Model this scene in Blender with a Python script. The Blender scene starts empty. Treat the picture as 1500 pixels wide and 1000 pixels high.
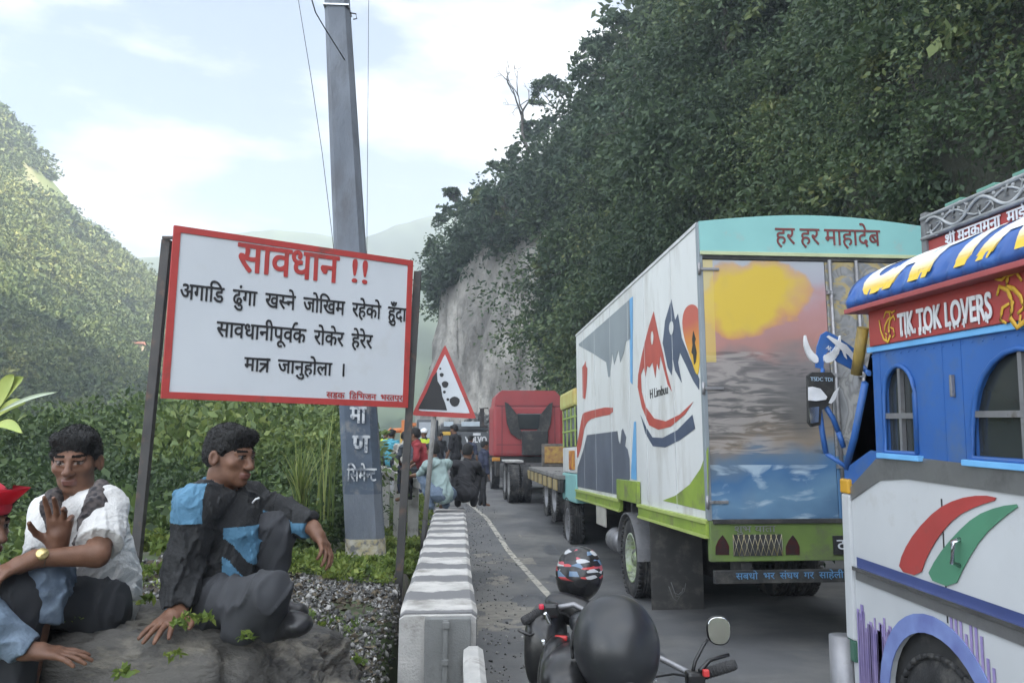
import bpy, bmesh, math, random
import numpy as np
from mathutils import Vector, Matrix, noise as mnoise
from mathutils.geometry import tessellate_polygon
R = math.radians
SC = bpy.context.scene
COL = SC.collection
# ---------------------------------------------------------------- camera
CAM_YAW, CAM_PITCH, CAM_H, LENS = -3.85, 7.1, 1.7, 28.0
_c = bpy.data.cameras.new('camera'); CAM = bpy.data.objects.new('camera', _c); COL.objects.link(CAM)
CAM.location = (0, 0, CAM_H); CAM.rotation_euler = (R(90 + CAM_PITCH), 0, R(CAM_YAW))
_c.lens = LENS; _c.sensor_width = 36; _c.clip_start = 0.05; _c.clip_end = 20000
SC.camera = CAM
# ---------------------------------------------------------------- light, sky, exposure
SUN_EL, SUN_AZ = 26.0, 99.0          # azimuth measured from +Y towards +X
w = bpy.data.worlds.new("World"); SC.world = w; w.use_nodes = True
nt = w.node_tree; N = nt.nodes; L = nt.links
bg = N['Background']; bg.inputs['Strength'].default_value = 0.15
sky = N.new('ShaderNodeTexSky'); sky.sky_type = 'NISHITA'; sky.sun_disc = False
sky.sun_elevation = R(SUN_EL); sky.sun_rotation = R(SUN_AZ); sky.air_density = 1.0; sky.dust_density = 2.0; sky.ozone_density = 1.5
tc = N.new('ShaderNodeTexCoord'); mp = N.new('ShaderNodeMapping'); mp.inputs['Scale'].default_value = (1.6, 1.6, 5.0); mp.inputs['Location'].default_value = (0.35, 0.1, 0.2)
nz = N.new('ShaderNodeTexNoise'); nz.inputs['Scale'].default_value = 1.7; nz.inputs['Detail'].default_value = 7; nz.inputs['Roughness'].default_value = 0.55
cr = N.new('ShaderNodeValToRGB'); cr.color_ramp.elements[0].position = 0.40; cr.color_ramp.elements[1].position = 0.57
cr.color_ramp.elements[0].color = (0.12, 0.12, 0.12, 1); cr.color_ramp.elements[1].color = (0.95, 0.95, 0.95, 1)
mx = N.new('ShaderNodeMix'); mx.data_type = 'RGBA'
L.new(tc.outputs['Generated'], mp.inputs['Vector']); L.new(mp.outputs['Vector'], nz.inputs['Vector']); L.new(nz.outputs['Fac'], cr.inputs['Fac'])
L.new(cr.outputs['Color'], mx.inputs['Factor']); mx.inputs['B'].default_value = (5.6, 5.75, 5.85, 1)
# extra brightness added to unseen cloud overhead and behind, to light the shaded foreground
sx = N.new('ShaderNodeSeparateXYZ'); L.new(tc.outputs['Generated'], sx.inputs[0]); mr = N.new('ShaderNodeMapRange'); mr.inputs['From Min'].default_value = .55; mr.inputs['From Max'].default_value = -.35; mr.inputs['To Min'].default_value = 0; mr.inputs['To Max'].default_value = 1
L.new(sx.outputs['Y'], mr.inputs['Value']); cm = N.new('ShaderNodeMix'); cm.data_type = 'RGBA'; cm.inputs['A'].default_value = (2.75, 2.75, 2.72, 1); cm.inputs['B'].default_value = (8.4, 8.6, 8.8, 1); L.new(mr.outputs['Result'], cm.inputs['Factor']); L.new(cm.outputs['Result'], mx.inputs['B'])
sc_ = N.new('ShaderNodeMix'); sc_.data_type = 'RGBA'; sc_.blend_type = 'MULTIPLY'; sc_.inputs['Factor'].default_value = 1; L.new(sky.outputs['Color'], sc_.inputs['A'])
m2 = N.new('ShaderNodeMapRange'); m2.inputs['From Min'].default_value = .6; m2.inputs['From Max'].default_value = -.2; m2.inputs['To Min'].default_value = .42; m2.inputs['To Max'].default_value = 1.25; L.new(sx.outputs['Y'], m2.inputs['Value'])  # sky also dimmed ahead and raised behind, as added fill for the foreground
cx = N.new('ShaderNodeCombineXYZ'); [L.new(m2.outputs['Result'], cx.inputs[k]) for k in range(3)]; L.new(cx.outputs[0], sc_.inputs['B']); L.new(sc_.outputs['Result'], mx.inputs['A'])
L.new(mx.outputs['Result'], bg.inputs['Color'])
_s = bpy.data.lights.new('sun', 'SUN'); _s.energy = 5.0; _s.angle = R(0.5); _s.color = (1.0, 0.93, 0.80)
SUN = bpy.data.objects.new('sun', _s); COL.objects.link(SUN)
_d = Vector((math.cos(R(SUN_EL)) * math.sin(R(SUN_AZ)), math.cos(R(SUN_EL)) * math.cos(R(SUN_AZ)), math.sin(R(SUN_EL))))
SUN.rotation_euler = _d.to_track_quat('Z', 'Y').to_euler(); SUN.location = (60, -10, 90)
SC.view_settings.view_transform = 'Standard'; SC.view_settings.look = 'None'; SC.view_settings.gamma = 1
SC.view_settings.exposure = 1.9
SC.render.engine = 'CYCLES'; SC.cycles.use_denoising = True; SC.cycles.max_bounces = 6; SC.cycles.volume_bounces = 0
SC.cycles.transparent_max_bounces = 6
# ---------------------------------------------------------------- helpers
FPX = LENS / 36 * 1500
_M = CAM.rotation_euler.to_matrix()
def ray(px, py): return _M @ Vector(((px - 750) / FPX, (500 - py) / FPX, -1))
def PY(px, py, Y):                     # where a line of sight meets the plane at depth Y
    d = ray(px, py); t = Y / d.y; return Vector((d.x * t, Y, CAM_H + d.z * t))
def PXp(px, py, X):
    d = ray(px, py); t = X / d.x; return Vector((X, d.y * t, CAM_H + d.z * t))
def PZ(px, py, z):
    d = ray(px, py); t = (z - CAM_H) / d.z; return Vector((d.x * t, d.y * t, z))
def tag(o, label=None, cat=None, group=None, kind=None):
    if label: o['label'] = label
    if cat: o['category'] = cat
    if group: o['group'] = group
    if kind: o['kind'] = kind
    return o
def empty(name, loc, label, cat, group=None, rz=0, rx=0):
    o = bpy.data.objects.new(name, None); COL.objects.link(o); o.location = loc; o.rotation_euler = (R(rx), 0, R(rz)); o.empty_display_size = .2
    return tag(o, label, cat, group)
def link(name, me, m=None, parent=None, smooth=False):
    o = bpy.data.objects.new(name, me); COL.objects.link(o)
    for q in (m if isinstance(m, (list, tuple)) else [m]):
        if q: me.materials.append(q)
    if parent: o.parent = parent
    if smooth:
        me.polygons.foreach_set('use_smooth', [True] * len(me.polygons))
    return o
def obj(name, bm, m=None, parent=None, smooth=False, sharp=None):
    me = bpy.data.meshes.new(name); bm.normal_update(); bm.to_mesh(me); bm.free()
    o = link(name, me, m, parent, smooth or sharp is not None)
    if sharp is not None and hasattr(me, 'set_sharp_from_angle'): me.set_sharp_from_angle(angle=R(sharp))
    return o
def split(o):
    """turn the loose pieces of a part into parts of their own"""
    bm = BM(); bm.from_mesh(o.data); left = set(bm.verts); isl = []
    while left:
        st = [left.pop()]; cur = set(st)
        while st:
            v = st.pop()
            for e in v.link_edges:
                w_ = e.other_vert(v)
                if w_ in left: left.discard(w_); cur.add(w_); st.append(w_)
        isl.append(cur)
    if len(isl) > 1:
        isl.sort(key=len, reverse=True)
        for cur in isl[1:]:
            b2 = bm.copy(); keep = {v.index for v in cur}; bm.verts.index_update(); b2.verts.ensure_lookup_table()
            bmesh.ops.delete(b2, geom=[v for v in b2.verts if v.index not in keep], context='VERTS'); me = bpy.data.meshes.new(o.name.split('.')[0]); b2.to_mesh(me); b2.free(); c = o.copy(); c.data = me; COL.objects.link(c)
            for m in o.data.materials: me.materials.append(m)
        k0 = {v.index for v in isl[0]}; bmesh.ops.delete(bm, geom=[v for v in bm.verts if v.index not in k0], context='VERTS'); bm.to_mesh(o.data)
    bm.free(); return o
def npmesh(name, V, F, m=None, parent=None, smooth=False, attr=None):
    V = np.asarray(V, np.float32); F = np.asarray(F, np.int32); k = F.shape[1]
    me = bpy.data.meshes.new(name); me.vertices.add(len(V)); me.vertices.foreach_set('co', V.ravel())
    me.loops.add(F.size); me.loops.foreach_set('vertex_index', F.ravel())
    me.polygons.add(len(F)); me.polygons.foreach_set('loop_start', np.arange(0, F.size, k, dtype=np.int32))
    if attr is not None:
        a = me.attributes.new('tone', 'FLOAT', 'FACE'); a.data.foreach_set('value', np.asarray(attr, np.float32))
    me.update(calc_edges=True); me.validate()
    return link(name, me, m, parent, smooth)
def BM(): return bmesh.new()
def box(bm, c, s, rot=None, bev=0, mi=0):
    M = Matrix.Translation(c) @ (rot.to_4x4() if rot is not None else Matrix()) @ Matrix.Diagonal((*s, 1))
    r = bmesh.ops.create_cube(bm, size=1, matrix=M)
    fs = list({f for v in r['verts'] for f in v.link_faces})
    for f in fs: f.material_index = mi
    if bev:
        es = list({e for v in r['verts'] for e in v.link_edges})
        q = bmesh.ops.bevel(bm, geom=es, offset=bev, segments=2, affect='EDGES', profile=.6)
        for f in q['faces']: f.material_index = mi
    return r
def bx(bm, x0, x1, y0, y1, z0, z1, bev=0, mi=0):
    return box(bm, ((x0+x1)/2, (y0+y1)/2, (z0+z1)/2), (abs(x1-x0), abs(y1-y0), abs(z1-z0)), None, bev, mi)
def tube(bm, pts, r, n=8, caps=True, mi=0):
    pts = [Vector(p) for p in pts]; rs = r if isinstance(r, (list, tuple)) else [r] * len(pts)
    rings = []; up = Vector((0, 0, 1))
    for i, p in enumerate(pts):
        t = (pts[min(i+1, len(pts)-1)] - pts[max(i-1, 0)]).normalized()
        a = t.cross(up)
        if a.length < .15: a = t.cross(Vector((1, 0, 0)))
        a.normalize(); b = t.cross(a)
        rings.append([bm.verts.new(p + (a*math.cos(q) + b*math.sin(q)) * rs[i]) for q in [2*math.pi*k/n for k in range(n)]])
    for A, B in zip(rings, rings[1:]):
        for k in range(n):
            f = bm.faces.new((A[k], A[(k+1) % n], B[(k+1) % n], B[k])); f.material_index = mi; f.smooth = True
    if caps:
        for q in (rings[0][::-1], rings[-1]):
            f = bm.faces.new(q); f.material_index = mi
def lathe(bm, prof, n=32, M=None, mi=0, a0=0, a1=2*math.pi):
    M = M or Matrix(); full = abs(a1 - a0 - 2*math.pi) < 1e-6; m = n if full else n + 1
    rings = []
    for (r, z) in prof:
        rings.append([bm.verts.new(M @ Vector((r*math.cos(a0+(a1-a0)*k/n), r*math.sin(a0+(a1-a0)*k/n), z))) for k in range(m)] if r > 1e-6 else [bm.verts.new(M @ Vector((0, 0, z)))])
    for A, B in zip(rings, rings[1:]):
        for k in range(n):
            k2 = (k+1) % m
            q = [A[0], B[k2], B[k]] if len(A) == 1 else ([A[k], A[k2], B[0]] if len(B) == 1 else [A[k], A[k2], B[k2], B[k]])
            try: f = bm.faces.new(q); f.material_index = mi; f.smooth = True
            except ValueError: pass
def prism(bm, poly, O, U, V, th, mi=0):
    """polygon in (u,v) on a plane (origin O, axes U, V), extruded th along U x V"""
    O, U, V = Vector(O), Vector(U), Vector(V); W = U.cross(V).normalized() * th
    a = [bm.verts.new(O + U*p[0] + V*p[1]) for p in poly]; b = [bm.verts.new(v.co + W) for v in a]
    for i in range(len(a)):
        f = bm.faces.new((a[i], a[(i+1) % len(a)], b[(i+1) % len(a)], b[i])); f.material_index = mi
    for t in tessellate_polygon([[Vector((p[0], p[1], 0)) for p in poly]]):
        for q in ([a[i] for i in t], [b[i] for i in reversed(t)]):
            try: f = bm.faces.new(q); f.material_index = mi
            except ValueError: pass
    bmesh.ops.recalc_face_normals(bm, faces=bm.faces[:])
def smooth_poly(pts, it=2):
    for _ in range(it):
        q = []
        for i in range(len(pts)):
            a, b = pts[i], pts[(i+1) % len(pts)]
            q += [(a[0]*.75+b[0]*.25, a[1]*.75+b[1]*.25), (a[0]*.25+b[0]*.75, a[1]*.25+b[1]*.75)]
        pts = q
    return pts
def mat(name, c, c2=None, rough=.6, scale=4, metal=0, bump=0, bscale=40, spec=.5, dirt=None, dscale=2.0, dlo=.5, dhi=.7, detail=4, stretch=None):
    """procedural material: two tones mixed by noise, optional grime layer and bump"""
    m = bpy.data.materials.new(name); m.use_nodes = True; n = m.node_tree.nodes; l = m.node_tree.links
    p = n['Principled BSDF']; p.inputs['Roughness'].default_value = rough; p.inputs['Metallic'].default_value = metal
    p.inputs['Specular IOR Level'].default_value = spec
    t = n.new('ShaderNodeTexCoord'); vec = t.outputs['Object']
    if stretch:
        k = n.new('ShaderNodeMapping'); k.inputs['Scale'].default_value = stretch; l.new(vec, k.inputs['Vector']); vec = k.outputs['Vector']
    x = n.new('ShaderNodeTexNoise'); x.inputs['Scale'].default_value = scale; x.inputs['Detail'].default_value = detail; l.new(vec, x.inputs['Vector'])
    r = n.new('ShaderNodeValToRGB'); r.color_ramp.elements[0].position = .32; r.color_ramp.elements[1].position = .68
    if c2 is None: c2 = tuple(v*.82 for v in c)
    r.color_ramp.elements[0].color = (*c2[:3], 1); r.color_ramp.elements[1].color = (*c[:3], 1)
    l.new(x.outputs['Fac'], r.inputs['Fac']); out = r.outputs['Color']
    if dirt:
        y = n.new('ShaderNodeTexNoise'); y.inputs['Scale'].default_value = dscale; y.inputs['Detail'].default_value = 8; y.inputs['Roughness'].default_value = .65; l.new(vec, y.inputs['Vector'])
        s = n.new('ShaderNodeMapRange'); s.inputs['From Min'].default_value = dlo; s.inputs['From Max'].default_value = dhi; l.new(y.outputs['Fac'], s.inputs['Value'])
        q = n.new('ShaderNodeMix'); q.data_type = 'RGBA'; q.inputs['B'].default_value = (*dirt[:3], 1); l.new(out, q.inputs['A']); l.new(s.outputs['Result'], q.inputs['Factor']); out = q.outputs['Result']
    l.new(out, p.inputs['Base Color'])
    if bump:
        z = n.new('ShaderNodeTexNoise'); z.inputs['Scale'].default_value = bscale; z.inputs['Detail'].default_value = 5; l.new(vec, z.inputs['Vector'])
        b = n.new('ShaderNodeBump'); b.inputs['Strength'].default_value = bump; b.inputs['Distance'].default_value = .02; l.new(z.outputs['Fac'], b.inputs['Height']); l.new(b.outputs['Normal'], p.inputs['Normal'])
    return m
def leafmat(name, stops, rough=.55, trans=.25):
    m = bpy.data.materials.new(name); m.use_nodes = True; n = m.node_tree.nodes; l = m.node_tree.links; p = n['Principled BSDF']
    a = n.new('ShaderNodeAttribute'); a.attribute_name = 'tone'; r = n.new('ShaderNodeValToRGB'); e = r.color_ramp.elements
    while len(e) < len(stops): e.new(.5)
    for k, (pos, c) in enumerate(stops): e[k].position = pos; e[k].color = (*c, 1)
    l.new(a.outputs['Fac'], r.inputs['Fac']); l.new(r.outputs['Color'], p.inputs['Base Color']); p.inputs['Roughness'].default_value = rough
    p.inputs['Specular IOR Level'].default_value = .35
    if trans:
        tb = n.new('ShaderNodeBsdfTranslucent'); l.new(r.outputs['Color'], tb.inputs['Color']); ms = n.new('ShaderNodeMixShader'); ms.inputs[0].default_value = trans
        l.new(p.outputs[0], ms.inputs[1]); l.new(tb.outputs[0], ms.inputs[2]); l.new(ms.outputs[0], n['Material Output'].inputs['Surface'])
    return m
def leaves(C, D, ln, wd, rng, tone):
    """diamond leaves: centres C (n,3), directions D (n,3), lengths ln, widths wd -> verts, faces, tone"""
    n = len(C); D = D / (np.linalg.norm(D, axis=1, keepdims=True) + 1e-9)
    rnd = rng.normal(size=(n, 3)); S = np.cross(D, rnd); S /= (np.linalg.norm(S, axis=1, keepdims=True) + 1e-9)
    Nn = np.cross(S, D); ln = np.broadcast_to(np.asarray(ln, float), (n,))[:, None]; wd = np.broadcast_to(np.asarray(wd, float), (n,))[:, None]
    V = np.stack([C - D*ln*.5, C + S*wd*.5 - Nn*ln*.08, C + D*ln*.5 - Nn*ln*.12, C - S*wd*.5 - Nn*ln*.08], 1).reshape(-1, 3)
    return V, np.arange(4*n).reshape(n, 4), tone
def clump_leaves(cen, rad, cnt, ln, rng, squash=.75, droop=.5, shell=.55, tvar=.35, tone=None):
    """leaf clumps: leaves near the surface of lumpy ellipsoids; returns leaves() output"""
    Cs, Ds, Ls, Ts = [], [], [], []
    for i_, (c, r, k, l_) in enumerate(zip(cen, rad, cnt, ln)):
        u = rng.normal(size=(k, 3)); u /= np.linalg.norm(u, axis=1, keepdims=True)
        u[:, 2] = np.where(u[:, 2] < -.35, -u[:, 2], u[:, 2])
        rr = r * (shell + (1 - shell) * rng.random(k) ** .6) * (1 + .22 * np.sin(u[:, 0]*5 + c[0]) * np.sin(u[:, 1]*5 + c[1]) + .15*np.sin(u[:, 2]*7 + c[2]))
        p = u * rr[:, None]; p[:, 2] *= squash
        Cs.append(np.asarray(c) + p); d = u + rng.normal(size=(k, 3)) * .7; d[:, 2] -= droop; Ds.append(d)
        Ls.append(l_ * math.exp(rng.normal()*.28) * (.6 + .8 * rng.random(k))); base = rng.random() if tone is None else tone[i_]
        Ts.append(np.clip(base * (1 - tvar) + tvar * rng.random(k), 0, 1))
    C = np.concatenate(Cs); D = np.concatenate(Ds); ln2 = np.concatenate(Ls)
    return leaves(C, D, ln2, ln2 * .48, rng, np.concatenate(Ts))
def cat3(parts):
    Vs, Fs, Ts, o = [], [], [], 0
    for V, F, T in parts: Vs.append(V); Fs.append(F + o); Ts.append(T); o += len(V)
    return np.concatenate(Vs), np.concatenate(Fs), np.concatenate(Ts)
def fbm(x, y, s, seed=0, octv=4):
    """cheap smooth value noise on arrays"""
    rs = np.random.RandomState(seed); tot = np.zeros_like(x, float); amp = 1.0
    for o in range(octv):
        T = rs.rand(64, 64); X = x / s; Y = y / s; xi = np.floor(X).astype(int); yi = np.floor(Y).astype(int); fx = X - xi; fy = Y - yi
        fx = fx*fx*(3-2*fx); fy = fy*fy*(3-2*fy); g = lambda a, b: T[a % 64, b % 64]
        tot += amp * ((g(xi, yi)*(1-fx) + g(xi+1, yi)*fx)*(1-fy) + (g(xi, yi+1)*(1-fx) + g(xi+1, yi+1)*fx)*fy - .5); amp *= .5; s *= .5
    return tot
def gridmesh(name, P, m, parent=None, smooth=True):
    a, b = P.shape[:2]; idx = np.arange(a*b).reshape(a, b)
    F = np.stack([idx[:-1, :-1], idx[1:, :-1], idx[1:, 1:], idx[:-1, 1:]], -1).reshape(-1, 4)
    return npmesh(name, P.reshape(-1, 3), F, m, parent, smooth)
# ---------------------------------------------------------------- terrain
rng = np.random.default_rng(7)
def sstep(a, b, x): t = np.clip((x-a)/(b-a), 0, 1); return t*t*(3-2*t)
def edge(y): y = np.asarray(y, float); return -.38 - .010*np.clip(y-12, 0, 60)**2
def gz(x, y):
    x = np.asarray(x, float); y = np.asarray(y, float); e = edge(y); s = e - x           # s > 0 : left of the wall
    v = .55 - .22*sstep(5.6, 4.6, y) - .35*sstep(7.1, 9.0, y) - .75*sstep(11, 13.5, y) + .15*np.clip(s, 0, 2.2)*sstep(9, 6, y)
    v = v + .05*fbm(x, y, .9, 3)
    far = np.clip(s - 2.6 - .12*np.clip(y-5, 0, 30)*0, 0, None)
    drop = -np.minimum(far*.62, 27) + fbm(x, y, 9, 5)*np.clip(far*.12, 0, 2.2)
    z = np.where(s > 0, v*sstep(0, .08, s) + drop - .06*(1-sstep(0, .08, s)), -.06 + np.interp(y, [-8, 3, 8.5, 11, 15, 22], [0, 0, -.28, -.33, -.33, 0]))
    return z
_xs = np.concatenate([np.linspace(-325, -70, 12), np.linspace(-60, -12, 40), np.linspace(-11, -3.2, 60), np.linspace(-3.1, .5, 60), np.linspace(.8, 12, 12), [20, 60, 168]])
_ys = np.concatenate([[-65, -20], np.linspace(-4, 14, 130), np.linspace(14.5, 40, 52), np.linspace(42, 120, 40), [160, 240, 360, 495]])
_X, _Y = np.meshgrid(_xs, _ys, indexing='ij')
M_SOIL = mat('soil', (.10, .085, .065), (.045, .042, .035), .95, 6, bump=.6, bscale=18, dirt=(.05, .075, .025), dscale=1.2, dlo=.45, dhi=.6)
tag(gridmesh('ground', np.stack([_X, _Y, gz(_X, _Y)], -1), M_SOIL), kind='structure')
# hillside: toe line of the cutting that the road runs along, and a spur that shuts the view
TOE = np.array([(9, -60), (8.6, 0), (8.2, 20), (7.5, 30), (5.8, 40), (3.2, 50), (-.2, 58), (-2.5, 64), (-2.8, 68), (-.8, 74), (3.5, 82), (14, 96), (34, 120), (60, 170), (80, 260)], float)
def toe_d(X, Y):
    best = np.full(X.shape, 1e9); sg = np.ones(X.shape)
    for a, b in zip(TOE, TOE[1:]):
        d = b-a; t = np.clip(((X-a[0])*d[0] + (Y-a[1])*d[1])/(d@d), 0, 1); dx = X-a[0]-t*d[0]; dy = Y-a[1]-t*d[1]; q = np.hypot(dx, dy)
        cr_ = d[0]*dy - d[1]*dx; m = q < best; best = np.where(m, q, best); sg = np.where(m, np.where(cr_ < 0, 1, -1), sg)
    return best*sg
def doff(X, Y): return fbm(X, Y, 7, 11)*1.6 + fbm(Y, X*.25, 9, 12)*2.6*np.clip((56-Y)/8, .25, 1)
def hill_z(X, Y):
    d = toe_d(X, Y) + doff(X, Y)
    z = np.interp(d, [-3, 0, .7, 2.2, 4, 9.5, 18, 30, 60, 100, 140], [-4, -.3, 4, 14, 18, 25, 33, 45, 80, 104, 106])
    return z + fbm(X, Y, 10, 21)*np.clip(d, 0, 8)*.75 + fbm(X, Y, 3, 22)*np.clip(d, 0, 2)*.7
_hx = np.concatenate([np.arange(-8, 12, .3), np.arange(12, 30, .6), np.arange(31, 60, 2.), np.arange(64, 168, 8.)]); _hy = np.concatenate([np.arange(-60, 0, 4.), np.arange(0, 90, .7), np.arange(92, 260, 6.)])
_X, _Y = np.meshgrid(_hx, _hy, indexing='ij')
_Z = hill_z(_X, _Y); _D = toe_d(_X, _Y)
_Z = np.where(_D < -1.5, -30, _Z)
M_CLIFF = mat('cliff_rock', (.25, .238, .215), (.095, .09, .082), .9, .42, bump=1.0, bscale=1.5, dirt=(.34, .322, .29), dscale=.30, dlo=.48, dhi=.62, detail=12, stretch=(1, 1, .7))
M_CLIFF.node_tree.nodes['Bump'].inputs['Distance'].default_value = .5
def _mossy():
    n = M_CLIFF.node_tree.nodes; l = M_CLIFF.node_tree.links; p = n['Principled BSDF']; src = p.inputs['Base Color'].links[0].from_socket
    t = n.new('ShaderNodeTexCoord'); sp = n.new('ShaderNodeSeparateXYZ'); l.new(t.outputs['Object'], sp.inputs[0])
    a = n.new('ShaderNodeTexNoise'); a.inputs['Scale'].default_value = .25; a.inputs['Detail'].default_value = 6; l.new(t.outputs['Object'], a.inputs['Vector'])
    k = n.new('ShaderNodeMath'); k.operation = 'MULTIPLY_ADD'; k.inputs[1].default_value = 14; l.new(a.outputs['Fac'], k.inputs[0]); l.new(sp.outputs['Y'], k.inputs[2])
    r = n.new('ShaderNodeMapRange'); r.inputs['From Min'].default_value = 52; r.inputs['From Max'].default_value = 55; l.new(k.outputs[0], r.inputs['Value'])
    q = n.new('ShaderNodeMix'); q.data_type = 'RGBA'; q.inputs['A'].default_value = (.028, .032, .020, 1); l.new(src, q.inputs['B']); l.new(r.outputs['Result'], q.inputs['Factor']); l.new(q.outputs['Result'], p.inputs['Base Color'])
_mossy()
def rough(P, D):
    n = fbm(P[..., 1]*1.0, P[..., 2]*1.0, 5, 31)*1.5 + fbm(P[..., 1], P[..., 2], 1.6, 32)*.7; st = np.clip(1-D/6, 0, 1)*(D > -1)
    P = P.copy(); P[..., 0] += n*st; P[..., 1] += fbm(P[..., 0], P[..., 2], 3.1, 33)*1.2*st; return P
def hill_mesh():
    a, b = _X.shape; P = np.stack([_X, _Y, _Z], -1); idx = np.arange(a*b).reshape(a, b)
    F = np.stack([idx[:-1, :-1], idx[1:, :-1], idx[1:, 1:], idx[:-1, 1:]], -1); keep = (_D[:-1, :-1] > -2.6) | (_D[1:, 1:] > -2.6)
    # horizontal roughness on the steep face, so that the bare rock has ledges and overhangs
    P = rough(P, _D)
    return npmesh('hillside', P.reshape(-1, 3), F[keep].reshape(-1, 4), M_CLIFF, None, True)
tag(hill_mesh(), kind='structure')
_Mn = np.array(_M)
def project(P):
    q = (P - np.array([0, 0, CAM_H])) @ _Mn; zz = -q[:, 2]; zz = np.where(zz < .05, .05, zz)
    return 750 + FPX*q[:, 0]/zz, 500 - FPX*q[:, 1]/zz, -q[:, 2]
def infr(P, mg=160):
    x, y, z = project(P); return (z > .1) & (x > -mg) & (x < 1500+mg) & (y > -mg) & (y < 1000+mg)
# forest that covers the hillside: crowns and undergrowth
GREENS = [(0, (.018, .036, .019)), (.35, (.036, .064, .030)), (.7, (.070, .108, .042)), (.92, (.125, .155, .055)), (1, (.19, .19, .07))]
M_FOREST = leafmat('forest_leaves', GREENS)
def hillside_forest():
    parts = []
    dd = np.concatenate([np.linspace(0, 4, 60), np.linspace(4.2, 34, 60)]); hh = np.interp(dd, [0, .7, 2.2, 4, 9.5, 18, 30, 60], [0, 4, 14, 18, 25, 33, 45, 80])
    arc = np.concatenate([[0], np.cumsum(np.hypot(np.diff(dd), np.diff(hh)))])
    def pts(n, y0, y1):                # evenly over the slope, however steep it is
        y = np.where(rng.random(n) < .5, rng.uniform(y0, 30, n), rng.uniform(26, y1, n)); q = np.interp(rng.random(n)*arc[-1], arc, dd); x0 = np.interp(y, TOE[:, 1], TOE[:, 0]) + q*np.where(y > 64, .8, 1) + rng.normal(size=n)*.12; x = x0 - doff(x0, y); x = x0 - doff(x, y); x = x0 - doff(x, y)
        d = toe_d(x, y); return rough(np.stack([x, y, hill_z(x, y)], 1), d), d
    # crowns (larger lumps), more of them per metre of slope where it is steep
    P, d = pts(7600, 4, 80)
    ok = (d > .0) & infr(P)
    bare = (P[:, 1] > 47.5 + fbm(P[:, 2], P[:, 0], 4, 51)*6) & (P[:, 2] < 14.5 + fbm(P[:, 0], P[:, 1], 3, 52)*7) & (d < 6) & (P[:, 1] < 76)
    ok &= ~bare
    # crowns only where the camera side of the spur faces the road
    P = P[ok]; dist = np.linalg.norm(P, axis=1)
    r = (.55 + rng.gamma(2.2, .38, len(P))).clip(.6, 2.8) * np.clip(dist/34, .5, 1.3)
    P[:, 0] -= r*np.where(P[:, 1] > 54, -.05, .42); P[:, 1] -= r*.12; P[:, 2] += r*.15
    cnt = np.clip((r/ np.clip(dist/34, .45, 2))**2*165, 60, 520).astype(int); ln = np.clip(dist*.0056, .09, .38)
    parts.append(clump_leaves(P, r, cnt, ln, rng, squash=.7, droop=.6, shell=.5, tvar=.4, tone=np.clip(.42 + fbm(P[:, 1]*1.2, P[:, 2], 6, 62)*.8 + rng.normal(size=len(P))*.2, 0, 1)))
    # low carpet between the crowns
    P, d = pts(560000, 4, 80)
    bare = (P[:, 1] > 46 + fbm(P[:, 2], P[:, 0], 4, 51)*6) & (P[:, 2] < 15.5 + fbm(P[:, 0], P[:, 1], 3, 52)*7) & (d < 6)
    ok = infr(P, 100) & ~(bare & (rng.random(len(P)) < .9995))
    P = P[ok][:430000]; dist = np.linalg.norm(P, axis=1); P = P + rng.normal(size=P.shape)*.35 - np.array([.22, .05, -.05])
    ln = np.clip(dist*.0058, .10, .38)*rng.uniform(.6, 1.5, len(P)); D = rng.normal(size=P.shape)*.6 + np.array([-.35, -.1, -.8])
    parts.append(leaves(P, D, ln, ln*.5, rng, np.clip(.25 + fbm(P[:, 1], P[:, 2], 3, 61)*.6 + rng.normal(size=len(P))*.13, 0, 1)))
    V, F, T = cat3(parts); print('hill leaves', len(F))
    return npmesh('hillside_forest', V, F, M_FOREST, None, False, T)
tag(hillside_forest(), kind='stuff')
# ---------------------------------------------------------------- hill across the river, farther ridges
def ridge_patch(name, top, base, m, nu=120, nv=90, amp=5, s=28, seed=1, back=60, bulge=0.0):
    U = np.linspace(0, 1, nu); V = np.linspace(0, 1, nv)
    tp = np.array([PY(*q) for q in top]); bp = np.array([PY(*q) for q in base]); ti = np.linspace(0, 1, len(tp)); bi = np.linspace(0, 1, len(bp))
    T = np.stack([np.interp(U, ti, tp[:, k]) for k in range(3)], -1); B = np.stack([np.interp(U, bi, bp[:, k]) for k in range(3)], -1)
    P = B[:, None]*(1-V[None, :, None]) + T[:, None]*V[None, :, None]
    n = fbm(P[..., 0] + P[..., 1]*.6, P[..., 2]*1.3 + P[..., 1]*.3, s, seed, 5)*amp; env = np.sin(np.pi*np.clip(V*.9+.05, 0, 1))[None, :]*.8 + .25
    P[..., 2] += n*env*.55 + bulge*np.sin(np.pi*V)[None, :]; P[..., 1] -= n*env*.9
    K = [P[:, -1] + np.array([0, back*f, -back*f*.75]) for f in (.25, .6, 1)]
    P = np.concatenate([P, np.stack(K, 1)], 1)
    gridmesh_o = gridmesh(name, P, m); tag(gridmesh_o, kind='structure'); return P[:, :nv]
M_FAR = mat('far_slope', (.10, .12, .04), (.05, .075, .025), .95, .06, dirt=(.17, .165, .085), dscale=.07, dlo=.50, dhi=.60, detail=10)
M_FAR2 = mat('far_ridge', (.07, .10, .04), (.035, .06, .03), .95, .03, detail=9)
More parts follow.
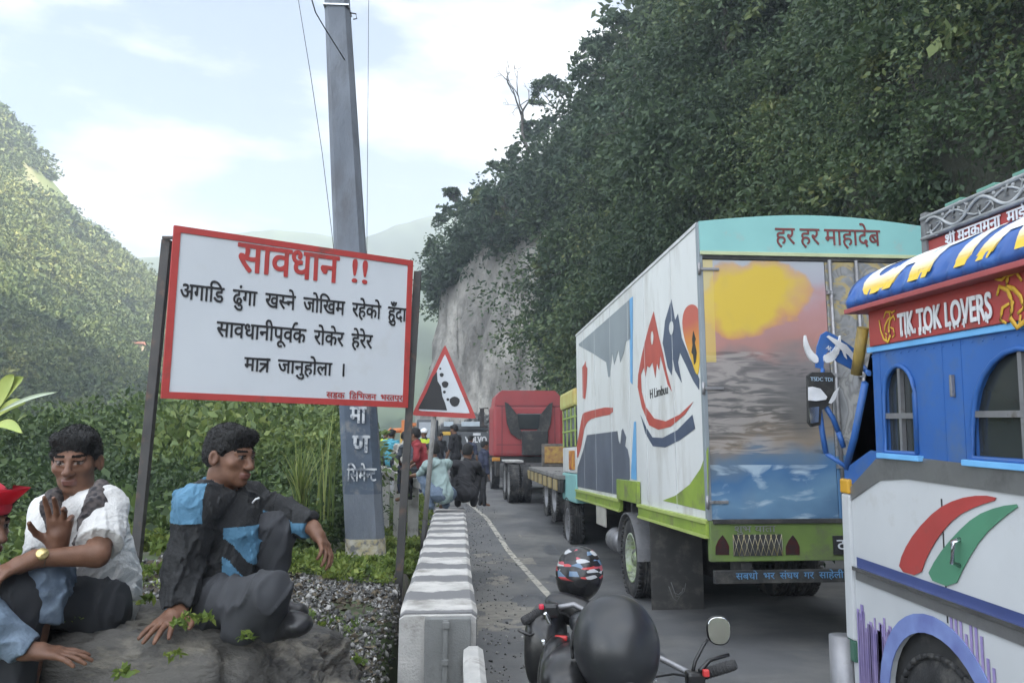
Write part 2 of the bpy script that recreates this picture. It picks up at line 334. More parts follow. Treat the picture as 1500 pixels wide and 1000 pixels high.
LH = ridge_patch('river_hill', [(-260, -40, 150), (-120, 60, 160), (0, 168, 170), (62, 246, 178), (130, 330, 186), (185, 392, 195), (236, 428, 205), (275, 500, 215), (330, 590, 220)],
    [(-260, 640, 50), (-120, 660, 52), (0, 690, 55), (100, 720, 58), (200, 740, 62), (300, 750, 70), (380, 740, 82), (440, 730, 100)], M_FAR, amp=9, s=26, seed=41, bulge=-7)
R2 = ridge_patch('second_ridge', [(120, 330, 330), (200, 395, 340), (240, 420, 350), (300, 470, 360), (400, 520, 380), (520, 560, 400), (660, 560, 400)], [(120, 700, 200), (300, 720, 200), (660, 720, 200)], M_FAR2, 80, 50, 12, 50, 43, 100)
R3 = ridge_patch('middle_mountain', [(300, 420, 330), (400, 470, 330), (520, 450, 330), (600, 415, 330), (660, 380, 330), (760, 330, 330)], [(250, 700, 230), (760, 700, 220)], M_FAR2, 80, 50, 18, 80, 47, 150)
R4 = ridge_patch('far_mountain', [(60, 470, 420), (150, 410, 420), (205, 382, 420), (260, 380, 420), (340, 345, 420), (400, 334, 420), (460, 340, 420), (520, 352, 420), (580, 330, 420), (650, 312, 420), (800, 300, 420)], [(60, 700, 300), (800, 700, 300)], M_FAR2, 120, 50, 14, 60, 48, 50)
M_FARLEAF = leafmat('far_leaves', [(0, (.024, .044, .016)), (.4, (.055, .085, .025)), (.75, (.12, .15, .04)), (1, (.23, .23, .065))], trans=.15)
def far_forest():
    parts = []
    for G, n, lo in ((LH, 8500, .9), (R2, 1500, 1.5)):
        a, b = G.shape[:2]; fi = rng.uniform(0, a-1.01, n); fj = rng.uniform(0, b-1.01, n); i = fi.astype(int); j = fj.astype(int); fu = (fi-i)[:, None]; fv = (fj-j)[:, None]
        P = (G[i, j]*(1-fu)+G[i+1, j]*fu)*(1-fv) + (G[i, j+1]*(1-fu)+G[i+1, j+1]*fu)*fv
        dens = fbm(P[:, 0]+P[:, 1]*.5, P[:, 2]*1.2, 22, 71) + np.clip(.62 - fj/b, -.12, .5); P = P[infr(P, 60) & (dens > -.25)]
        dist = np.linalg.norm(P, axis=1); r = rng.gamma(4, .30, len(P)).clip(.5, 3.2)*lo*np.clip(dist/130, .5, 1.6); P[:, 2] += r*.35
        cnt = (58*(r/np.clip(dist/130, .5, 1.6))**1.5).clip(26, 260).astype(int); parts.append(clump_leaves(P, r, cnt, np.clip(dist*.0042, .2, 1.6), rng, squash=.85, droop=.1, shell=.4, tvar=.35, tone=np.clip(.40 + fbm(P[:, 0]+P[:, 1]*.4, P[:, 2]*1.3, 26, 77)*1.0 + rng.normal(size=len(P))*.17, 0, 1)))
    V, F, T = cat3(parts); print('far leaves', len(F)); return npmesh('far_forest', V, F, M_FARLEAF, None, False, T)
tag(far_forest(), kind='stuff')
# ---------------------------------------------------------------- road
M_ROAD = mat('asphalt', (.122, .124, .127), (.066, .068, .070), .80, .9, bump=.35, bscale=120, dirt=(.17, .166, .155), dscale=.7, dlo=.46, dhi=.70, detail=9)
def road_z(y): return np.interp(y, [-8, 3, 8.5, 11, 15, 22], [0, 0, -.28, -.33, -.33, 0])
def strip(name, ys, x0, x1, z, m, n=2):
    P = np.stack([np.stack([x0*(1-k)+x1*k, ys, z + road_z(ys)], -1) for k in np.linspace(0, 1, n)], 0); o = gridmesh(name, P, m); return tag(o, kind='structure')
_ys = np.concatenate([np.linspace(-8, 24, 40), np.linspace(25, 66, 36)])
strip('road', _ys, edge(_ys)+.1, np.maximum(np.interp(_ys, TOE[:, 1], TOE[:, 0]) + 1.2, edge(_ys)+.3), 0, M_ROAD, 6)
M_LINE = mat('road_paint', (.46, .43, .36), (.30, .29, .26), .8, 5, dirt=(.075, .077, .08), dscale=9, dlo=.50, dhi=.62)
_ly = np.linspace(-2, 42, 60); _lx = np.interp(_ly, [-2, 5, 10.2, 19.4, 28, 42], [1.75, 1.55, 1.25, .69, -.5, -4.5])
strip('edge_line', _ly, _lx-.05, _lx+.05, .004, M_LINE)
def patches(name, x0, x1, y0, y1, s, thr, seed, m, z):   # irregular stains, dust and old repairs lying on the asphalt
    x = np.arange(x0, x1, .035); y = np.arange(y0, y1, .05); X, Y = np.meshgrid(x, y, indexing='ij'); f = fbm(X, Y*.6, s, seed, 5); X = X + fbm(X, Y, .3, seed+1)*.03; P = np.stack([X, Y, road_z(Y) + z], -1)
    a, b = X.shape; idx = np.arange(a*b).reshape(a, b); F = np.stack([idx[:-1, :-1], idx[1:, :-1], idx[1:, 1:], idx[:-1, 1:]], -1); k = f[:-1, :-1] > thr
    return tag(npmesh(name, P.reshape(-1, 3), F[k], m), kind='structure')
M_DUST = mat('road_dust', (.24, .225, .195), (.16, .152, .135), .95, 7, bump=.3, bscale=60); M_DAMP = mat('damp_asphalt', (.078, .082, .088), (.058, .061, .066), .55, 5)
patches('road_dust', .2, 1.35, 3.2, 17, .55, .24, 131, M_DUST, .003); patches('road_stain', .2, 1.9, 5.0, 18, .9, .26, 139, M_DAMP, .0015)
def road_debris():                                     # scattered stones and mud along the roadside
    parts = []; n = 900
    y = rng.uniform(3, 24, n); x = np.clip(.22 + np.abs(rng.normal(size=n))*.35, .18, 2.2) + rng.normal(size=n)*.04; r = rng.uniform(.006, .022, n)
    return np.stack([x, y, r*.3 + road_z(y)], 1), r
def pebbles(name, C, r, m, tone=None):
    base = np.array([(1, 0, 0), (-1, 0, 0), (0, 1, 0), (0, -1, 0), (0, 0, 1), (0, 0, -1), ], float); f = np.array([(0, 2, 4), (2, 1, 4), (1, 3, 4), (3, 0, 4), (2, 0, 5), (1, 2, 5), (3, 1, 5), (0, 3, 5)])
    n = len(C); Q = rng.normal(size=(n, 3, 3)); Q, _ = np.linalg.qr(Q); S = rng.uniform(.5, 1.25, (n, 6, 1)); sc = rng.uniform(.55, 1.2, (n, 1, 3))
    V = np.einsum('nij,nkj->nki', Q, base[None]*S*sc)*np.asarray(r)[:, None, None] + C[:, None, :]
    F = (np.arange(n)[:, None, None]*6 + f[None]).reshape(-1, 3); t = np.repeat(rng.random(n) if tone is None else tone, 8)
    return npmesh(name, V.reshape(-1, 3), F, m, None, False, t)
M_PEB = leafmat('pebble_stone', [(0, (.035, .035, .035)), (.5, (.12, .118, .112)), (.85, (.24, .235, .225)), (1, (.40, .39, .37))], .9, 0)
_C, _r = road_debris(); tag(pebbles('road_gravel', _C, _r, M_PEB), kind='stuff')
def verge_gravel():
    n = 15000; x = rng.uniform(-2.3, -.42, n); y = rng.uniform(3.1, 6.6, n); k = (fbm(x, y, .7, 81) + .25*(x > -1.5) > -.25)
    x, y = x[k], y[k]; r = rng.uniform(.005, .026, len(x))*rng.uniform(.6, 1.25, len(x)); return np.stack([x, y, gz(x, y)+r*.4], 1), r
_C, _r = verge_gravel(); tag(pebbles('verge_gravel', _C, _r, M_PEB), kind='stuff')
def rubble():                                          # landslide heap at the foot of the bare cliff
    n = 2600; t = rng.random(n); y = rng.uniform(40, 64, n); tx = np.interp(y, TOE[:, 1], TOE[:, 0]); q = rng.random(n)**.7*5.0
    x = tx - 2.6 + q*1.0; z = np.clip(q*1.05, 0, 4.6) + rng.normal(size=n)*.25; return np.stack([x, y, z], 1), rng.uniform(.12, .5, n)
_C, _r = rubble(); tag(pebbles('landslide_rubble', _C, _r, M_PEB), kind='stuff')
# ---------------------------------------------------------------- haze (closed box of thin air round everything)
_b = BM(); bx(_b, -330, 170, -70, 500, -32, 128); HZ = obj('haze', _b, None); HZ['kind'] = 'stuff'
_m = bpy.data.materials.new('haze_air'); _m.use_nodes = True; _n = _m.node_tree.nodes; _n.remove(_n['Principled BSDF'])
_v = _n.new('ShaderNodeVolumePrincipled'); _v.inputs['Density'].default_value = .0020; _v.inputs['Color'].default_value = (.78, .88, 1.0, 1); _v.inputs['Anisotropy'].default_value = .3
_m.node_tree.links.new(_v.outputs[0], _n['Material Output'].inputs['Volume']); HZ.data.materials.append(_m)
# ---------------------------------------------------------------- lettering
def _txt_bm(s, off=0.0):
    if off:
        b0 = _txt_bm(s); me = bpy.data.meshes.new('j'); b0.to_mesh(me); b0.free(); bm = BM()
        for k, (dx, dy) in enumerate(((0, 0), (off, 0), (-off, 0), (off*.6, off*.6), (-off*.6, -off*.6), (off*.6, -off*.6), (-off*.6, off*.6))):
            n = len(bm.verts); bm.from_mesh(me); bm.verts.ensure_lookup_table()
            for v in bm.verts[n:]: v.co.x += dx; v.co.y += dy; v.co.z += .002*k
        bpy.data.meshes.remove(me); return bm
    c = bpy.data.curves.new('t', 'FONT'); c.body = s; c.size = 1; c.offset = off; c.resolution_u = 5
    o = bpy.data.objects.new('t', c); COL.objects.link(o); bpy.context.view_layer.update()
    me = bpy.data.meshes.new_from_object(o.evaluated_get(bpy.context.evaluated_depsgraph_get()))
    bm = BM(); bm.from_mesh(me); bpy.data.objects.remove(o); bpy.data.curves.remove(c); bpy.data.meshes.remove(me); return bm
def _xr(bm): xs = [v.co.x for v in bm.verts]; return (min(xs), max(xs)) if xs else (0, 0)
_b = _txt_bm('\u093e'); HEADY = max(v.co.y for v in _b.verts); _b.free()
_bar = _xr(_txt_bm('\u0964'))[1]
def _adv(s): return _xr(_txt_bm(s + '\u0964'))[1] - _bar
def _join(dst, src, dx, mirror=None):
    for v in src.verts:
        if mirror is not None: v.co.x = mirror - v.co.x
        v.co.x += dx
    me = bpy.data.meshes.new('j'); src.to_mesh(me); src.free(); dst.from_mesh(me); bpy.data.meshes.remove(me)
def _bar2(bm, a, b, wd):
    a, b = Vector((*a, 0)), Vector((*b, 0)); d = (b-a).normalized()*wd/2; n = Vector((-d.y, d.x, 0))
    bm.faces.new([bm.verts.new(p) for p in (a-d-n, b+d-n, b+d+n, a-d+n)])
def glyphs(tokens, off=0.0):
    """tokens: plain strings, ('half', c), ('tra',), ('reph',), ('rslash',) -> flat bmesh, headline at HEADY"""
    bm = BM(); x = 0; br = []; wd = .085 + 2*off
    for t in ([tokens] if isinstance(tokens, str) else tokens):
        if isinstance(t, str):
            if t.strip(): _join(bm, _txt_bm(t, off), x)
            if not t.strip(): br.append(x + .13*len(t))
            x += _adv(t) if t.strip() else .26*len(t)
        elif t[0] == 'half':
            g = _txt_bm(t[1], off); a = _adv(t[1]); cut = a - .20
            bmesh.ops.bisect_plane(g, geom=g.verts[:]+g.edges[:]+g.faces[:], plane_co=(cut, 0, 0), plane_no=(1, 0, 0), clear_outer=True); _join(bm, g, x); x += cut - .02
        elif t[0] == 'tra':
            W = .56; _bar2(bm, (x, HEADY-.04), (x+W, HEADY-.04), wd); _bar2(bm, (x+W-.1, .03), (x+W-.1, HEADY-.03), wd)
            _bar2(bm, (x+.08, .36), (x+W-.1, .36), wd); _bar2(bm, (x+.40, .34), (x+.07, .02), wd); x += W
        elif t[0] == 'reph':
            g = _txt_bm('\u0947', off); lo, hi = _xr(g); _join(bm, g, x - .08 - lo, mirror=lo+hi)
        elif t[0] == 'rslash': _bar2(bm, (x-.16, .22), (x-.36, .02), wd*.9)
    bm_breaks.clear(); bm_breaks.extend(br); return bm
bm_breaks = []
def letter(name, tokens, fit, m, parent, off=0.0, th=.003, base=True, skew=0):
    """fit = (O, U, V, u0, u1, v0, v1): the lettering spans u0..u1, baseline v0, head line v1 on that plane"""
    bm = glyphs(tokens, off); br = list(bm_breaks); O, U, V, u0, u1, v0, v1 = fit; lo, hi = _xr(bm); O, U, V = Vector(O), Vector(U), Vector(V); W = U.cross(V).normalized()
    hy = HEADY if base else max(v.co.y for v in bm.verts); ly = 0 if base else min(v.co.y for v in bm.verts)
    for v in bm.verts:
        q = (v.co.y-ly)/(hy-ly); zk = v.co.z*.15; v.co = O + U*(u0 + (v.co.x-lo)/(hi-lo)*(u1-u0) + skew*q) + V*(v0 + q*(v1-v0)) + W*(.002+zk)
    g = bmesh.ops.extrude_face_region(bm, geom=bm.faces[:]); 
    for v in [e for e in g['geom'] if isinstance(e, bmesh.types.BMVert)]: v.co += W*th
    bmesh.ops.recalc_face_normals(bm, faces=bm.faces[:])
    if not br: return obj(name, bm, m, parent)
    ub = [u0 + (q-lo)/(hi-lo)*(u1-u0) for q in br] + [1e9]; prev = -1e9; o = None
    for q in ub:
        b2 = bm.copy(); bmesh.ops.delete(b2, geom=[f for f in b2.faces if not prev <= (f.calc_center_median()-O).dot(U) < q], context='FACES'); prev = q
        if b2.faces: o = obj(name, b2, m, parent)
        else: b2.free()
    bm.free(); return o
def plane_uv(px, py, O, U, V):
    O, U, V = Vector(O), Vector(U), Vector(V); n = U.cross(V); d = ray(px, py); o = Vector((0, 0, CAM_H)); t = (O-o).dot(n)/d.dot(n); p = o + d*t - O
    return p.dot(U), p.dot(V)
# ---------------------------------------------------------------- shared paints and metals
M_WHITEP = mat('white_sign_sheet', (.54, .57, .60), (.49, .52, .55), .45, 1.2, dirt=(.45, .45, .43), dscale=1.5, dlo=.58, dhi=.8)
M_REDP = mat('red_paint', (.42, .045, .04), (.33, .04, .035), .5, 5, dirt=(.20, .05, .04), dscale=5, dlo=.55, dhi=.7)
M_BLACKP = mat('black_paint', (.018, .018, .02), None, .5, 6)
M_POST = mat('dark_steel_post', (.045, .042, .04), (.025, .024, .024), .6, 7, dirt=(.10, .06, .04), dscale=9, dlo=.55, dhi=.7)
M_CONC = mat('concrete', (.34, .335, .32), (.24, .235, .225), .9, 5, bump=.4, bscale=60, dirt=(.12, .115, .105), dscale=3, dlo=.5, dhi=.72)
M_CONCW = mat('whitewashed_concrete', (.47, .46, .435), (.34, .335, .32), .85, 6, bump=.3, bscale=70, dirt=(.20, .19, .17), dscale=4, dlo=.54, dhi=.7)
# ---------------------------------------------------------------- the big warning board
A, B, D = PY(236, 583, 5.6), PY(597, 597, 6.5), PY(255, 330, 5.6)
root = empty('warning_signboard', PY(400, 860, 6.1), 'large white warning board with red frame and Nepali text on two dark posts', 'sign')
RT = Matrix.Translation(-root.location)
U = (B-A); BW = U.length; U.normalize(); V = (D-A); BH = V.length; V.normalize(); Wn = U.cross(V).normalized()
O = A - root.location
_b = BM(); prism(_b, [(0.02, 0.02), (BW-.02, .02), (BW-.02, BH-.02), (.02, BH-.02)], O - Wn*.02, U, V, .02); obj('panel', _b, M_WHITEP, root)
_b = BM(); f = .046
for q in ([(0, 0), (BW, 0), (BW-f, f), (f, f)], [(BW, 0), (BW, BH), (BW-f, BH-f), (BW-f, f)], [(BW, BH), (0, BH), (f, BH-f), (BW-f, BH-f)], [(0, BH), (0, 0), (f, f), (f, BH-f)]):
    prism(_b, q, O - Wn*.03, U, V, .038)
obj('frame', _b, M_REDP, root)
for (x0, y0, x1, y1, yy) in ((195, 862, 245, 352, 5.68), (583, 872, 612, 398, 6.60)):
    a, b = PY(x0, y0, yy) - root.location, PY(x1, y1, yy) - root.location; a = a - (b-a)*.25; _b = BM(); d = (b-a)
    box(_b, (a+b)/2, (.062, .062, d.length), d.to_track_quat('Z', 'Y').to_matrix(), .004); obj('post', _b, M_POST, root)
_b = BM(); box(_b, O + U*.0 + V*(BH*.93) - Wn*.04 - U*.02, (.09, .02, .02)); box(_b, O + U*BW + V*(BH*.4) - Wn*.04, (.08, .02, .02)); split(obj('bracket', _b, M_POST, root))
def sfit(x0, x1, yb0, yh0, yb1, yh1):        # pixel box of a line on the enlarged view of the sign
    c = lambda x, y: plane_uv(220 + x*.31, 310 + y*.31, A, U, V)
    l0, l1, r0, r1 = c(x0, yb0), c(x0, yh0), c(x1, yb1), c(x1, yh1)
    return (O, U, V, l0[0], r0[0], (l0[1]+r0[1])/2, (l1[1]+r1[1])/2)
letter('heading_lettering', 'सावधान', sfit(402, 888, 291, 163, 329, 204), M_REDP, root, .022)
letter('heading_lettering', '!!', sfit(948, 1022, 338, 226, 348, 234), M_REDP, root, .012, base=False)
letter('text_lettering', ['अगािड', '  ', 'ढुंगा', '  ', 'ख', ('half', 'स'), 'ने', '  ', 'जोिखम', '  ', 'रहेको', '  ', 'हुँदा'], sfit(135, 1208, 420, 352, 514, 452), M_BLACKP, root, .018)
letter('text_lettering', ['सावधानीपू', 'व', ('reph',), 'क', '  ', 'रोकेर', '  ', 'हेरेर'], sfit(308, 1048, 594, 524, 645, 584), M_BLACKP, root, .018)
letter('text_lettering', ['मा', ('tra',), '  ', 'जानुहोला', '  ', '।'], sfit(440, 915, 752, 690, 780, 722), M_BLACKP, root, .018)
letter('small_lettering', ['सडक', '  ', 'िडिभजन', '  ', 'भरतपुर'], sfit(830, 1192, 884, 856, 896, 872), M_REDP, root, .016)
# ---------------------------------------------------------------- falling rocks triangle
YT = 9.7; root = empty('falling_rocks_sign', PY(619, 800, YT), 'triangular falling rocks sign with red border on a slim pale pole', 'road sign')
tri = [PY(x, y, YT) - root.location for x, y in ((603, 608), (698, 613), (652, 504))]; O = tri[0]; U = (tri[1]-tri[0]).normalized(); V = Vector((0, -1, 0)).cross(U) * -1
V = U.cross(Vector((0, -1, 0))) * -1 if U.cross(Vector((0, -1, 0))).z < 0 else U.cross(Vector((0, -1, 0)))
uv = lambda x, y: plane_uv(x, y, O + root.location, U, V)
def px_poly(pts): return [uv(*p) for p in pts]
T3 = [uv(603, 608), uv(698, 613), uv(652, 504)]; cx = sum(p[0] for p in T3)/3; cy = sum(p[1] for p in T3)/3
def rtri(k): q = [(cx+(p[0]-cx)*k, cy+(p[1]-cy)*k) for p in T3]; r = []; [r.extend([(q[i][0]*.93+q[i-1][0]*.07, q[i][1]*.93+q[i-1][1]*.07), (q[i][0]*.98+cx*.02, q[i][1]*.98+cy*.02), (q[i][0]*.93+q[(i+1) % 3][0]*.07, q[i][1]*.93+q[(i+1) % 3][1]*.07)]) for i in range(3)]; return r
_b = BM(); prism(_b, rtri(1), O, U, V, .004); obj('border', _b, M_REDP, root)
_b = BM(); prism(_b, rtri(.80), O + U.cross(V).normalized()*.005, U, V, .002); obj('face', _b, M_WHITEP, root)
_b = BM(); Of = O + U.cross(V).normalized()*.008
prism(_b, px_poly([(612, 599), (655, 601), (652, 590), (648, 580), (646, 566), (641, 558), (640, 544), (634, 552), (625, 574)]), Of, U, V, .002)
for (x, y, r) in ((666, 588, 7.5), (652, 563, 5), (647, 549, 3), (651, 574, 2.2), (656, 585, 2.2), (645, 540, 1.6)):
    prism(_b, px_poly([(x + r*math.cos(k)*(1+.1*math.sin(3*k)), y - r*math.sin(k)) for k in np.linspace(0, 2*math.pi, 12, endpoint=False)]), Of, U, V, .002)
obj('symbol', _b, M_BLACKP, root)
_b = BM(); a, b = PY(617, 830, YT+.05) - root.location, PY(640, 560, YT+.05) - root.location; tube(_b, [a, a+(b-a)*.25], .034, 10); obj('pole_base', _b, M_POST, root)
_b = BM(); tube(_b, [a+(b-a)*.25, b], .031, 10); obj('pole', _b, M_CONC, root)
# ---------------------------------------------------------------- concrete utility pole
root = empty('utility_pole', PY(538, 842, 9.0), 'tall tapered concrete utility pole with white Nepali lettering on a dark painted band', 'utility pole')
def pole_at(y): x = 537.5 + (y-835)*.0522; return PY(x, y, 9.0) - root.location
M_POLE = mat('pole_concrete', (.165, .185, .215), (.11, .125, .15), .9, 3, bump=.5, bscale=50, dirt=(.09, .092, .10), dscale=2.2, dlo=.5, dhi=.7, stretch=(1, 1, .35))
M_POLEB = mat('pole_band_paint', (.075, .10, .135), (.055, .072, .10), .8, 5, dirt=(.16, .165, .17), dscale=6, dlo=.52, dhi=.66)
def pole_seg(ys, ws, m, name, grow=0):
    _b = BM(); rings = []
    for y, wd in zip(ys, ws):
        c = pole_at(y); h = wd/2 + grow; k = h*.42
        rings.append([_b.verts.new(c + Vector(p)) for p in ((-h, -k*.9, 0), (-k*1.6, -h*.8, 0), (k*1.6, -h*.8, 0), (h, -k*.9, 0), (h, k, 0), (k*1.6, h*.8, 0), (-k*1.6, h*.8, 0), (-h, k, 0))])
    for P_, Q_ in zip(rings, rings[1:]):
        for i in range(8): _b.faces.new((P_[i], P_[(i+1) % 8], Q_[(i+1) % 8], Q_[i]))
    _b.faces.new(rings[0][::-1]); _b.faces.new(rings[-1]); return obj(name, _b, m, root)
pole_seg([900, 700, 560, 360, 180, 0, -260], [.42, .405, .39, .35, .32, .285, .24], M_POLE, 'shaft')
pole_seg([722, 640, 500], [.407, .401, .381], M_POLEB, 'painted_band', .003)
M_WORN = mat('worn_white_paint', (.50, .52, .54), (.38, .40, .42), .8, 8, dirt=(.12, .14, .17), dscale=14, dlo=.48, dhi=.6)
pole_seg([812, 787], [.414, .412], mat('worn_ring_paint', (.50, .49, .46), (.36, .30, .14), .85, 10, dirt=(.15, .15, .15), dscale=12, dlo=.48, dhi=.6), 'painted_ring', .003)
def plf(x0, x1, yb, yh):
    Y_ = 9.0 - .168; O_ = Vector((0, Y_, 0)); c = lambda x, y: PY(x, y, Y_) - root.location
    l, r, t = c(x0, yb), c(x1, yb), c((x0+x1)/2, yh); return (Vector((0, l.y - .012, 0)), Vector((1, 0, 0)), Vector((0, 0, 1)), l.x, r.x, (l.z+r.z)/2, t.z)
letter('painted_lettering', 'मा', plf(512, 537, 619, 596), M_WORN, root, .03, .004)
letter('painted_lettering', 'ण', plf(515, 542, 662, 638), M_WORN, root, .03, .004)
letter('painted_lettering', ['िसमे', ('half', 'न'), 'ट'], plf(508, 552, 704, 686), M_WORN, root, .02, .004)
_b = BM(); c = pole_at(15); box(_b, c, (.30, .27, .018)); obj('steel_strap', _b, mat('galvanised', (.55, .56, .57), None, .35, 9, metal=.8), root)
_b = BM(); c = pole_at(22) + Vector((.16, 0, 0)); tube(_b, [c + Vector((-.02, 0, .03)), c + Vector((.05, 0, .02)), c + Vector((.06, 0, -.04)), c + Vector((.02, 0, -.05))], .008, 6); obj('hook', _b, M_POST, root)
M_WIRE = mat('wire', (.03, .03, .032), None, .5)
def wire(pts, label, r=.006):
    _b = BM(); P_ = [PY(*p) for p in pts]; tube(_b, [p - P_[-1] for p in P_], r, 5); o = obj('cable', _b, M_WIRE); o.location = P_[-1]; tag(o, label, 'cable', 'cables at the utility pole')
wire([(430, -60, 13), (437, 0, 13), (455, 110, 13), (472, 225, 13.1), (486, 340, 13.2), (497, 440, 13.3), (508, 560, 13.4), (520, 700, 13.5)], 'thin stay cable slanting down left of the pole behind the warning board')
wire([(448, -30, 7.5), (462, 18, 8.0), (476, 42, 8.5), (505, 88, 8.85)], 'short thick cable reaching the upper left face of the pole', .007)
wire([(541, -60, 13.5), (540, 0, 13.5), (539, 150, 13.5), (537.5, 350, 13.5), (536, 560, 13.5), (535, 700, 13.5)], 'thin vertical cable hanging just right of the pole', .005)
# ---------------------------------------------------------------- striped roadside wall, rail, slab
def stripes():
    m = mat('striped_whitewash', (.52, .505, .475), (.40, .39, .37), .85, 6, bump=.35, bscale=60, dirt=(.22, .21, .19), dscale=4, dlo=.47, dhi=.68)
    n = m.node_tree.nodes; l = m.node_tree.links; p = n['Principled BSDF']; src = p.inputs['Base Color'].links[0].from_socket
    t = n.new('ShaderNodeTexCoord'); s = n.new('ShaderNodeSeparateXYZ'); l.new(t.outputs['Object'], s.inputs[0]); z = n.new('ShaderNodeTexNoise'); z.inputs['Scale'].default_value = 7; z.inputs['Detail'].default_value = 5; l.new(t.outputs['Object'], z.inputs['Vector'])
    a = n.new('ShaderNodeMath'); a.operation = 'MULTIPLY_ADD'; l.new(z.outputs['Fac'], a.inputs[0]); a.inputs[1].default_value = .26; l.new(s.outputs['Y'], a.inputs[2])
    b = n.new('ShaderNodeMath'); b.operation = 'MULTIPLY'; b.inputs[1].default_value = 1/.62; l.new(a.outputs[0], b.inputs[0]); c = n.new('ShaderNodeMath'); c.operation = 'FRACT'; l.new(b.outputs[0], c.inputs[0])
    r = n.new('ShaderNodeValToRGB'); e = r.color_ramp.elements; e[0].position = .40; e[0].color = (0, 0, 0, 1); e[1].position = .46; e[1].color = (1, 1, 1, 1); x = e.new(.94); x.color = (1, 1, 1, 1); x = e.new(1.0); x.color = (0, 0, 0, 1); l.new(c.outputs[0], r.inputs['Fac'])
    q = n.new('ShaderNodeMix'); q.data_type = 'RGBA'; q.inputs['A'].default_value = (.15, .15, .152, 1); l.new(src, q.inputs['B']); l.new(r.outputs['Color'], q.inputs['Factor']); l.new(q.outputs['Result'], p.inputs['Base Color']); return m
M_STRIPE = stripes()
root = empty('roadside_wall', (-.1, 8.5, 0), 'low roadside wall with grey and white painted stripes along its top', 'wall')
def wobbly(x0, x1, y0, y1, z0, z1, m, name, parent, ny=50, amp=.012):
    ys = np.linspace(y0, y1, ny); _b = BM(); rings = []
    for y in ys:
        n = lambda k: (mnoise.noise(Vector((k*3.1, y*2.3, 0.4))))*amp
        rings.append([_b.verts.new(q) for q in ((x0+n(1), y, z0), (x0+n(2), y, z1-.02+n(3)), (x0+.03+n(2), y, z1+n(3)), (x1-.03+n(4), y, z1+n(5)), (x1+n(4), y, z1-.02+n(5)), (x1+n(6), y, z0))])
    for P_, Q_ in zip(rings, rings[1:]):
        for i in range(5): _b.faces.new((P_[i], P_[i+1], Q_[i+1], Q_[i]))
    _b.faces.new(rings[0]); _b.faces.new(rings[-1][::-1]); bmesh.ops.recalc_face_normals(_b, faces=_b.faces[:]); return obj(name, _b, m, parent)
wobbly(-.235, .215, -3.65, 3.9, -.6, .70, M_STRIPE, 'coping', root)
wobbly(-.237, .21, -3.70, -3.652, -.3, .69, M_CONCW, 'end_face', root, 4)
root = empty('concrete_railing', PZ(600, 760, 0), 'white concrete post and rail fence running on from the striped wall', 'railing')
rp = [(640, 708, 12.45), (606, 699, 14.2), (584, 691, 17), (566, 684, 20), (548, 678, 23.5)]; RP = [PY(*q) - root.location for q in rp]
_b = BM()
for a, b in zip(RP, RP[1:]):
    d = b-a; box(_b, (a+b)/2 - Vector((0, 0, .07)), (.16, d.length+.02, .14), d.to_track_quat('Y', 'Z').to_matrix(), .01)
obj('rail', _b, M_CONCW, root)
for a in RP[1:]:
    _b = BM(); bx(_b, a.x-.09, a.x+.09, a.y-.09, a.y+.09, a.z-1.5, a.z-.142, .012); obj('post', _b, M_CONCW, root)
M_SLAB = mat('grey_precast', (.19, .195, .19), (.145, .15, .145), .85, 4, bump=.2, bscale=80, dirt=(.08, .08, .075), dscale=4, dlo=.52, dhi=.7)
root = empty('concrete_slab', PY(655, 1050, 4.70), 'grey precast slab with a raised rib standing against the end of the striped wall', 'slab')
lo = root.location; l, r = PY(622, 906, 4.70) - lo, PY(690, 908, 4.70) - lo
_b = BM(); bx(_b, l.x, r.x, -.005, .06, -.25, l.z, .006); obj('panel', _b, M_SLAB, root)
_b = BM(); c = (l.x+r.x)/2 - .01; bx(_b, c-.018, c+.012, -.03, -.006, -.25, l.z-.005, .006)
box(_b, (c, -.03, l.z-.03), (.04, .02, .035), None, .004); box(_b, (c-.003, -.032, l.z-.23), (.04, .02, .03), None, .004); obj('rib', _b, M_SLAB, root)
_b = BM(); a = PY(700, 930, 4.4); o = wobbly(-.055, .055, -.75, .22, -.9, 0, M_CONCW, 'kerb_block', None, 10, .006); o.location = (a.x - .02, 4.43, .56); tag(o, 'pale concrete kerb block beside the grey slab at the road edge', 'kerb')
# ---------------------------------------------------------------- vehicle helpers
M_RUBBER = mat('tyre_rubber', (.030, .030, .031), (.018, .018, .019), .85, 12, bump=.3, bscale=80, dirt=(.11, .105, .095), dscale=5, dlo=.48, dhi=.7)
M_STEEL = mat('dull_steel', (.30, .30, .31), (.20, .20, .21), .45, 6, metal=.6, dirt=(.12, .10, .08), dscale=6, dlo=.55, dhi=.7)
M_CHROME = mat('chrome', (.75, .76, .78), None, .16, 4, metal=1)
M_CHASSIS = mat('chassis_black', (.028, .028, .028), (.018, .018, .018), .75, 6, dirt=(.085, .08, .07), dscale=4, dlo=.5, dhi=.7)
M_GLASS = mat('dark_glass', (.035, .04, .042), (.02, .024, .026), .12, 2, spec=.6)
M_TRUCKW = mat('white_truck_paint', (.60, .61, .60), (.53, .54, .53), .42, .8, dirt=(.33, .315, .28), dscale=2.2, dlo=.50, dhi=.78, stretch=(1, 1, .3))
M_LIME = mat('lime_green_paint', (.24, .33, .045), (.17, .25, .035), .5, 3, dirt=(.14, .15, .07), dscale=4, dlo=.52, dhi=.7)
M_LIMED = mat('dark_lime_paint', (.125, .19, .045), (.09, .14, .035), .55, 3, dirt=(.09, .10, .06), dscale=4, dlo=.48, dhi=.68)
M_TEAL = mat('teal_paint', (.22, .46, .44), (.19, .40, .39), .45, 1.5, dirt=(.30, .34, .32), dscale=4, dlo=.58, dhi=.75)
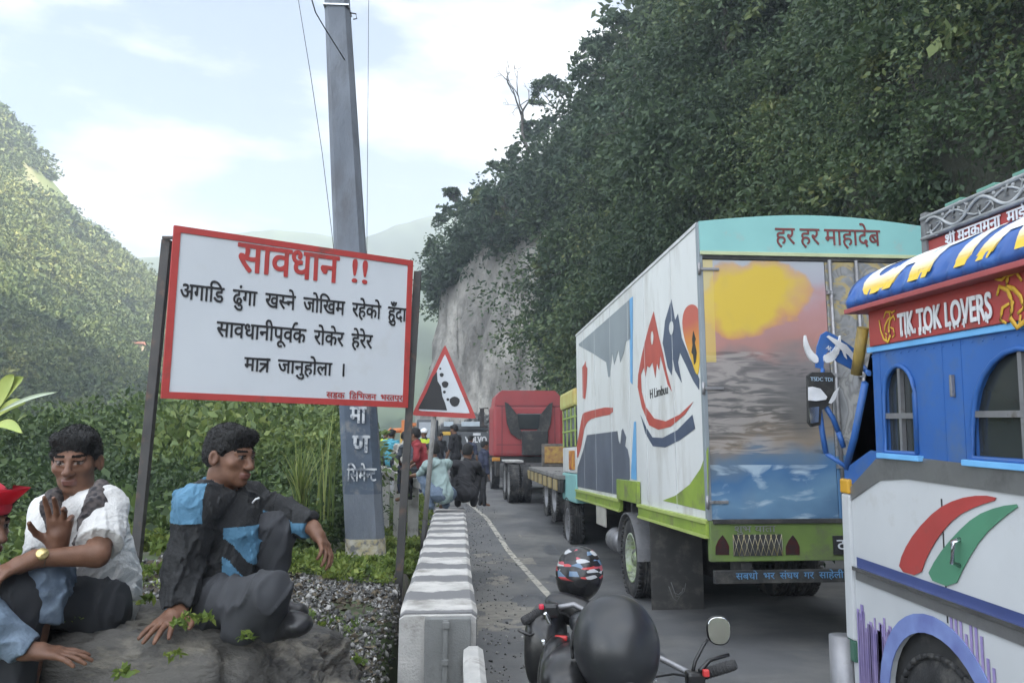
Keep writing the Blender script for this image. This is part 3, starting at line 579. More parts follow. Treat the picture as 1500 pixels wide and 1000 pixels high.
M_ARTRED = mat('art_red', (.40, .065, .045), (.33, .05, .038), .5, 4)
M_NAVY = mat('art_slate_blue', (.055, .075, .125), (.04, .055, .095), .5, 3)
M_SLATE = mat('art_grey', (.22, .25, .27), (.17, .195, .215), .5, 1.2)
M_SKYB = mat('art_sky_blue', (.13, .34, .58), (.10, .28, .50), .5, 4)
def wheel(parent, c, r, wd, side=-1, rimcol=None, name='wheel', dual=False):
    """wheel with its axle along x; side -1: outer face towards -x"""
    for k in range(2 if dual else 1):
        cc = Vector(c) + Vector((-side*(wd+.04)*k, 0, 0)); Mx = Matrix.Translation(cc) @ Matrix.Rotation(R(90)*(-1 if side < 0 else 1)*1, 4, 'Y'); h = wd/2
        w_ = obj(name, *_tyre(r, h, Mx), parent, True)
        if k == 0:
            _b = BM(); ri = r*.60; dish = .05 if not dual else -.09*0-.10
            lathe(_b, [(ri*1.04, h*.80), (ri*1.02, h*.92), (ri*.94, h*.9), (ri*.90, h*.1+dish*.3), (ri*.62, h*.1+dish), (ri*.40, h*.2+dish), (ri*.36, h*.55), (ri*.22, h*.75), (0, h*.78)], 28, Mx)
            obj('rim', _b, rimcol or M_STEEL, w_, True)
            _b = BM()
            for j in range(8):
                a = 2*math.pi*j/8; tube(_b, [Mx @ Vector((ri*.5*math.cos(a), ri*.5*math.sin(a), h*.1+dish)), Mx @ Vector((ri*.5*math.cos(a), ri*.5*math.sin(a), h*.1+dish+.035))], .016, 6)
            for j in range(8):
                a = 2*math.pi*(j+.5)/8; q = Mx @ Vector((ri*.76*math.cos(a), ri*.76*math.sin(a), h*.1+dish*.75+.012)); lathe(_b, [(.05*ri/.3, 0), (0, .004)], 10, Matrix.Translation(q) @ Mx.to_3x3().to_4x4(), 1)
            o = obj('wheel_bolts', _b, [M_STEEL, M_CHASSIS], w_); o['kind'] = 'stuff'
def _tyre(r, h, Mx):
    _b = BM(); pr = [(r*.60, -h*.8), (r*.66, -h*.95), (r*.82, -h*1.0), (r*.94, -h*.92), (r*.985, -h*.78)]
    n = 5
    for i in range(n):
        z0 = -h*.78 + 2*h*.78*i/n; z1 = -h*.78 + 2*h*.78*(i+1)/n; pr += [(r, z0+.006), (r, z1-.010), (r-.014, z1-.006), (r-.014, z1)]
    pr += [(r*.985, h*.78), (r*.94, h*.92), (r*.82, h*1.0), (r*.66, h*.95), (r*.60, h*.8)]
    lathe(_b, pr, 44, Mx)
    for i in range(44):                 # tread cuts on the shoulders
        a = 2*math.pi*(i+.5)/44
        for s in (-1, 1):
            q = Mx @ Matrix.Rotation(a, 4, 'Z') @ Matrix.Translation((r-.004, 0, s*h*.86)); box(_b, q.translation, (.022, .05, .05), q.to_3x3())
    return _b, M_RUBBER
class Frame:
    """a vehicle's own axes: x right, y forward, z up from its root"""
    def __init__(s, loc, rz=0, rx=0): s.loc = Vector(loc); s.rz, s.rx = rz, rx; s.M = Matrix.Translation(loc) @ Matrix.Rotation(R(rz), 4, 'Z') @ Matrix.Rotation(R(rx), 4, 'X'); s.I = s.M.inverted()
    def hit(s, px, py, axis, val):
        o = s.I @ Vector((0, 0, CAM_H)); d = s.I.to_3x3() @ ray(px, py); t = (val - o[axis])/d[axis]; return o + d*t
    def side(s, px, py, x=0): p = s.hit(px, py, 0, x); return (p.y, p.z)
    def rear(s, px, py, y=0): p = s.hit(px, py, 1, y); return (p.x, p.z)
def decal(name, pts, fr, m, parent, lift=.003, th=.002, x=0, it=0, mapf=None):
    P_ = [fr.side(*(mapf(*q) if mapf else q), x) for q in pts]
    if it: P_ = smooth_poly(P_, it)
    _b = BM(); prism(_b, P_, (x-lift, 0, 0), (0, 1, 0), (0, 0, 1), -th); bmesh.ops.recalc_face_normals(_b, faces=_b.faces[:]); return obj(name, _b, m, parent)
# ---------------------------------------------------------------- painted box truck
YR = 7.5; _l = PY(1040, 787, YR); FA = Frame((_l.x, YR, -.29), 1.0, -1.2)
ta = empty('box_truck', FA.loc, 'long painted box truck with teal arched header and sunset mural on its rear doors', 'truck', rz=1.0, rx=-1.2)
xl = 0; xr, zt = FA.rear(1352, 333); _, zhb = FA.rear(1045, 371); _, zfl = FA.rear(1045, 762); _, zsk = FA.rear(1040, 787); zpk = FA.rear(1197, 317)[1]
LEN = FA.side(844, 503)[0]
_b = BM(); n = 14
arch = lambda k: zt + (zpk-zt)*math.sin(math.pi*k)
def box_body():
    P0 = [(0, zfl), (0, zt)] + [(xr*k, arch(k)) for k in np.linspace(.06, .94, n)] + [(xr, zt), (xr, zfl)]
    A_ = [_b.verts.new((x, .012, z)) for x, z in P0]; B_ = [_b.verts.new((x, LEN, z)) for x, z in P0]
    for i in range(len(P0)): _b.faces.new((A_[i], A_[(i+1) % len(P0)], B_[(i+1) % len(P0)], B_[i]))
    _b.faces.new(A_[::-1]); _b.faces.new(B_); bmesh.ops.recalc_face_normals(_b, faces=_b.faces[:])
box_body(); obj('box_body', _b, M_TRUCKW, ta)
_b = BM(); bx(_b, -.012, .03, -.02, .055, zfl, zt-.005, .006); bx(_b, xr-.03, xr+.012, -.02, .055, zfl, zt-.005, .006); split(obj('corner_post', _b, M_SLATE, ta))
_b = BM()
for k in (.135, .30, .42, .58, .75, .9):                         # panel joints of the side sheeting
    bx(_b, -.006, .004, LEN*k-.006, LEN*k+.006, zfl+.05, zt-.02)
bx(_b, -.012, .006, .03, LEN, zt-.035, zt+.004, .004); obj('side_trim', _b, mat('trim_grey_white', (.52, .53, .53), None, .5), ta)
# header
_b = BM(); prism(_b, [(.004, zhb), (xr-.004, zhb)] + [(xr*(1-k), arch(1-k)-.002) for k in np.linspace(0, 1, 16)], (0, -.035, 0), (1, 0, 0), (0, 0, 1), -.04); bmesh.ops.recalc_face_normals(_b, faces=_b.faces[:]); hd = obj('header', _b, M_TEAL, ta)
_b = BM(); bx(_b, 0, xr, -.045, -.034, zhb-.025, zhb+.012, .003); obj('header_lip', _b, mat('pale_yellow_green', (.45, .50, .30), None, .5), ta)
def rfit(x0, x1, yb, yh, y=-.037): a = FA.rear(x0, yb, y); b = FA.rear(x1, yb, y); c = FA.rear((x0+x1)/2, yh, y); return (Vector((0, y, 0)), Vector((1, 0, 0)), Vector((0, 0, 1)), a[0], b[0], a[1], c[1])
letter('header_lettering', ['हर', ' ', 'हर', ' ', 'माहादेब'], rfit(1136, 1290, 357, 336), mat('maroon_paint', (.16, .035, .035), None, .6), ta, .008)
# rear doors with their mural
def mural(name, right=False):
    m = bpy.data.materials.new(name); m.use_nodes = True; n = m.node_tree.nodes; l = m.node_tree.links; p = n['Principled BSDF']; p.inputs['Roughness'].default_value = .5
    t = n.new('ShaderNodeTexCoord'); s = n.new('ShaderNodeSeparateXYZ'); l.new(t.outputs['Object'], s.inputs[0])
    def M(op, a, b=None, c=None):
        q = n.new('ShaderNodeMath'); q.operation = op
        for i, v in enumerate((a, b, c)):
            if v is None: continue
            if isinstance(v, (int, float)): q.inputs[i].default_value = v
            else: l.new(v, q.inputs[i])
        return q.outputs[0]
    def NZ(sc, st, det=4, dist=0):
        k = n.new('ShaderNodeMapping'); k.inputs['Scale'].default_value = st; l.new(t.outputs['Object'], k.inputs['Vector']); q = n.new('ShaderNodeTexNoise'); q.inputs['Scale'].default_value = sc; q.inputs['Detail'].default_value = det; q.inputs['Distortion'].default_value = dist; l.new(k.outputs['Vector'], q.inputs['Vector']); return q.outputs['Fac']
    def RAMP(f, st):
        r = n.new('ShaderNodeValToRGB'); e = r.color_ramp.elements
        while len(e) < len(st): e.new(.5)
        for i, (a, c) in enumerate(st): e[i].position = a; e[i].color = (*c, 1)
        l.new(f, r.inputs['Fac']); return r.outputs['Color']
    def MIX(f, a, b):
        q = n.new('ShaderNodeMix'); q.data_type = 'RGBA'; l.new(f, q.inputs['Factor'])
        for nm, v in (('A', a), ('B', b)):
            if isinstance(v, tuple): q.inputs[nm].default_value = (*v, 1)
            else: l.new(v, q.inputs[nm])
        return q.outputs['Result']
    H_ = zhb - zfl; zz = M('DIVIDE', M('SUBTRACT', s.outputs['Z'], zfl), H_); X_ = M('DIVIDE', s.outputs['X'], xr)
    if not right:
        big = NZ(1.3, (1, 1, 1.6), 3); f = M('ADD', zz, M('MULTIPLY_ADD', big, .30, -.15)); f = M('ADD', f, M('MULTIPLY', M('SUBTRACT', .3, X_), .12))
        col = RAMP(f, [(.0, (.05, .11, .20)), (.08, (.11, .21, .32)), (.17, (.05, .13, .26)), (.235, (.10, .15, .21)), (.28, (.19, .155, .12)), (.36, (.095, .09, .085)), (.50, (.12, .115, .115)), (.60, (.17, .15, .15)), (.66, (.34, .17, .15)), (.76, (.36, .20, .20)), (.84, (.32, .32, .36)), (1, (.34, .37, .40))])
        wv = NZ(2.6, (.55, 1, 4.2), 3, 2.2); band = M('MULTIPLY', M('GREATER_THAN', zz, .24), M('LESS_THAN', zz, .62)); g1 = RAMP(wv, [(.47, (0, 0, 0)), (.57, (1, 1, 1))]); g1 = M('MULTIPLY', g1, band); g1 = M('MULTIPLY', g1, RAMP(M('ADD', X_, M('MULTIPLY', big, .35)), [(.40, (.65, .65, .65)), (.56, (.05, .05, .05))])); col = MIX(g1, col, (.33, .30, .28))
        g2 = RAMP(wv, [(.36, (1, 1, 1)), (.44, (0, 0, 0))]); g2 = M('MULTIPLY', M('MULTIPLY', g2, band), .45); col = MIX(g2, col, (.045, .045, .05))
        wh = RAMP(NZ(3.0, (1, 1, 2.4), 4, .6), [(.54, (0, 0, 0)), (.68, (1, 1, 1))]); wh = M('MULTIPLY', M('MULTIPLY', wh, M('LESS_THAN', zz, .2)), .8); col = MIX(wh, col, (.36, .46, .54))
        yx = M('DIVIDE', M('SUBTRACT', X_, .24), .25); yz = M('DIVIDE', M('SUBTRACT', M('SUBTRACT', zz, M('MULTIPLY', X_, .12)), .80), .155); yd = M('ADD', M('ADD', M('MULTIPLY', yx, yx), M('MULTIPLY', yz, yz)), M('MULTIPLY_ADD', NZ(1.7, (1, 1, 1), 5), 2.6, -1.3))
        col = MIX(RAMP(yd, [(.85, (.55, .55, .55)), (1.0, (0, 0, 0))]), col, (.50, .20, .06)); col = MIX(RAMP(yd, [(.50, (1, 1, 1)), (.98, (0, 0, 0))]), col, (.52, .37, .045))
        side_ = M('MULTIPLY', M('LESS_THAN', X_, .055), M('MULTIPLY', M('GREATER_THAN', zz, .58), .6)); col = MIX(side_, col, (.55, .42, .08))
    else:
        r = NZ(2.2, (1, 1, 1), 2, 2.8); col = RAMP(r, [(.3, (.13, .135, .14)), (.5, (.24, .245, .25)), (.56, (.15, .15, .15)), (.64, (.28, .28, .27)), (.8, (.20, .20, .20))])
        g = M('MULTIPLY', RAMP(NZ(2.4, (1, 1, 1.3), 3, 3.5), [(.52, (0, 0, 0)), (.60, (1, 1, 1))]), M('MULTIPLY', M('GREATER_THAN', zz, .55), .75)); col = MIX(g, col, (.38, .29, .10))
        bl = M('LESS_THAN', M('ADD', zz, M('MULTIPLY_ADD', NZ(1.5, (1, 1, 1.5), 3), .25, -.12)), .24); col = MIX(bl, col, (.09, .20, .36))
    gr = RAMP(NZ(1.5, (1, 1, .6), 8), [(.55, (0, 0, 0)), (.75, (1, 1, 1))]); col = MIX(M('MULTIPLY', gr, .35), col, (.16, .15, .14)); l.new(col, p.inputs['Base Color'])
    return m
xm = FA.rear(1213, 500)[0]
_b = BM(); bx(_b, .03, xm-.004, -.018, .011, zfl+.01, zhb-.07, .004); obj('rear_door', _b, mural('mural_left'), ta)
_b = BM(); bx(_b, xm+.004, xr-.03, -.018, .011, zfl+.01, zhb-.07, .004); obj('rear_door', _b, mural('mural_right', True), ta)
_b = BM(); bx(_b, .03, xr-.03, -.03, .011, zhb-.066, zhb-.024, .004); obj('door_rail', _b, M_CHASSIS, ta)
for px in (1215, 1254):
    a = FA.rear(px, 385, -.05); b = FA.rear(px, 755, -.05); _b = BM(); tube(_b, [(a[0], -.05, zhb-.06), (a[0], -.05, zfl+.02)], .02, 8)
    for k in (.12, .45, .8): bx(_b, a[0]-.04, a[0]+.04, -.068, -.018, a[1]*(1-k)+zfl*k-.02, a[1]*(1-k)+zfl*k+.02, .004)
    obj('locking_bar', _b, M_STEEL, ta)
_b = BM()
for py in (395, 569, 735):
    z = FA.rear(1045, py)[1]; bx(_b, -.02, .19, -.034, -.018, z-.014, z+.014, .003); tube(_b, [(-.012, -.03, z-.06), (-.012, -.03, z+.06)], .016, 8)
split(obj('hinge', _b, M_STEEL, ta))
# painted side art (picture boxes of the enlarged views mapped onto the side panel)
z6 = lambda x, y: (820+.36*x, 300+.36*y); z4 = lambda x, y: (820+.32*x, 480+.32*y); z7 = lambda x, y: (820+.36*x, 620+.36*y)
art = ta
decal('art_grey_field', [(78, 566), (285, 385), (290, 545), (270, 555), (262, 600), (247, 640), (240, 590), (222, 650), (214, 600), (205, 700), (198, 700), (190, 640), (140, 607), (80, 574)], FA, M_SLATE, art, mapf=z6)
decal('art_blue_stripe', [(284, 384), (298, 373), (297, 730), (288, 720)], FA, M_SKYB, art, mapf=z6)
decal('art_blue_stripe', [(341, 430), (350, 428), (353, 696), (326, 690), (333, 560)], FA, M_SKYB, art, mapf=z4)
decal('art_red_dab', [(92, 660), (100, 650), (105, 635), (107, 655), (113, 665), (110, 740), (104, 790), (94, 785)], FA, M_ARTRED, art, mapf=z6)
decal('art_red_bracket', [(245, 355), (243, 395), (185, 405), (134, 420), (116, 450), (108, 490), (98, 550), (80, 605), (75, 560), (86, 500), (103, 400), (112, 386)], FA, M_ARTRED, art, mapf=z4, it=1)
decal('art_dark_panel', [(126, 490), (265, 472), (270, 515), (278, 532), (284, 470), (290, 460), (305, 500), (300, 540), (312, 555), (320, 600), (322, 690), (278, 765), (78, 726), (82, 640), (108, 560)], FA, mat('art_storm_blue', (.095, .11, .145), (.06, .07, .095), .5, 1.4), art, mapf=z4)
decal('art_red_mountain', [(383, 433), (405, 540), (420, 600), (436, 680), (457, 758), (440, 730), (420, 650), (410, 612), (405, 672), (396, 642), (390, 702), (378, 640), (366, 662), (356, 655), (350, 698), (343, 660), (331, 690), (334, 760), (350, 820), (385, 868), (432, 880), (490, 852), (545, 800), (510, 852), (452, 902), (402, 914), (365, 896), (335, 822), (318, 740), (320, 690), (335, 610), (345, 568), (365, 490)], FA, M_ARTRED, art, mapf=z6)
decal('art_white_eye', [(378, 575), (372, 550), (374, 518), (380, 512), (384, 540)], FA, M_TRUCKW, art, .006, mapf=z6, it=1)
decal('art_slate_mountain', [(455, 385), (470, 470), (482, 443), (497, 540), (530, 622), (569, 708), (568, 752), (545, 716), (510, 642), (490, 600), (482, 640), (497, 722), (470, 672), (462, 626), (456, 692), (440, 660), (420, 562), (430, 470)], FA, M_NAVY, art, mapf=z6)
decal('art_white_eye', [(452, 528), (446, 500), (452, 474), (462, 474), (466, 500), (460, 528)], FA, M_TRUCKW, art, .006, mapf=z6, it=1)
def sunmat():
    m = mat('art_sun', (.45, .10, .05), (.38, .08, .05), .5, 5); n = m.node_tree.nodes; l = m.node_tree.links; p = n['Principled BSDF']; t = n.new('ShaderNodeTexCoord'); s = n.new('ShaderNodeSeparateXYZ'); l.new(t.outputs['Object'], s.inputs[0])
    a = FA.side(1012, 445); b = FA.side(1015, 552); r = n.new('ShaderNodeMapRange'); r.inputs['From Min'].default_value = b[1]; r.inputs['From Max'].default_value = a[1]; l.new(s.outputs['Z'], r.inputs['Value'])
    c = n.new('ShaderNodeValToRGB'); e = c.color_ramp.elements; e[0].color = (.62, .40, .03, 1); e[0].position = .15; e[1].color = (.42, .09, .06, 1); e[1].position = .75; x = e.new(.45); x.color = (.55, .22, .03, 1); l.new(r.outputs[0], c.inputs[0]); l.new(c.outputs[0], p.inputs['Base Color']); return m
decal('art_sun', [(540, 402), (515, 415), (501, 450), (500, 500), (512, 560), (535, 625), (556, 690), (566, 690), (572, 620), (577, 540), (574, 460), (562, 415)], FA, sunmat(), art, mapf=z6, it=2)
decal('art_bird', [(546, 512), (551, 530), (556, 545), (552, 560), (560, 600), (556, 640), (549, 650), (545, 610), (538, 600), (543, 570), (541, 545)], FA, M_BLACKP, art, .006, mapf=z6)
decal('art_navy_swoosh', [(330, 855), (350, 900), (378, 945), (420, 947), (480, 915), (541, 853), (552, 910), (490, 956), (430, 986), (380, 981), (350, 930)], FA, M_NAVY, art, mapf=z6)
decal('art_green_curve', [(606, 92), (606, 358), (420, 313), (470, 294), (530, 248), (575, 182)], FA, M_LIME, art, mapf=z7)
a = FA.side(953, 584); b = FA.side(979, 576); c = FA.side(966, 566)
letter('art_lettering', ['H', ' ', 'Limbuu'], (Vector((-.002, 0, 0)), Vector((0, -1, 0)), Vector((0, 0, 1)), -a[0], -b[0], (a[1]+b[1])/2, c[1]), M_BLACKP, art, .0, base=False)
# skirt, wheel well, rear bumper
ya0, ya1 = FA.side(938, 745)[0], FA.side(910, 745)[0]; yf = FA.side(846, 735)[0]
_b = BM(); bx(_b, -.03, .03, .0, ya0, zsk, zfl-.002, .006); bx(_b, -.03, .03, ya1, yf, zsk, zfl-.002, .006); split(obj('side_skirt', _b, M_LIME, ta))
_b = BM(); bx(_b, -.05, .0, 0, ya0, zfl-.03, zfl+.01, .005); bx(_b, -.05, .0, ya1, yf, zfl-.03, zfl+.01, .005); bx(_b, -.045, .0, .0, ya0, zsk-.01, zsk+.02, .004); bx(_b, -.045, 0, ya1, yf, zsk-.01, zsk+.02, .004); split(obj('skirt_rail', _b, mat('lime_edge', (.36, .44, .12), None, .45), ta))
q0, q1 = FA.side(938, 705), FA.side(912, 745); _b = BM(); bx(_b, -.052, -.006, q0[0]-.02, ya1+.05, zfl+.012, q0[1], .006); obj('wheel_arch_cover', _b, M_LIME, ta)
yw = (ya0+ya1)/2; rw = .52; zw = rw
_b = BM(); na = 12
for i in range(na):
    a0, a1 = math.pi*i/na, math.pi*(i+1)/na; rr = .60
    p = [(-.06, yw+rr*math.cos(a0), zw+.02+rr*.95*math.sin(a0)), (-.06, yw+rr*math.cos(a1), zw+.02+rr*.95*math.sin(a1)), (.3, yw+rr*math.cos(a1), zw+.02+rr*.95*math.sin(a1)), (.3, yw+rr*math.cos(a0), zw+.02+rr*.95*math.sin(a0))]
    _b.faces.new([_b.verts.new(v) for v in p])
bmesh.ops.remove_doubles(_b, verts=_b.verts[:], dist=.001); bmesh.ops.solidify(_b, geom=_b.faces[:], thickness=.02); split(obj('mudguard', _b, M_STEEL, ta))
for (yy, cols) in ((yw, None),):
    wheel(ta, (-.03+.14, yy, zw), rw, .26, -1, mat('green_white_rim', (.45, .47, .44), (.22, .32, .06), .5, 9, dirt=(.08, .08, .07), dscale=8, dlo=.5, dhi=.65), dual=True)
    wheel(ta, (xr+.03-.14, yy, zw), rw, .26, 1, dual=True)
yfw = FA.side(836, 745)[0] + .3
wheel(ta, (.10, yfw, zw), rw, .26, -1); wheel(ta, (xr-.10, yfw, zw), rw, .26, 1)
zb0 = FA.rear(1050, 822)[1]
_b = BM(); bx(_b, .0, xr, -.03, .05, zb0, zfl-.004, .008); obj('rear_bumper', _b, M_LIMED, ta)
_b = BM(); bx(_b, .03, xr, -.05, .0, zfl-.03, zfl+.012, .004); obj('door_sill', _b, M_CHASSIS, ta)
for px in (1058, 1161):
    pts = [FA.rear(px+dx, py, -.034) for dx, py in ((-10, 812), (10, 812), (10, 800), (6, 791), (0, 783), (-6, 791), (-10, 800))]; _b = BM(); prism(_b, pts, (0, -.034, 0), (1, 0, 0), (0, 0, 1), .004); bmesh.ops.recalc_face_normals(_b, faces=_b.faces[:]); obj('tail_light', _b, mat('tail_lens', (.05, .012, .012), (.02, .02, .02), .3, 20), ta)
g0, g1 = FA.rear(1075, 814, -.04), FA.rear(1145, 782, -.04); _b = BM(); bx(_b, g0[0], g1[0], -.036, -.03, g0[1], g1[1]); gr = obj('grille', _b, M_CHASSIS, ta)
_b = BM()
for i in range(10):
    for s in (1, -1):
        x = g0[0] + (g1[0]-g0[0])*(i/9); x2 = min(max(x + s*.06, g0[0]), g1[0]); tube(_b, [(x, -.04, g0[1]), (x2, -.04, g1[1])], .0025, 4)
obj('wire_mesh', _b, mat('yellowed_wire', (.40, .33, .12), (.30, .30, .28), .5, 9), gr)
letter('bumper_lettering', 'शुभ यात्रा'.replace('त्र', 'त'), rfit(1076, 1136, 779, 770, -.034), M_STEEL, ta, .0)
l0, l1 = FA.rear(1048, 855, -.06), FA.rear(1048, 836, -.06); _b = BM(); bx(_b, l0[0], xr, -.06, .0, l0[1], l1[1], .005); bx(_b, .3, .4, 0, .3, l0[1], zb0); bx(_b, xr-.4, xr-.3, 0, .3, l0[1], zb0); obj('underrun_bar', _b, M_CHASSIS, ta)
letter('bar_lettering', ['सबधो', '  ', 'भर', '  ', 'संघर्ष'.replace('र्ष', 'ष'), '  ', 'गर', '  ', 'साहेली'], rfit(1078, 1236, 848, 838, -.063), mat('sky_blue_letters', (.10, .24, .42), None, .6), ta, .006)
pl0, pl1 = FA.rear(1222, 812, -.05), FA.rear(1240, 784, -.05); _b = BM(); bx(_b, pl0[0], pl0[0]+.30, -.05, -.034, pl0[1], pl1[1], .003); npl = obj('number_plate', _b, M_BLACKP, ta)
letter('plate_lettering', ['ट', ' ', '८'], (Vector((0, -.052, 0)), Vector((1, 0, 0)), Vector((0, 0, 1)), pl0[0]+.03, pl0[0]+.26, pl0[1]+.05, pl1[1]-.04), M_WHITEP, npl, .01)
# mud flap behind the wheel, chassis, tank, tool plate
f0, f1 = FA.rear(957, 895, .9), FA.rear(1028, 838, .9)
yfl = ya0 - .45
f0, f1 = FA.rear(955, 895, yfl), FA.rear(1028, 780, yfl)
_b = BM(); bx(_b, f0[0], f1[0], yfl, yfl+.012, f0[1], zsk, .004); mf = obj('mud_flap', _b, mat('flap_rubber', (.065, .063, .06), (.045, .044, .043), .8, 5, bump=.2, dirt=(.12, .115, .10), dscale=5, dlo=.5, dhi=.7), ta)
_b = BM(); c = (f0[0]+f1[0])/2; z = f0[1] + .22
for k in range(5):
    a = 2.4 - k*.45; tube(_b, [(c - .11 + .03*k, yfl-.003, z + .12*math.sin(k*1.3+.6)), (c - .06 + .035*k, yfl-.003, z - .07 + .02*k), (c + .03*k - .02, yfl-.003, z - .10 + .05*k)], .006, 5)
obj('flap_emblem', _b, mat('chalk_grey', (.17, .17, .165), None, .8), mf)
_b = BM()
for x in (.55, xr-.55): bx(_b, x-.05, x+.05, .05, LEN+1.6, zsk+.0, zsk+.16)
for y in np.linspace(.4, LEN-.4, 8): bx(_b, .02, xr-.02, y-.04, y+.04, zsk+.02, zfl-.01)
bx(_b, .3, xr-.3, yw-.09, yw+.09, zw-.1, zw+.1); bx(_b, xr*.5-.25, xr*.5+.25, yw-.25, yw+.25, zw-.24, zw+.24, .1)
bx(_b, .1, xr-.1, yw+.7, yw+.72, .35, zsk+.1)
obj('chassis', _b, M_CHASSIS, ta)
t0 = FA.side(905, 785, .05); Mt = Matrix.Translation((.12, t0[0]+.15, .62)) @ Matrix.Rotation(R(90), 4, 'X'); _b = BM(); pr = [(0, -.3), (.12, -.3), (.17, -.26)]
for k in range(7): z = -.25 + k*.07; pr += [(.175, z), (.175, z+.04), (.165, z+.05), (.165, z+.065)]
pr += [(.17, .26), (.12, .3), (0, .3)]; lathe(_b, pr, 20, Mt); obj('air_tank', _b, M_STEEL, ta, True)
p0, p1 = FA.side(888, 772, -.02), FA.side(874, 738, -.02); _b = BM(); bx(_b, -.03, -.01, p0[0], p1[0], p0[1], p1[1], .004); obj('side_plate', _b, mat('cream_plate', (.42, .41, .36), (.33, .32, .28), .6), ta)
# cab ahead of the box
y0, y1 = LEN+.05, LEN+1.75; zc = FA.side(830, 575)[1]
_b = BM(); bx(_b, -.02, xr+.02, y0, y1, zsk+.45, zsk+.95, .03); cab = obj('cab', _b, M_TRUCKW, ta)
_b = BM(); bx(_b, -.03, xr+.03, y0, y1+.05, zsk-.1, zsk+.44, .03); obj('cab_skirt', _b, M_TEAL, cab)
_b = BM(); bx(_b, -.02, xr+.02, y0, y1-.1, zsk+.96, zc-.35, .02); obj('cab_glazing', _b, M_GLASS, cab)
_b = BM()
for y in (y0+.04, y0+.55, y0+1.05, y1-.14): bx(_b, -.035, -.008, y-.025, y+.025, zsk+.96, zc-.35)
for k in (.4, .75): bx(_b, -.04, -.008, y0, y1-.1, zsk+.96+(zc-zsk-1.31)*k-.015, zsk+.96+(zc-zsk-1.31)*k+.015)
obj('window_bars', _b, mat('lime_bars', (.30, .40, .10), None, .5), cab)
_b = BM(); bx(_b, -.06, xr+.06, y0, y1+.1, zc-.34, zc, .06); obj('cab_roof', _b, mat('cab_roof_paint', (.42, .46, .16), (.40, .30, .08), .5, 3), cab)
_b = BM(); bx(_b, -.045, -.024, y0+.15, y0+.75, zsk+.52, zsk+.88, .004); obj('cab_ornament', _b, mat('cab_art', (.58, .32, .03), (.30, .05, .04), .5, 7), cab)
# ---------------------------------------------------------------- blue cab truck at the right edge
FB = Frame((2.25, 4.25, 0), 0, 1.5)
tb = empty('blue_cab_truck', FB.loc, 'blue and white truck cab with arched windows and lettered roof visor at right edge', 'truck', rx=1.5)
S = FB.side; W2 = 2.3; YB = -4.2
M_BLUE = mat('cab_blue_paint', (.028, .115, .36), (.020, .085, .28), .5, 1.6, dirt=(.06, .11, .21), dscale=5, dlo=.5, dhi=.75, bump=.12, bscale=9)
M_BLUEL = mat('pale_blue_trim', (.16, .42, .72), (.12, .34, .62), .4, 6)
M_CABW = mat('cab_white_paint', (.50, .515, .525), (.43, .445, .455), .4, 1.5, dirt=(.36, .35, .33), dscale=2.5, dlo=.57, dhi=.75)
M_BANDR = mat('cab_red_paint', (.36, .045, .04), (.28, .04, .035), .5, 3, dirt=(.20, .06, .05), dscale=4, dlo=.55, dhi=.7)
M_STAIN = mat('brushed_stainless', (.34, .34, .345), (.24, .24, .245), .38, 3, metal=.75, dirt=(.18, .18, .18), dscale=3, dlo=.5, dhi=.7)
def panel_holes(name, outer, holes, m, parent, x=0, th=.035):
    bm = BM(); es = []
    for lp in [outer] + holes:
        vs = [bm.verts.new((x, p[0], p[1])) for p in lp]; es += [bm.edges.new((vs[i], vs[(i+1) % len(vs)])) for i in range(len(vs))]
    bmesh.ops.triangle_fill(bm, edges=es, use_beauty=True); g = bmesh.ops.extrude_face_region(bm, geom=bm.faces[:])
    for v in [e for e in g['geom'] if isinstance(e, bmesh.types.BMVert)]: v.co.x += th
    bmesh.ops.recalc_face_normals(bm, faces=bm.faces[:]); return obj(name, bm, m, parent)
def archw(y0, y1, zb, zt_):          # arched window outline between y0 (front) and y1 (rear)
    c = (y0+y1)/2; h = abs(y1-y0)/2; zs = zt_ - h*1.05
    return [(y1, zb), (y0, zb)] + [(c + h*math.cos(a), zs + (zt_-zs)*math.sin(a)) for a in np.linspace(0, math.pi, 13)]
zsill = S(1340, 664)[1]; zhead = S(1400, 488)[1]
zband0 = S(1285, 508)[1]; zband1 = S(1275, 462)[1]; zlip = S(1270, 452)[1]
w1 = archw(S(1297, 600)[0], S(1342, 600)[0], zsill, S(1318, 535)[1]); _y = S(1425, 600)[0]; w2 = archw(_y, _y - .62, zsill, S(1462, 514)[1])
_y3 = _y - .62 - .32; w3 = archw(_y3, _y3-.62, zsill, S(1462, 514)[1])
yf = S(1281, 600)[0]
panel_holes('cab_wall', [(yf, zsill-.10), (yf, zband0), (YB, zband0), (YB, zsill-.10)], [w1, w2, w3], M_BLUE, tb)
for w_ in (w1, w2, w3):
    _b = BM(); ys = [p[0] for p in w_]; zs = [p[1] for p in w_]
    prism(_b, w_, (.022, 0, 0), (0, 1, 0), (0, 0, 1), .004); bmesh.ops.recalc_face_normals(_b, faces=_b.faces[:]); wn = obj('window', _b, M_GLASS, tb)
    _b = BM(); c = (max(ys)+min(ys))/2; h = max(zs)-min(zs)
    bx(_b, -.002, .02, c-.012, c+.012, min(zs), max(zs)-.004); bx(_b, -.004, .018, min(ys), max(ys), min(zs)+h*.42-.014, min(zs)+h*.42+.014); obj('window_bars', _b, M_STEEL, wn)
    _b = BM(); q = [(-.004, p[0], p[1]) for p in w_]; tube(_b, q + [q[0]], .013, 6); obj('window_rim', _b, M_BLUE, wn)
    _b = BM(); bx(_b, -.035, -.001, min(ys)-.05, max(ys)+.05, zsill-.035, zsill-.008, .004); obj('window_sill', _b, M_BLUEL, wn)
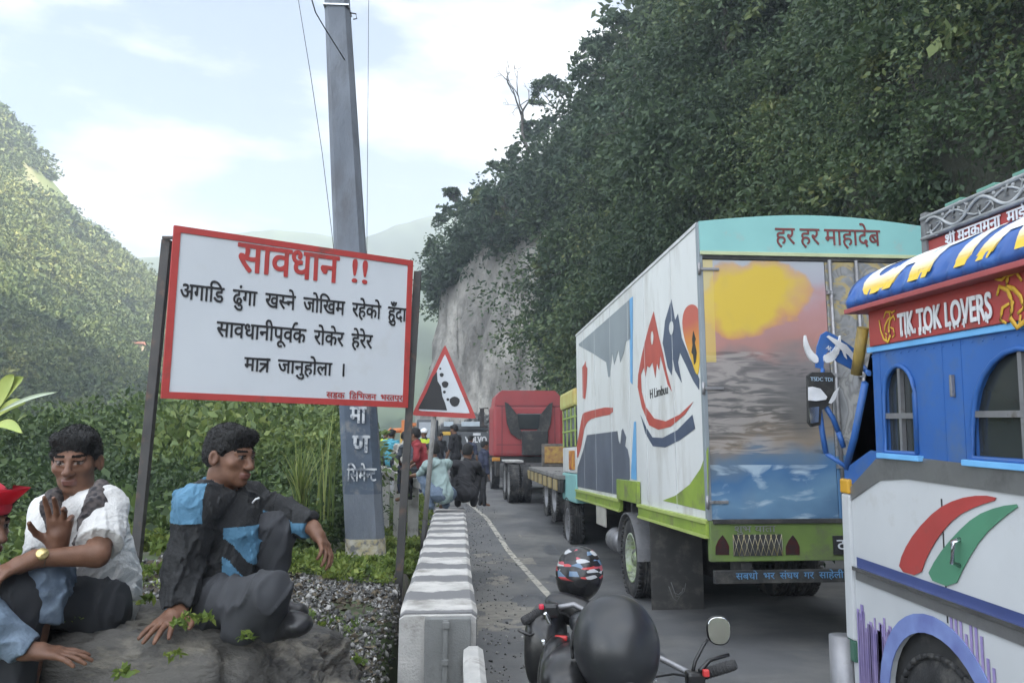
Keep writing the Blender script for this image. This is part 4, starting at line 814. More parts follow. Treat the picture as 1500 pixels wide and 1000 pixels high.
_b = BM(); bx(_b, -.02, .0, YB, yf+.02, zband0-.028, zband0+.002, .004); obj('trim_strip', _b, M_BLUEL, tb)
_b = BM()
for py_ in (497,):
    for k in np.linspace(0, 1, 60):
        y = yf + (YB-yf)*k; lathe(_b, [(.006, 0), (.004, .003), (0, .004)], 6, Matrix.Translation((-.001, y, zband0-.05)) @ Matrix.Rotation(R(-90), 4, 'Y')); lathe(_b, [(.006, 0), (.004, .003), (0, .004)], 6, Matrix.Translation((-.001, y, zsill-.07)) @ Matrix.Rotation(R(-90), 4, 'Y'))
for px_ in (1292, 1384, 1412): y = S(px_, 600)[0]; bx(_b, -.002, .001, y-.002, y+.002, zsill-.09, zband0-.03)
rv = obj('rivet', _b, M_BLUE, tb); rv['kind'] = 'stuff'
_b = BM(); y, z = S(1398, 565); bx(_b, -.02, -.001, y-.008, y+.008, z-.05, z+.05, .003); obj('wall_latch', _b, M_STEEL, tb)
# front quarter: sloping windscreen side, pillar, cowl
zcw = S(1240, 690)[1]; yn = S(1237, 700)[0]
_b = BM(); prism(_b, [(yf, zsill-.10), (yf, zsill-.005), (yf+.06, zsill+.0), (yn, zcw+.01), (yn, zcw-.10)], (0, 0, 0), (0, 1, 0), (0, 0, 1), .05); bmesh.ops.recalc_face_normals(_b, faces=_b.faces[:]); obj('cowl_side', _b, M_BLUE, tb)
_b = BM(); tube(_b, [(.0, S(1268, 560)[0], S(1268, 560)[1]), (.0, S(1252, 640)[0], S(1252, 640)[1]), (.0, yn-.03, zcw+.02)], .022, 8); obj('windscreen_pillar', _b, M_BLUE, tb)
_b = BM(); pA, pB = S(1272, 480), S(1262, 548); tube(_b, [(-.03, *pA), (-.03, *pB)], .032, 8); obj('pillar_cap', _b, mat('yellow_black_cap', (.50, .34, .06), (.06, .05, .03), .6, 9, stretch=(1, 1, .4)), tb)
pT = S(1272, 520)
_b = BM(); vs = [_b.verts.new(p) for p in ((.01, yf+.0, zband0-.03), (.01, pT[0], zband0-.03), (.01, yn-.03, zcw+.03), (.01, yf, zsill))]; _b.faces.new(vs); bmesh.ops.solidify(_b, geom=_b.faces[:], thickness=.006); obj('quarter_glass', _b, mat('dusty_glass', (.17, .16, .145), (.09, .085, .08), .3, 5), tb)
_b = BM(); bx(_b, .05, W2-.05, yn-.06, yn-.045, zcw-.05, zcw+.0); vs = [_b.verts.new(p) for p in ((.03, pT[0]-.01, zband0-.03), (W2-.03, pT[0]-.01, zband0-.03), (W2-.03, yn-.045, zcw+.02), (.03, yn-.045, zcw+.02))]; _b.faces.new(vs); obj('windscreen', _b, bpy.data.materials['dusty_glass'], tb)
# red band with lettering and curled ornaments
_b = BM(); bx(_b, -.03, .05, YB, S(1281, 490)[0], zband0+.003, zlip+.01, .004); bx(_b, .05, W2, S(1281, 490)[0]-.06, S(1281, 490)[0], zband0+.003, zlip+.01, .004); obj('name_band', _b, M_BANDR, tb)
xs_ = -.0325
def bfit(x0, y0b, y0t, x1, y1b, y1t, x=xs_):
    a, b, c, d = FB.side(x0, y0b, x), FB.side(x1, y1b, x), FB.side(x0, y0t, x), FB.side(x1, y1t, x)
    return (Vector((x, 0, 0)), Vector((0, -1, 0)), Vector((0, 0, 1)), -a[0], -b[0], (a[1]+b[1])/2, (c[1]+d[1])/2)
M_LETW = mat('white_letter_paint', (.66, .67, .68), (.50, .51, .52), .5, 12)
M_ORN = mat('gold_ornament_paint', (.60, .36, .03), (.50, .28, .025), .5, 8)
letter('band_lettering', 'TIK TOK LOVERS', bfit(1317, 493, 459, 1455, 466, 426), M_LETW, tb, .03, base=False)
_b = BM()                                   # drips under the letters
for k in range(26):
    t = rng.random(); y = FB.side(1319 + 134*t, 470, xs_)[0]; z = (S(1317, 490)[1]*(1-t) + S(1455, 464)[1]*t); h = rng.uniform(.008, .03); bx(_b, xs_-.004, xs_-.001, y-.004, y+.004, z-h, z+.01)
d_ = obj('paint_drips', _b, M_LETW, tb); d_['kind'] = 'stuff'
def ornament(px, py, s, flip=1):
    _b = BM(); y0, z0 = FB.side(px, py, xs_); f = lambda a, b: (xs_-.002, y0 - a*s*flip, z0 + b*s)
    for pts, r in (([(-.9, .5), (-.75, -.2), (-.45, -.75), (.0, -.95), (.3, -.6), (.15, -.1), (.35, .35), (.75, .55), (.9, .25)], .11), ([(-.35, .55), (-.1, .9), (.3, .85), (.4, .5), (.05, .35), (-.25, .05), (-.35, -.35), (-.05, -.5)], .10), ([(.35, .9), (.6, .75), (.95, .85)], .07), ([(.3, -.1), (.65, -.2), (.8, -.6), (.5, -.75)], .08), ([(-.1, -.9), (-.2, -.55)], .07)):
        P_ = [Vector(f(*p)) for p in pts]; Q_ = []
        for i in range(len(P_)-1): Q_ += [P_[i], (P_[i]+P_[i+1])/2]
        tube(_b, Q_ + [P_[-1]], [r*s*(.5+.5*math.sin(math.pi*(i+.6)/(len(Q_)+1.2))) for i in range(len(Q_)+1)], 6)
    for v in _b.verts: v.co.x = xs_-.002 + (v.co.x - xs_+.002)*.08
    obj('curled_ornament', _b, M_ORN, tb)
ornament(1300, 478, .085); ornament(1488, 438, .12, -1)
# striped visor along the roof
zl = zlip; xo = -.10; prof = [(xo, zl), (xo-.010, zl+.035)] + [(xo + .34*(1-math.cos(a)) , zl+.035 + .21*math.sin(a)) for a in np.linspace(.12, math.pi/2, 10)] + [(.6, zl+.25), (1.6, zl+.255)]
yF = S(1268, 425)[0] + .02; arc_ = [0]
for p, q in zip(prof, prof[1:]): arc_.append(arc_[-1] + math.dist(p, q))
def onprof(t, lift=0):
    for i in range(len(prof)-1):
        if t <= arc_[i+1] or i == len(prof)-2:
            k = (t-arc_[i])/(arc_[i+1]-arc_[i]); a, b = prof[i], prof[i+1]; d = Vector((b[0]-a[0], b[1]-a[1])).normalized(); return (a[0]+(b[0]-a[0])*k - d.y*lift, a[1]+(b[1]-a[1])*k + d.x*lift)
NY = 120; ys = np.linspace(yF, YB, NY); P_ = np.zeros((NY, len(prof), 3))
for i, y in enumerate(ys):
    for j, (x, z) in enumerate(prof):
        P_[i, j] = (x + (.010*math.sin((y-yF)*2*math.pi/.115) if j < 3 else 0), y, z)
M_VISOR = mat('visor_blue', (.035, .115, .36), (.025, .08, .27), .4, 3, dirt=(.08, .20, .46), dscale=6, dlo=.56, dhi=.7)
vz = gridmesh('roof_visor', P_, M_VISOR, tb); vz.modifiers.new('s', 'SOLIDIFY').thickness = .012
_b = BM(); prism(_b, [(p[0]+.0, p[1]) for p in prof] + [(1.6, zl)], (0, yF-.01, 0), (1, 0, 0), (0, 0, 1), .02); bmesh.ops.recalc_face_normals(_b, faces=_b.faces[:]); obj('visor_end', _b, M_VISOR, tb)
_b = BM(); bx(_b, xo-.02, .03, YB, yF, zl-.03, zl-.004, .004); obj('visor_edge', _b, mat('red_edge', (.34, .07, .07), None, .5), tb)
def visor_letters():
    m = mat('visor_letter_paint', (.72, .72, .70), None, .4, 6); n = m.node_tree.nodes; l = m.node_tree.links; t = n.new('ShaderNodeTexCoord'); s = n.new('ShaderNodeSeparateXYZ'); l.new(t.outputs['Object'], s.inputs[0])
    r = n.new('ShaderNodeMapRange'); r.inputs['From Min'].default_value = zl+.075; r.inputs['From Max'].default_value = zl+.15; l.new(s.outputs['Z'], r.inputs['Value']); c = n.new('ShaderNodeValToRGB'); c.color_ramp.elements[0].color = (.68, .46, .03, 1); c.color_ramp.elements[1].color = (.72, .72, .70, 1); l.new(r.outputs[0], c.inputs[0]); l.new(c.outputs[0], n['Principled BSDF'].inputs['Base Color'])
    bm = _txt_bm('CAPTAIN', .0); g = _txt_bm('CAPTAIN', .075); bm.free(); bm = g; lo, hi = _xr(bm); hy = max(v.co.y for v in bm.verts); yA = yF - .10; span = 1.75
    for k in range(3): bmesh.ops.subdivide_edges(bm, edges=[e for e in bm.edges if e.calc_length() > .12], cuts=1)
    bmesh.ops.triangulate(bm, faces=bm.faces[:])
    for v in bm.verts:
        z0 = v.co.z; q = v.co.y/hy; x, z = onprof(.07 + q*.42, .004 + z0*.12); y = yA - (v.co.x-lo)/(hi-lo)*span - q*.10; v.co = (x, y, z)
    bmesh.ops.recalc_face_normals(bm, faces=bm.faces[:]); obj('visor_lettering', bm, m, tb)
visor_letters()
# waist: stainless band, white body, stripes, mouldings
def bdecal(name, pts, m, lift, it=0, th=.003, parent=None): return decal(name, pts, FB, m, parent or tb, lift, th, 0, it)
zch0, zch1 = S(1254, 830), S(1500, 922)
_b = BM(); yw0 = S(1240, 735)[0]; bot = S(1250, 985)[1]; wr = .43; _w = S(1368, 902); wc = (_w[0], _w[1] - wr - .075)
out = [(yw0, S(1240, 735)[1]), (S(1290, 690)[0], zsill-.101), (YB, zsill-.101), (YB, bot-.1)]
ac = [(wc[0] + wr*math.cos(a), wc[1] + wr*math.sin(a)) for a in np.linspace(math.pi, 0, 15)]
out += [(ac[0][0]-.001, bot-.1)] + ac + [(ac[-1][0], bot-.1), (yw0-.02, bot-.1)]
panel_holes('lower_body', out, [], M_CABW, tb, 0, .03)
bdecal('stainless_band', [(1234, 728), (1285, 672), (1330, 668), (1330, 701), (1290, 703), (1240, 738)], M_STAIN, .006); 
_b = BM(); prism(_b, [S(1330, 668), S(1330, 701), (YB, S(1500, 732)[1]), (YB, zsill-.10)], (-.006, 0, 0), (0, 1, 0), (0, 0, 1), -.003); bmesh.ops.recalc_face_normals(_b, faces=_b.faces[:]); obj('stainless_band', _b, M_STAIN, tb)
bdecal('red_stripe', [(1317, 835), (1324, 808), (1343, 777), (1374, 745), (1404, 730), (1440, 724), (1468, 730), (1432, 741), (1402, 756), (1377, 784), (1359, 815), (1349, 844)], M_BANDR, .004, 1)
bdecal('green_stripe', [(1358, 846), (1374, 815), (1400, 783), (1430, 755), (1465, 741), (1500, 737), (1472, 757), (1441, 785), (1416, 825), (1399, 862)], mat('stripe_green', (.07, .22, .13), (.06, .18, .11), .5, 3), .004, 1)
yl = YB
def run(name, a, b, h, m, lift, th): # a long moulding from pixel a to pixel b, carried on towards the back
    p, q = S(*a), S(*b); k = (yl-p[0])/(q[0]-p[0]); e = (yl, p[1]+(q[1]-p[1])*k); _b = BM(); prism(_b, [(p[0], p[1]), (p[0], p[1]+h), (e[0], e[1]+h), e], (-lift, 0, 0), (0, 1, 0), (0, 0, 1), -th); bmesh.ops.recalc_face_normals(_b, faces=_b.faces[:]); return obj(name, _b, m, tb)
run('navy_stripe', (1257, 829), (1500, 918), .052, mat('stripe_navy', (.045, .065, .19), (.035, .05, .15), .45, 3), .004, .003)
run('chrome_strip', (1254, 834), (1500, 924), .022, M_CHROME, .004, .02)
run('grey_strip', (1256, 848), (1500, 945), .055, M_STAIN, .004, .006)
# purple drips and arch
_b = BM(); prism(_b, [ (wc[0]+(wr+.075)*math.cos(a), wc[1]+(wr+.075)*math.sin(a)) for a in np.linspace(math.pi, 0, 21)] + [(wc[0]+(wr-.012)*math.cos(a), wc[1]+(wr-.012)*math.sin(a)) for a in np.linspace(0, math.pi, 21)], (-.004, 0, 0), (0, 1, 0), (0, 0, 1), -.006); bmesh.ops.recalc_face_normals(_b, faces=_b.faces[:]); obj('wheel_arch', _b, mat('arch_blue_violet', (.20, .27, .52), (.12, .15, .36), .5, 6), tb)
M_VIO = mat('violet_paint', (.30, .24, .44), (.20, .16, .36), .5, 8)
_b = BM(); r_ = random.Random(3)
for k in range(26):
    x = 1260 + k*2.0; y_, _ = S(x, 950); topz = S(x, 905 + r_.uniform(-22, 16) + k*.9)[1]; wz = r_.uniform(.006, .016); a0 = wc[1] + math.sqrt(max(0, (wr+.07)**2 - (y_-wc[0])**2)); zb_ = max(a0 if abs(y_-wc[0]) < wr+.07 else bot-.1, bot-.1)
    if topz > zb_: bx(_b, -.006, -.003, y_-wz, y_+wz, zb_, topz)
for k in range(40):
    y_ = wc[0] - wr - .06 - k*.035 + .35; 
    a0 = wc[1] + math.sqrt(max(0, (wr+.07)**2 - (y_-wc[0])**2)) if abs(y_-wc[0]) < wr+.07 else bot-.1
    topz = a0 + r_.uniform(.03, .16) if abs(y_-wc[0]) < wr+.07 else bot + r_.uniform(.1, .3); bx(_b, -.006, -.003, y_-.008, y_+.008, a0, topz)
o = obj('violet_drips', _b, M_VIO, tb); o['kind'] = 'stuff'
wheel(tb, (.15, wc[0], S(1368, 962)[1]-.40), .40, .24, -1, M_STEEL)
_b = BM(); bx(_b, .04, W2, YB, yw0-.1, .45, zsill-.12); bx(_b, .25, W2, YB, yf-.05, zsill-.12, zl+.18); o = obj('cab_interior', _b, M_CHASSIS, tb)
# front corner: white upright, amber lamp, green foot, bumper tube
c0, c1 = S(1239, 722), S(1253, 960); _b = BM(); bx(_b, -.02, .06, c0[0]-.07, c0[0]+.02, S(1250, 935)[1], c0[1], .012); bx(_b, .06, W2, c0[0]-.07, c0[0]+.0, S(1250, 935)[1], c0[1], .02); obj('front_upright', _b, M_CABW, tb)
_b = BM(); bx(_b, -.025, .065, c0[0]-.075, c0[0]+.025, c0[1]+.002, c0[1]+.085, .012); obj('amber_lamp', _b, mat('amber_lens', (.55, .30, .03), None, .25), tb)
zg = S(1250, 935)[1]; _b = BM(); bx(_b, -.018, .06, c0[0]-.068, c0[0]+.018, zg-.12, zg-.002, .01); obj('green_foot', _b, mat('dark_green_paint', (.04, .12, .08), None, .5), tb)
b0 = FB.side(1225, 925, -.0); _b = BM(); lathe(_b, [(0, 0), (.07, 0), (.078, .008), (.078, .6), (0, .6)], 20, Matrix.Translation((-.02, c0[0]+.06, FB.side(1235, 928)[1]-.6))); obj('bumper_end', _b, M_STEEL, tb, True)
_b = BM(); bx(_b, .05, W2, c0[0]+.0, c0[0]+.12, FB.side(1235, 928)[1]-.45, FB.side(1235, 928)[1]-.05, .02); obj('front_bumper', _b, M_STEEL, tb)
h0, h1 = S(1408, 828), S(1408, 789); _b = BM(); tube(_b, [(-.002, *h0), (-.04, h0[0], h0[1]+.012), (-.04, h1[0], h1[1]-.012), (-.002, *h1)], .012, 8); obj('door_handle', _b, M_CHROME, tb)
_b = BM(); bx(_b, -.003, .0, S(1378, 700)[0]-.004, S(1378, 700)[0]+.004, zch0[1]-.1, zsill-.2); obj('door_seam', _b, M_CHASSIS, tb)
# carved head board above the roof
HX = .42; e0 = FB.side(1353, 318, HX); e1 = FB.side(1362, 352, HX); e2 = FB.side(1500, 283, HX); zc1 = FB.side(1500, 250, HX)[1]
hbz0, hbz1, hbz2 = zl+.05, e1[1], e0[1]
_b = BM(); bx(_b, HX, HX+.05, YB, e0[0]-.02, hbz0, hbz1, .003); hb = obj('head_board', _b, M_BANDR, tb)
_b = BM(); bx(_b, HX-.01, HX+.05, YB, e0[0], hbz1+.003, hbz2, .004); bx(_b, HX-.015, HX+.06, e0[0]-.035, e0[0]+.012, hbz0, hbz2+.02, .004); obj('carved_band', _b, mat('carving_ground', (.19, .195, .195), (.10, .10, .10), .7, 12), hb)
_b = BM(); yy = np.arange(e0[0]-.05, YB, -.012); ph = (e0[0]-yy)*2*math.pi/.42; hc = (hbz1+hbz2)/2; hh = (hbz2-hbz1)*.30
tube(_b, [(HX-.018, y, hc + hh*math.sin(p)) for y, p in zip(yy, ph)], .009, 6)
tube(_b, [(HX-.016, y, hbz1+.016) for y in (e0[0], YB)], .012, 6); tube(_b, [(HX-.016, y, hbz2-.016) for y in (e0[0], YB)], .012, 6)
tube(_b, [(HX-.016, y, hc - hh*.8*math.sin(p+.4)) for y, p in zip(yy, ph)], .006, 5)
for y in np.arange(e0[0]-.06, YB, -.07): lathe(_b, [(.012, 0), (.008, .006), (0, .008)], 8, Matrix.Translation((HX-.012, y, hbz2-.034)) @ Matrix.Rotation(R(-90), 4, 'Y'))
k = 0
while e0[0]-.15-k*.21 > YB:
    y = e0[0]-.155-k*.21; s = 1 if k % 2 else -1
    tube(_b, [(HX-.018, y + .07*math.cos(a)*(1-a/9), hc + s*(.02+.055*math.sin(a)*(1-a/9))) for a in np.linspace(-.5, 5.2, 12)], [.009*(1-i/16) for i in range(12)], 5); k += 1
obj('scroll_carving', _b, mat('carving_white', (.40, .41, .41), (.24, .25, .25), .6, 9), hb)
_b = BM(); y = e0[0]-.2
while y > YB: bx(_b, HX, HX+.05, y-.14, y, hbz2+.004, hbz2+.022, .004); y -= .27
obj('green_ridge', _b, mat('ridge_green', (.13, .30, .24), None, .5), hb)
a, b, c, d = FB.side(1386, 357, HX-.003), FB.side(1500, 318, HX-.003), FB.side(1386, 341, HX-.003), FB.side(1492, 297, HX-.003)
letter('board_lettering', ['श', ('rslash',), 'ी', ' ', 'मनकामना', '  ', 'माई'], (Vector((HX-.003, 0, 0)), Vector((0, -1, 0)), Vector((0, 0, 1)), -a[0], -b[0]+.02, (a[1]+b[1])/2-.01, (c[1]+d[1])/2-.02), M_LETW, hb, .02)
# mirror arm with horns
YM = .36
def mp_(x, y, yy=YM): p = FB.hit(x, y, 1, yy); return Vector(p)
def mpoly(name, pts, m, parent, yy=YM, th=.012, it=0):
    P_ = [mp_(x, y, yy) for x, y in pts]; Q_ = [(p.x, p.z) for p in P_]; Q_ = smooth_poly(Q_, it) if it else Q_; _b = BM(); prism(_b, Q_, (0, yy, 0), (1, 0, 0), (0, 0, 1), -th); bmesh.ops.recalc_face_normals(_b, faces=_b.faces[:]); return obj(name, _b, m, parent)
ma = mpoly('mirror_arm', [(1195, 538), (1197, 508), (1203, 490), (1211, 485), (1222, 490), (1260, 516), (1252, 543), (1226, 529), (1214, 514), (1208, 520), (1206, 540)], M_BLUE, tb)
mpoly('horn', [(1180, 487), (1178, 502), (1182, 518), (1190, 530), (1199, 532), (1199, 522), (1190, 515), (1184, 503)], M_LETW, ma, YM-.015, .02, 1)
mpoly('horn', [(1207, 520), (1208, 531), (1218, 531), (1227, 522), (1232, 508), (1232, 488), (1228, 500), (1222, 512), (1214, 518)], M_LETW, ma, YM-.015, .02, 1)
mpoly('rifle_emblem', [(1211, 493), (1214, 491), (1240, 505), (1254, 522), (1252, 531), (1243, 520), (1239, 517), (1241, 526), (1237, 522), (1234, 514), (1229, 510), (1229, 518), (1224, 521), (1227, 508)], M_LETW, ma, YM-.02, .004)
a, b = mp_(1210, 509, YM-.02), mp_(1224, 517, YM-.02); U_ = (b-a).normalized(); V_ = Vector((0, -1, 0)).cross(U_); V_ = V_ if V_.z > 0 else -V_
letter('arm_lettering', 'AK 47', (a, U_, V_, 0, (b-a).length, -.008, .018), M_LETW, ma, .0, base=False)
mr = mpoly('mirror', [(1184, 550), (1190, 545), (1218, 545), (1223, 551), (1222, 586), (1216, 592), (1204, 600), (1202, 622), (1190, 625), (1185, 618)], M_CHASSIS, tb, YM-.03, .03)
mpoly('mirror_glass', [(1185, 597), (1200, 595), (1199, 618), (1187, 620)], mat('mirror_glass', (.55, .55, .50), None, .12, metal=.9), mr, YM-.062, .003)
mpoly('mirror_sticker', [(1184, 567), (1190, 566), (1202, 569), (1212, 581), (1210, 585), (1196, 587), (1184, 586)], M_LETW, mr, YM-.062, .003)
mpoly('mirror_sticker', [(1214, 590), (1222, 574), (1230, 566), (1224, 584), (1218, 591)], M_LETW, mr, YM-.062, .003)
a, b = mp_(1187, 556, YM-.062), mp_(1219, 557, YM-.062); letter('mirror_lettering', 'TSDC TDI', (a, (b-a).normalized(), Vector((0, 0, 1)), 0, (b-a).length, -.006, .016), mat('pale_blue_letters', (.35, .48, .60), None, .6), mr, .0, base=False)
_b = BM()
for P_ in (((1199, 592), (1204, 630), (1210, 664)), ((1206, 590), (1220, 612), (1228, 632)), ((1228, 632), (1236, 655))): tube(_b, [mp_(x, y, YM-.01) for x, y in P_], .016, 7)
tube(_b, [mp_(1205, 540, YM), mp_(1205, 552, YM-.02)], .012, 6); tube(_b, [mp_(1210, 664, YM-.01), Vector((.03, yn-.05, zcw-.0))], .014, 6); tube(_b, [mp_(1256, 530, YM), Vector((.0, pT[0], pB[1]))], .016, 6)
obj('mirror_bracket', _b, M_BLUE, tb)
# ---------------------------------------------------------------- red tractor unit with flatbed
M_RTRK = mat('faded_red_paint', (.30, .042, .045), (.24, .035, .038), .55, 1.5, dirt=(.20, .075, .07), dscale=2, dlo=.55, dhi=.8)
FR = Frame((1.22, 28.0, 0), 2.0)
tr = empty('red_tractor_truck', FR.loc, 'red tractor truck with black side deflectors seen from behind', 'truck', rz=2.0)
Wc = 2.5
_b = BM(); bx(_b, 0, Wc, 0, 2.0, 1.15, 2.95, .12); cb = obj('cab', _b, M_RTRK, tr)
_b = BM(); prism(_b, [(.05, 2.9), (.1, 3.25), (.3, 3.46), (Wc-.3, 3.46), (Wc-.1, 3.25), (Wc-.05, 2.9)], (0, .02, 0), (1, 0, 0), (0, 0, 1), -1.7); bmesh.ops.recalc_face_normals(_b, faces=_b.faces[:]); obj('roof', _b, M_RTRK, tr)
_b = BM()
for s in (0, 1):
    x = lambda v: v if s == 0 else Wc-v
    prism(_b, [(x(.40), 3.05), (x(.52), 3.0), (x(.85), 2.6), (x(.9), 2.15), (x(1.2), 1.75), (x(.9), 1.75), (x(.62), 1.95), (x(.48), 2.3)], (0, -.06 if s == 0 else -.0601, 0), (1, 0, 0), (0, 0, 1), .05)
bmesh.ops.recalc_face_normals(_b, faces=_b.faces[:]); split(obj('wind_deflector', _b, M_CHASSIS, tr))
_b = BM(); bx(_b, .12, Wc-.12, -.012, .0, 2.90, 2.94); bx(_b, .12, Wc-.12, -.012, 0, 1.55, 1.58); bx(_b, .30, .33, -.012, 0, 1.2, 2.9); bx(_b, Wc-.33, Wc-.30, -.012, 0, 1.2, 2.9); sm_ = obj('panel_seam', _b, mat('dark_red_seam', (.16, .03, .035), None, .6), cb)
_b = BM(); bx(_b, .85, Wc-.55, -.03, .0, 2.1, 2.65, .03); obj('rear_window', _b, M_GLASS, tr)
_b = BM(); bx(_b, 1.0, 1.9, -.35, -.05, 1.2, 2.05, .05); bx(_b, .1, Wc-.1, .0, 1.9, .5, 1.14); bx(_b, .75, 1.75, -6.2, 0, .72, .95); bx(_b, .2, .7, -1.7, -.3, .45, .95, .08); obj('chassis', _b, M_CHASSIS, tr)
_b = BM(); bx(_b, -.03, .25, -.02, .12, 1.0, 1.13, .02); obj('marker_lamp', _b, mat('amber_marker', (.50, .22, .03), None, .4), tr)
for y in (1.0, -4.3, -5.5):
    for s in (-1, 1): wheel(tr, (.14 if s < 0 else Wc-.14, y, .52), .52, .28, s, mat('grey_rim', (.26, .26, .255), (.18, .18, .18), .7, 5), dual=y < 0)
_b = BM(); 
for s in (0, 1): bx(_b, -.02 if s == 0 else Wc-.5, .5 if s == 0 else Wc+.02, -4.9, -3.6, 1.08, 1.14, .02)
split(obj('mudguard', _b, M_CONCW, tr))
_b = BM(); tube(_b, [(-.05, 1.7, 2.9), (-.28, 1.75, 2.9), (-.28, 1.75, 2.3), (-.05, 1.7, 2.2)], .03, 6); bx(_b, -.36, -.2, 1.68, 1.76, 2.2, 2.9, .03); obj('wing_mirror', _b, M_CHASSIS, tr)
FT = Frame((2.05, 16.3, 0), 1.2)
tl = empty('flatbed_trailer', FT.loc, 'low flatbed trailer with carved head board behind the red tractor', 'trailer', rz=1.2)
_b = BM(); bx(_b, 0, 2.45, 0, 5.6, .92, 1.0, .01); obj('deck', _b, mat('worn_deck', (.20, .19, .18), (.12, .115, .11), .85, 3), tl)
_b = BM(); bx(_b, .02, .1, 0, 5.6, .66, .915, .01); bx(_b, 2.35, 2.43, 0, 5.6, .66, .915, .01); bx(_b, .6, .75, 0, 5.6, .55, .915); bx(_b, 1.7, 1.85, 0, 5.6, .55, .915); split(obj('side_beam', _b, M_CHASSIS, tl))
for y in np.arange(.3, 5.4, .85):
    _b = BM(); bx(_b, -.012, .018, y, y+.5, .68, .90, .004); obj('side_panel', _b, mat('tan_panel', (.36, .28, .13), (.25, .20, .10), .7, 5), tl)
_b = BM(); bx(_b, .35, 2.4, 5.5, 5.6, 1.003, 1.62, .02); hb_ = obj('head_board', _b, mat('carved_board', (.16, .14, .12), (.06, .055, .05), .8, 6), tl)
_b = BM(); bx(_b, .42, 1.0, 5.47, 5.498, 1.1, 1.55, .01); bx(_b, 1.55, 2.3, 5.47, 5.498, 1.1, 1.55, .01); split(obj('board_ornament', _b, mat('gold_red_art', (.40, .26, .06), (.22, .10, .05), .7, 9), hb_))
for y in (.9, 2.2):
    for s in (-1, 1): wheel(tl, (.15 if s < 0 else 2.3, y, .5), .5, .26, s, dual=True)
# ---------------------------------------------------------------- machines clearing the slide
M_MYEL = mat('machine_yellow', (.58, .36, .03), (.48, .29, .03), .5, 2); M_MGREY = mat('machine_grey', (.075, .08, .085), (.05, .055, .06), .55, 2)
FV = Frame((-.35, 34, -.05), 0)
ex = empty('excavator', FV.loc, 'dark grey excavator with white maker lettering on its counterweight beside the red truck', 'excavator')
v = lambda x, y: FV.rear(x, y)
def rounded(bm, x0, x1, z0, z1, y0, y1, r): prism(bm, [(x0+r-r*math.cos(a), z1-r+r*math.sin(a)) for a in np.linspace(0, math.pi/2, 6)] + [(x1-r+r*math.sin(a), z1-r+r*math.cos(a)) for a in np.linspace(0, math.pi/2, 6)] + [(x1-.1, z0), (x0+.1, z0)], (0, y0, 0), (1, 0, 0), (0, 0, 1), -(y1-y0)); bmesh.ops.recalc_face_normals(bm, faces=bm.faces[:])
p0, p1 = v(640, 662), v(720, 632)
_b = BM(); rounded(_b, p0[0], p1[0], p0[1]-.2, p1[1], 0, 1.1, .3); cw = obj('counterweight', _b, M_MGREY, ex)
a, b, c = v(681, 648), v(713, 648), v(690, 639); letter('maker_lettering', 'VOLVO', (Vector((0, -.004, 0)), Vector((1, 0, 0)), Vector((0, 0, 1)), a[0], b[0], a[1], c[1]), M_LETW, cw, .04, base=False)
_b = BM(); a, b = v(693, 637.5), v(704, 634); bx(_b, a[0], b[0], -.012, -.002, a[1], b[1], .01); obj('maker_badge', _b, M_LETW, cw)
_b = BM(); q0, q1 = v(645, 631), v(716, 620); bx(_b, q0[0], q1[0], .5, 3.0, q0[1]+.02, q1[1], .08); obj('engine_hood', _b, M_MGREY, ex)
_b = BM(); q0, q1 = v(608, 660), v(640, 613); bx(_b, q0[0], q1[0], 1.0, 2.8, q0[1], q1[1], .08); cbx = obj('operator_cab', _b, M_MGREY, ex)
_b = BM(); bx(_b, q0[0]+.1, q1[0]-.1, .985, .998, q0[1]+.5, q1[1]-.12, .01); obj('cab_window', _b, mat('hazy_glass', (.30, .33, .36), None, .2), cbx)
_b = BM()
for x0, x1 in ((650, 664), (676, 709)):
    a, b = v(x0, 624), v(x1, 617); bx(_b, a[0], b[0], .3, .34, a[1], b[1], .01)
split(obj('pale_guard', _b, mat('pale_blue_metal', (.40, .46, .50), None, .5), ex))
_b = BM(); q0, q1 = v(648, 637), v(660, 632); bx(_b, q0[0], q1[0], -.02, -.002, q0[1], q1[1], .01); obj('yellow_plate', _b, M_MYEL, ex)
for x0, x1 in ((612, 645), (690, 722)):
    a, b = v(x0, 700), v(x1, 668); _b = BM(); rounded(_b, a[0], b[0], .0, .95, -.3, 3.6, .12); obj('crawler_track', _b, M_CHASSIS, ex)
FJ = Frame((-3.4, 47, 0), 6)
jl = empty('yellow_loader', FJ.loc, 'small yellow loader with square cab far down the road', 'loader', rz=6)
_b = BM(); bx(_b, 0, 1.3, 0, 2.2, .7, 1.45, .1); obj('body', _b, M_MYEL, jl)
_b = BM(); bx(_b, .1, 1.2, .3, 1.7, 1.452, 2.35, .06); cj = obj('cab', _b, M_MYEL, jl); _b = BM(); bx(_b, .3, .62, .285, .298, 1.75, 2.2); bx(_b, .72, 1.05, .285, .298, 1.75, 2.2); split(obj('cab_window', _b, M_GLASS, cj))
for y in (.3, 1.8):
    for s in (-1, 1): wheel(jl, (.0 if s < 0 else 1.3, y, .5), .5, .3, s, M_MYEL)
OY = 45
oe = empty('orange_excavator', PY(588, 690, OY), 'orange excavator arm raised above the crowd near the slide', 'excavator'); ol = oe.location.copy()
M_ORG = mat('machine_orange', (.55, .17, .03), (.45, .13, .025), .5, 3)
def oP(x, y): return PY(x, y, OY) - ol
_b = BM(); tube(_b, [oP(572, 646), oP(571, 634), oP(576, 630)], .22, 8); tube(_b, [oP(575, 630.5), oP(593, 629.5)], .13, 8); obj('boom', _b, M_ORG, oe)
_b = BM(); a, b = oP(588, 636), oP(595.5, 615); bx(_b, a.x, b.x, -.2, .2, a.z, b.z, .05); obj('dipper_arm', _b, M_ORG, oe)
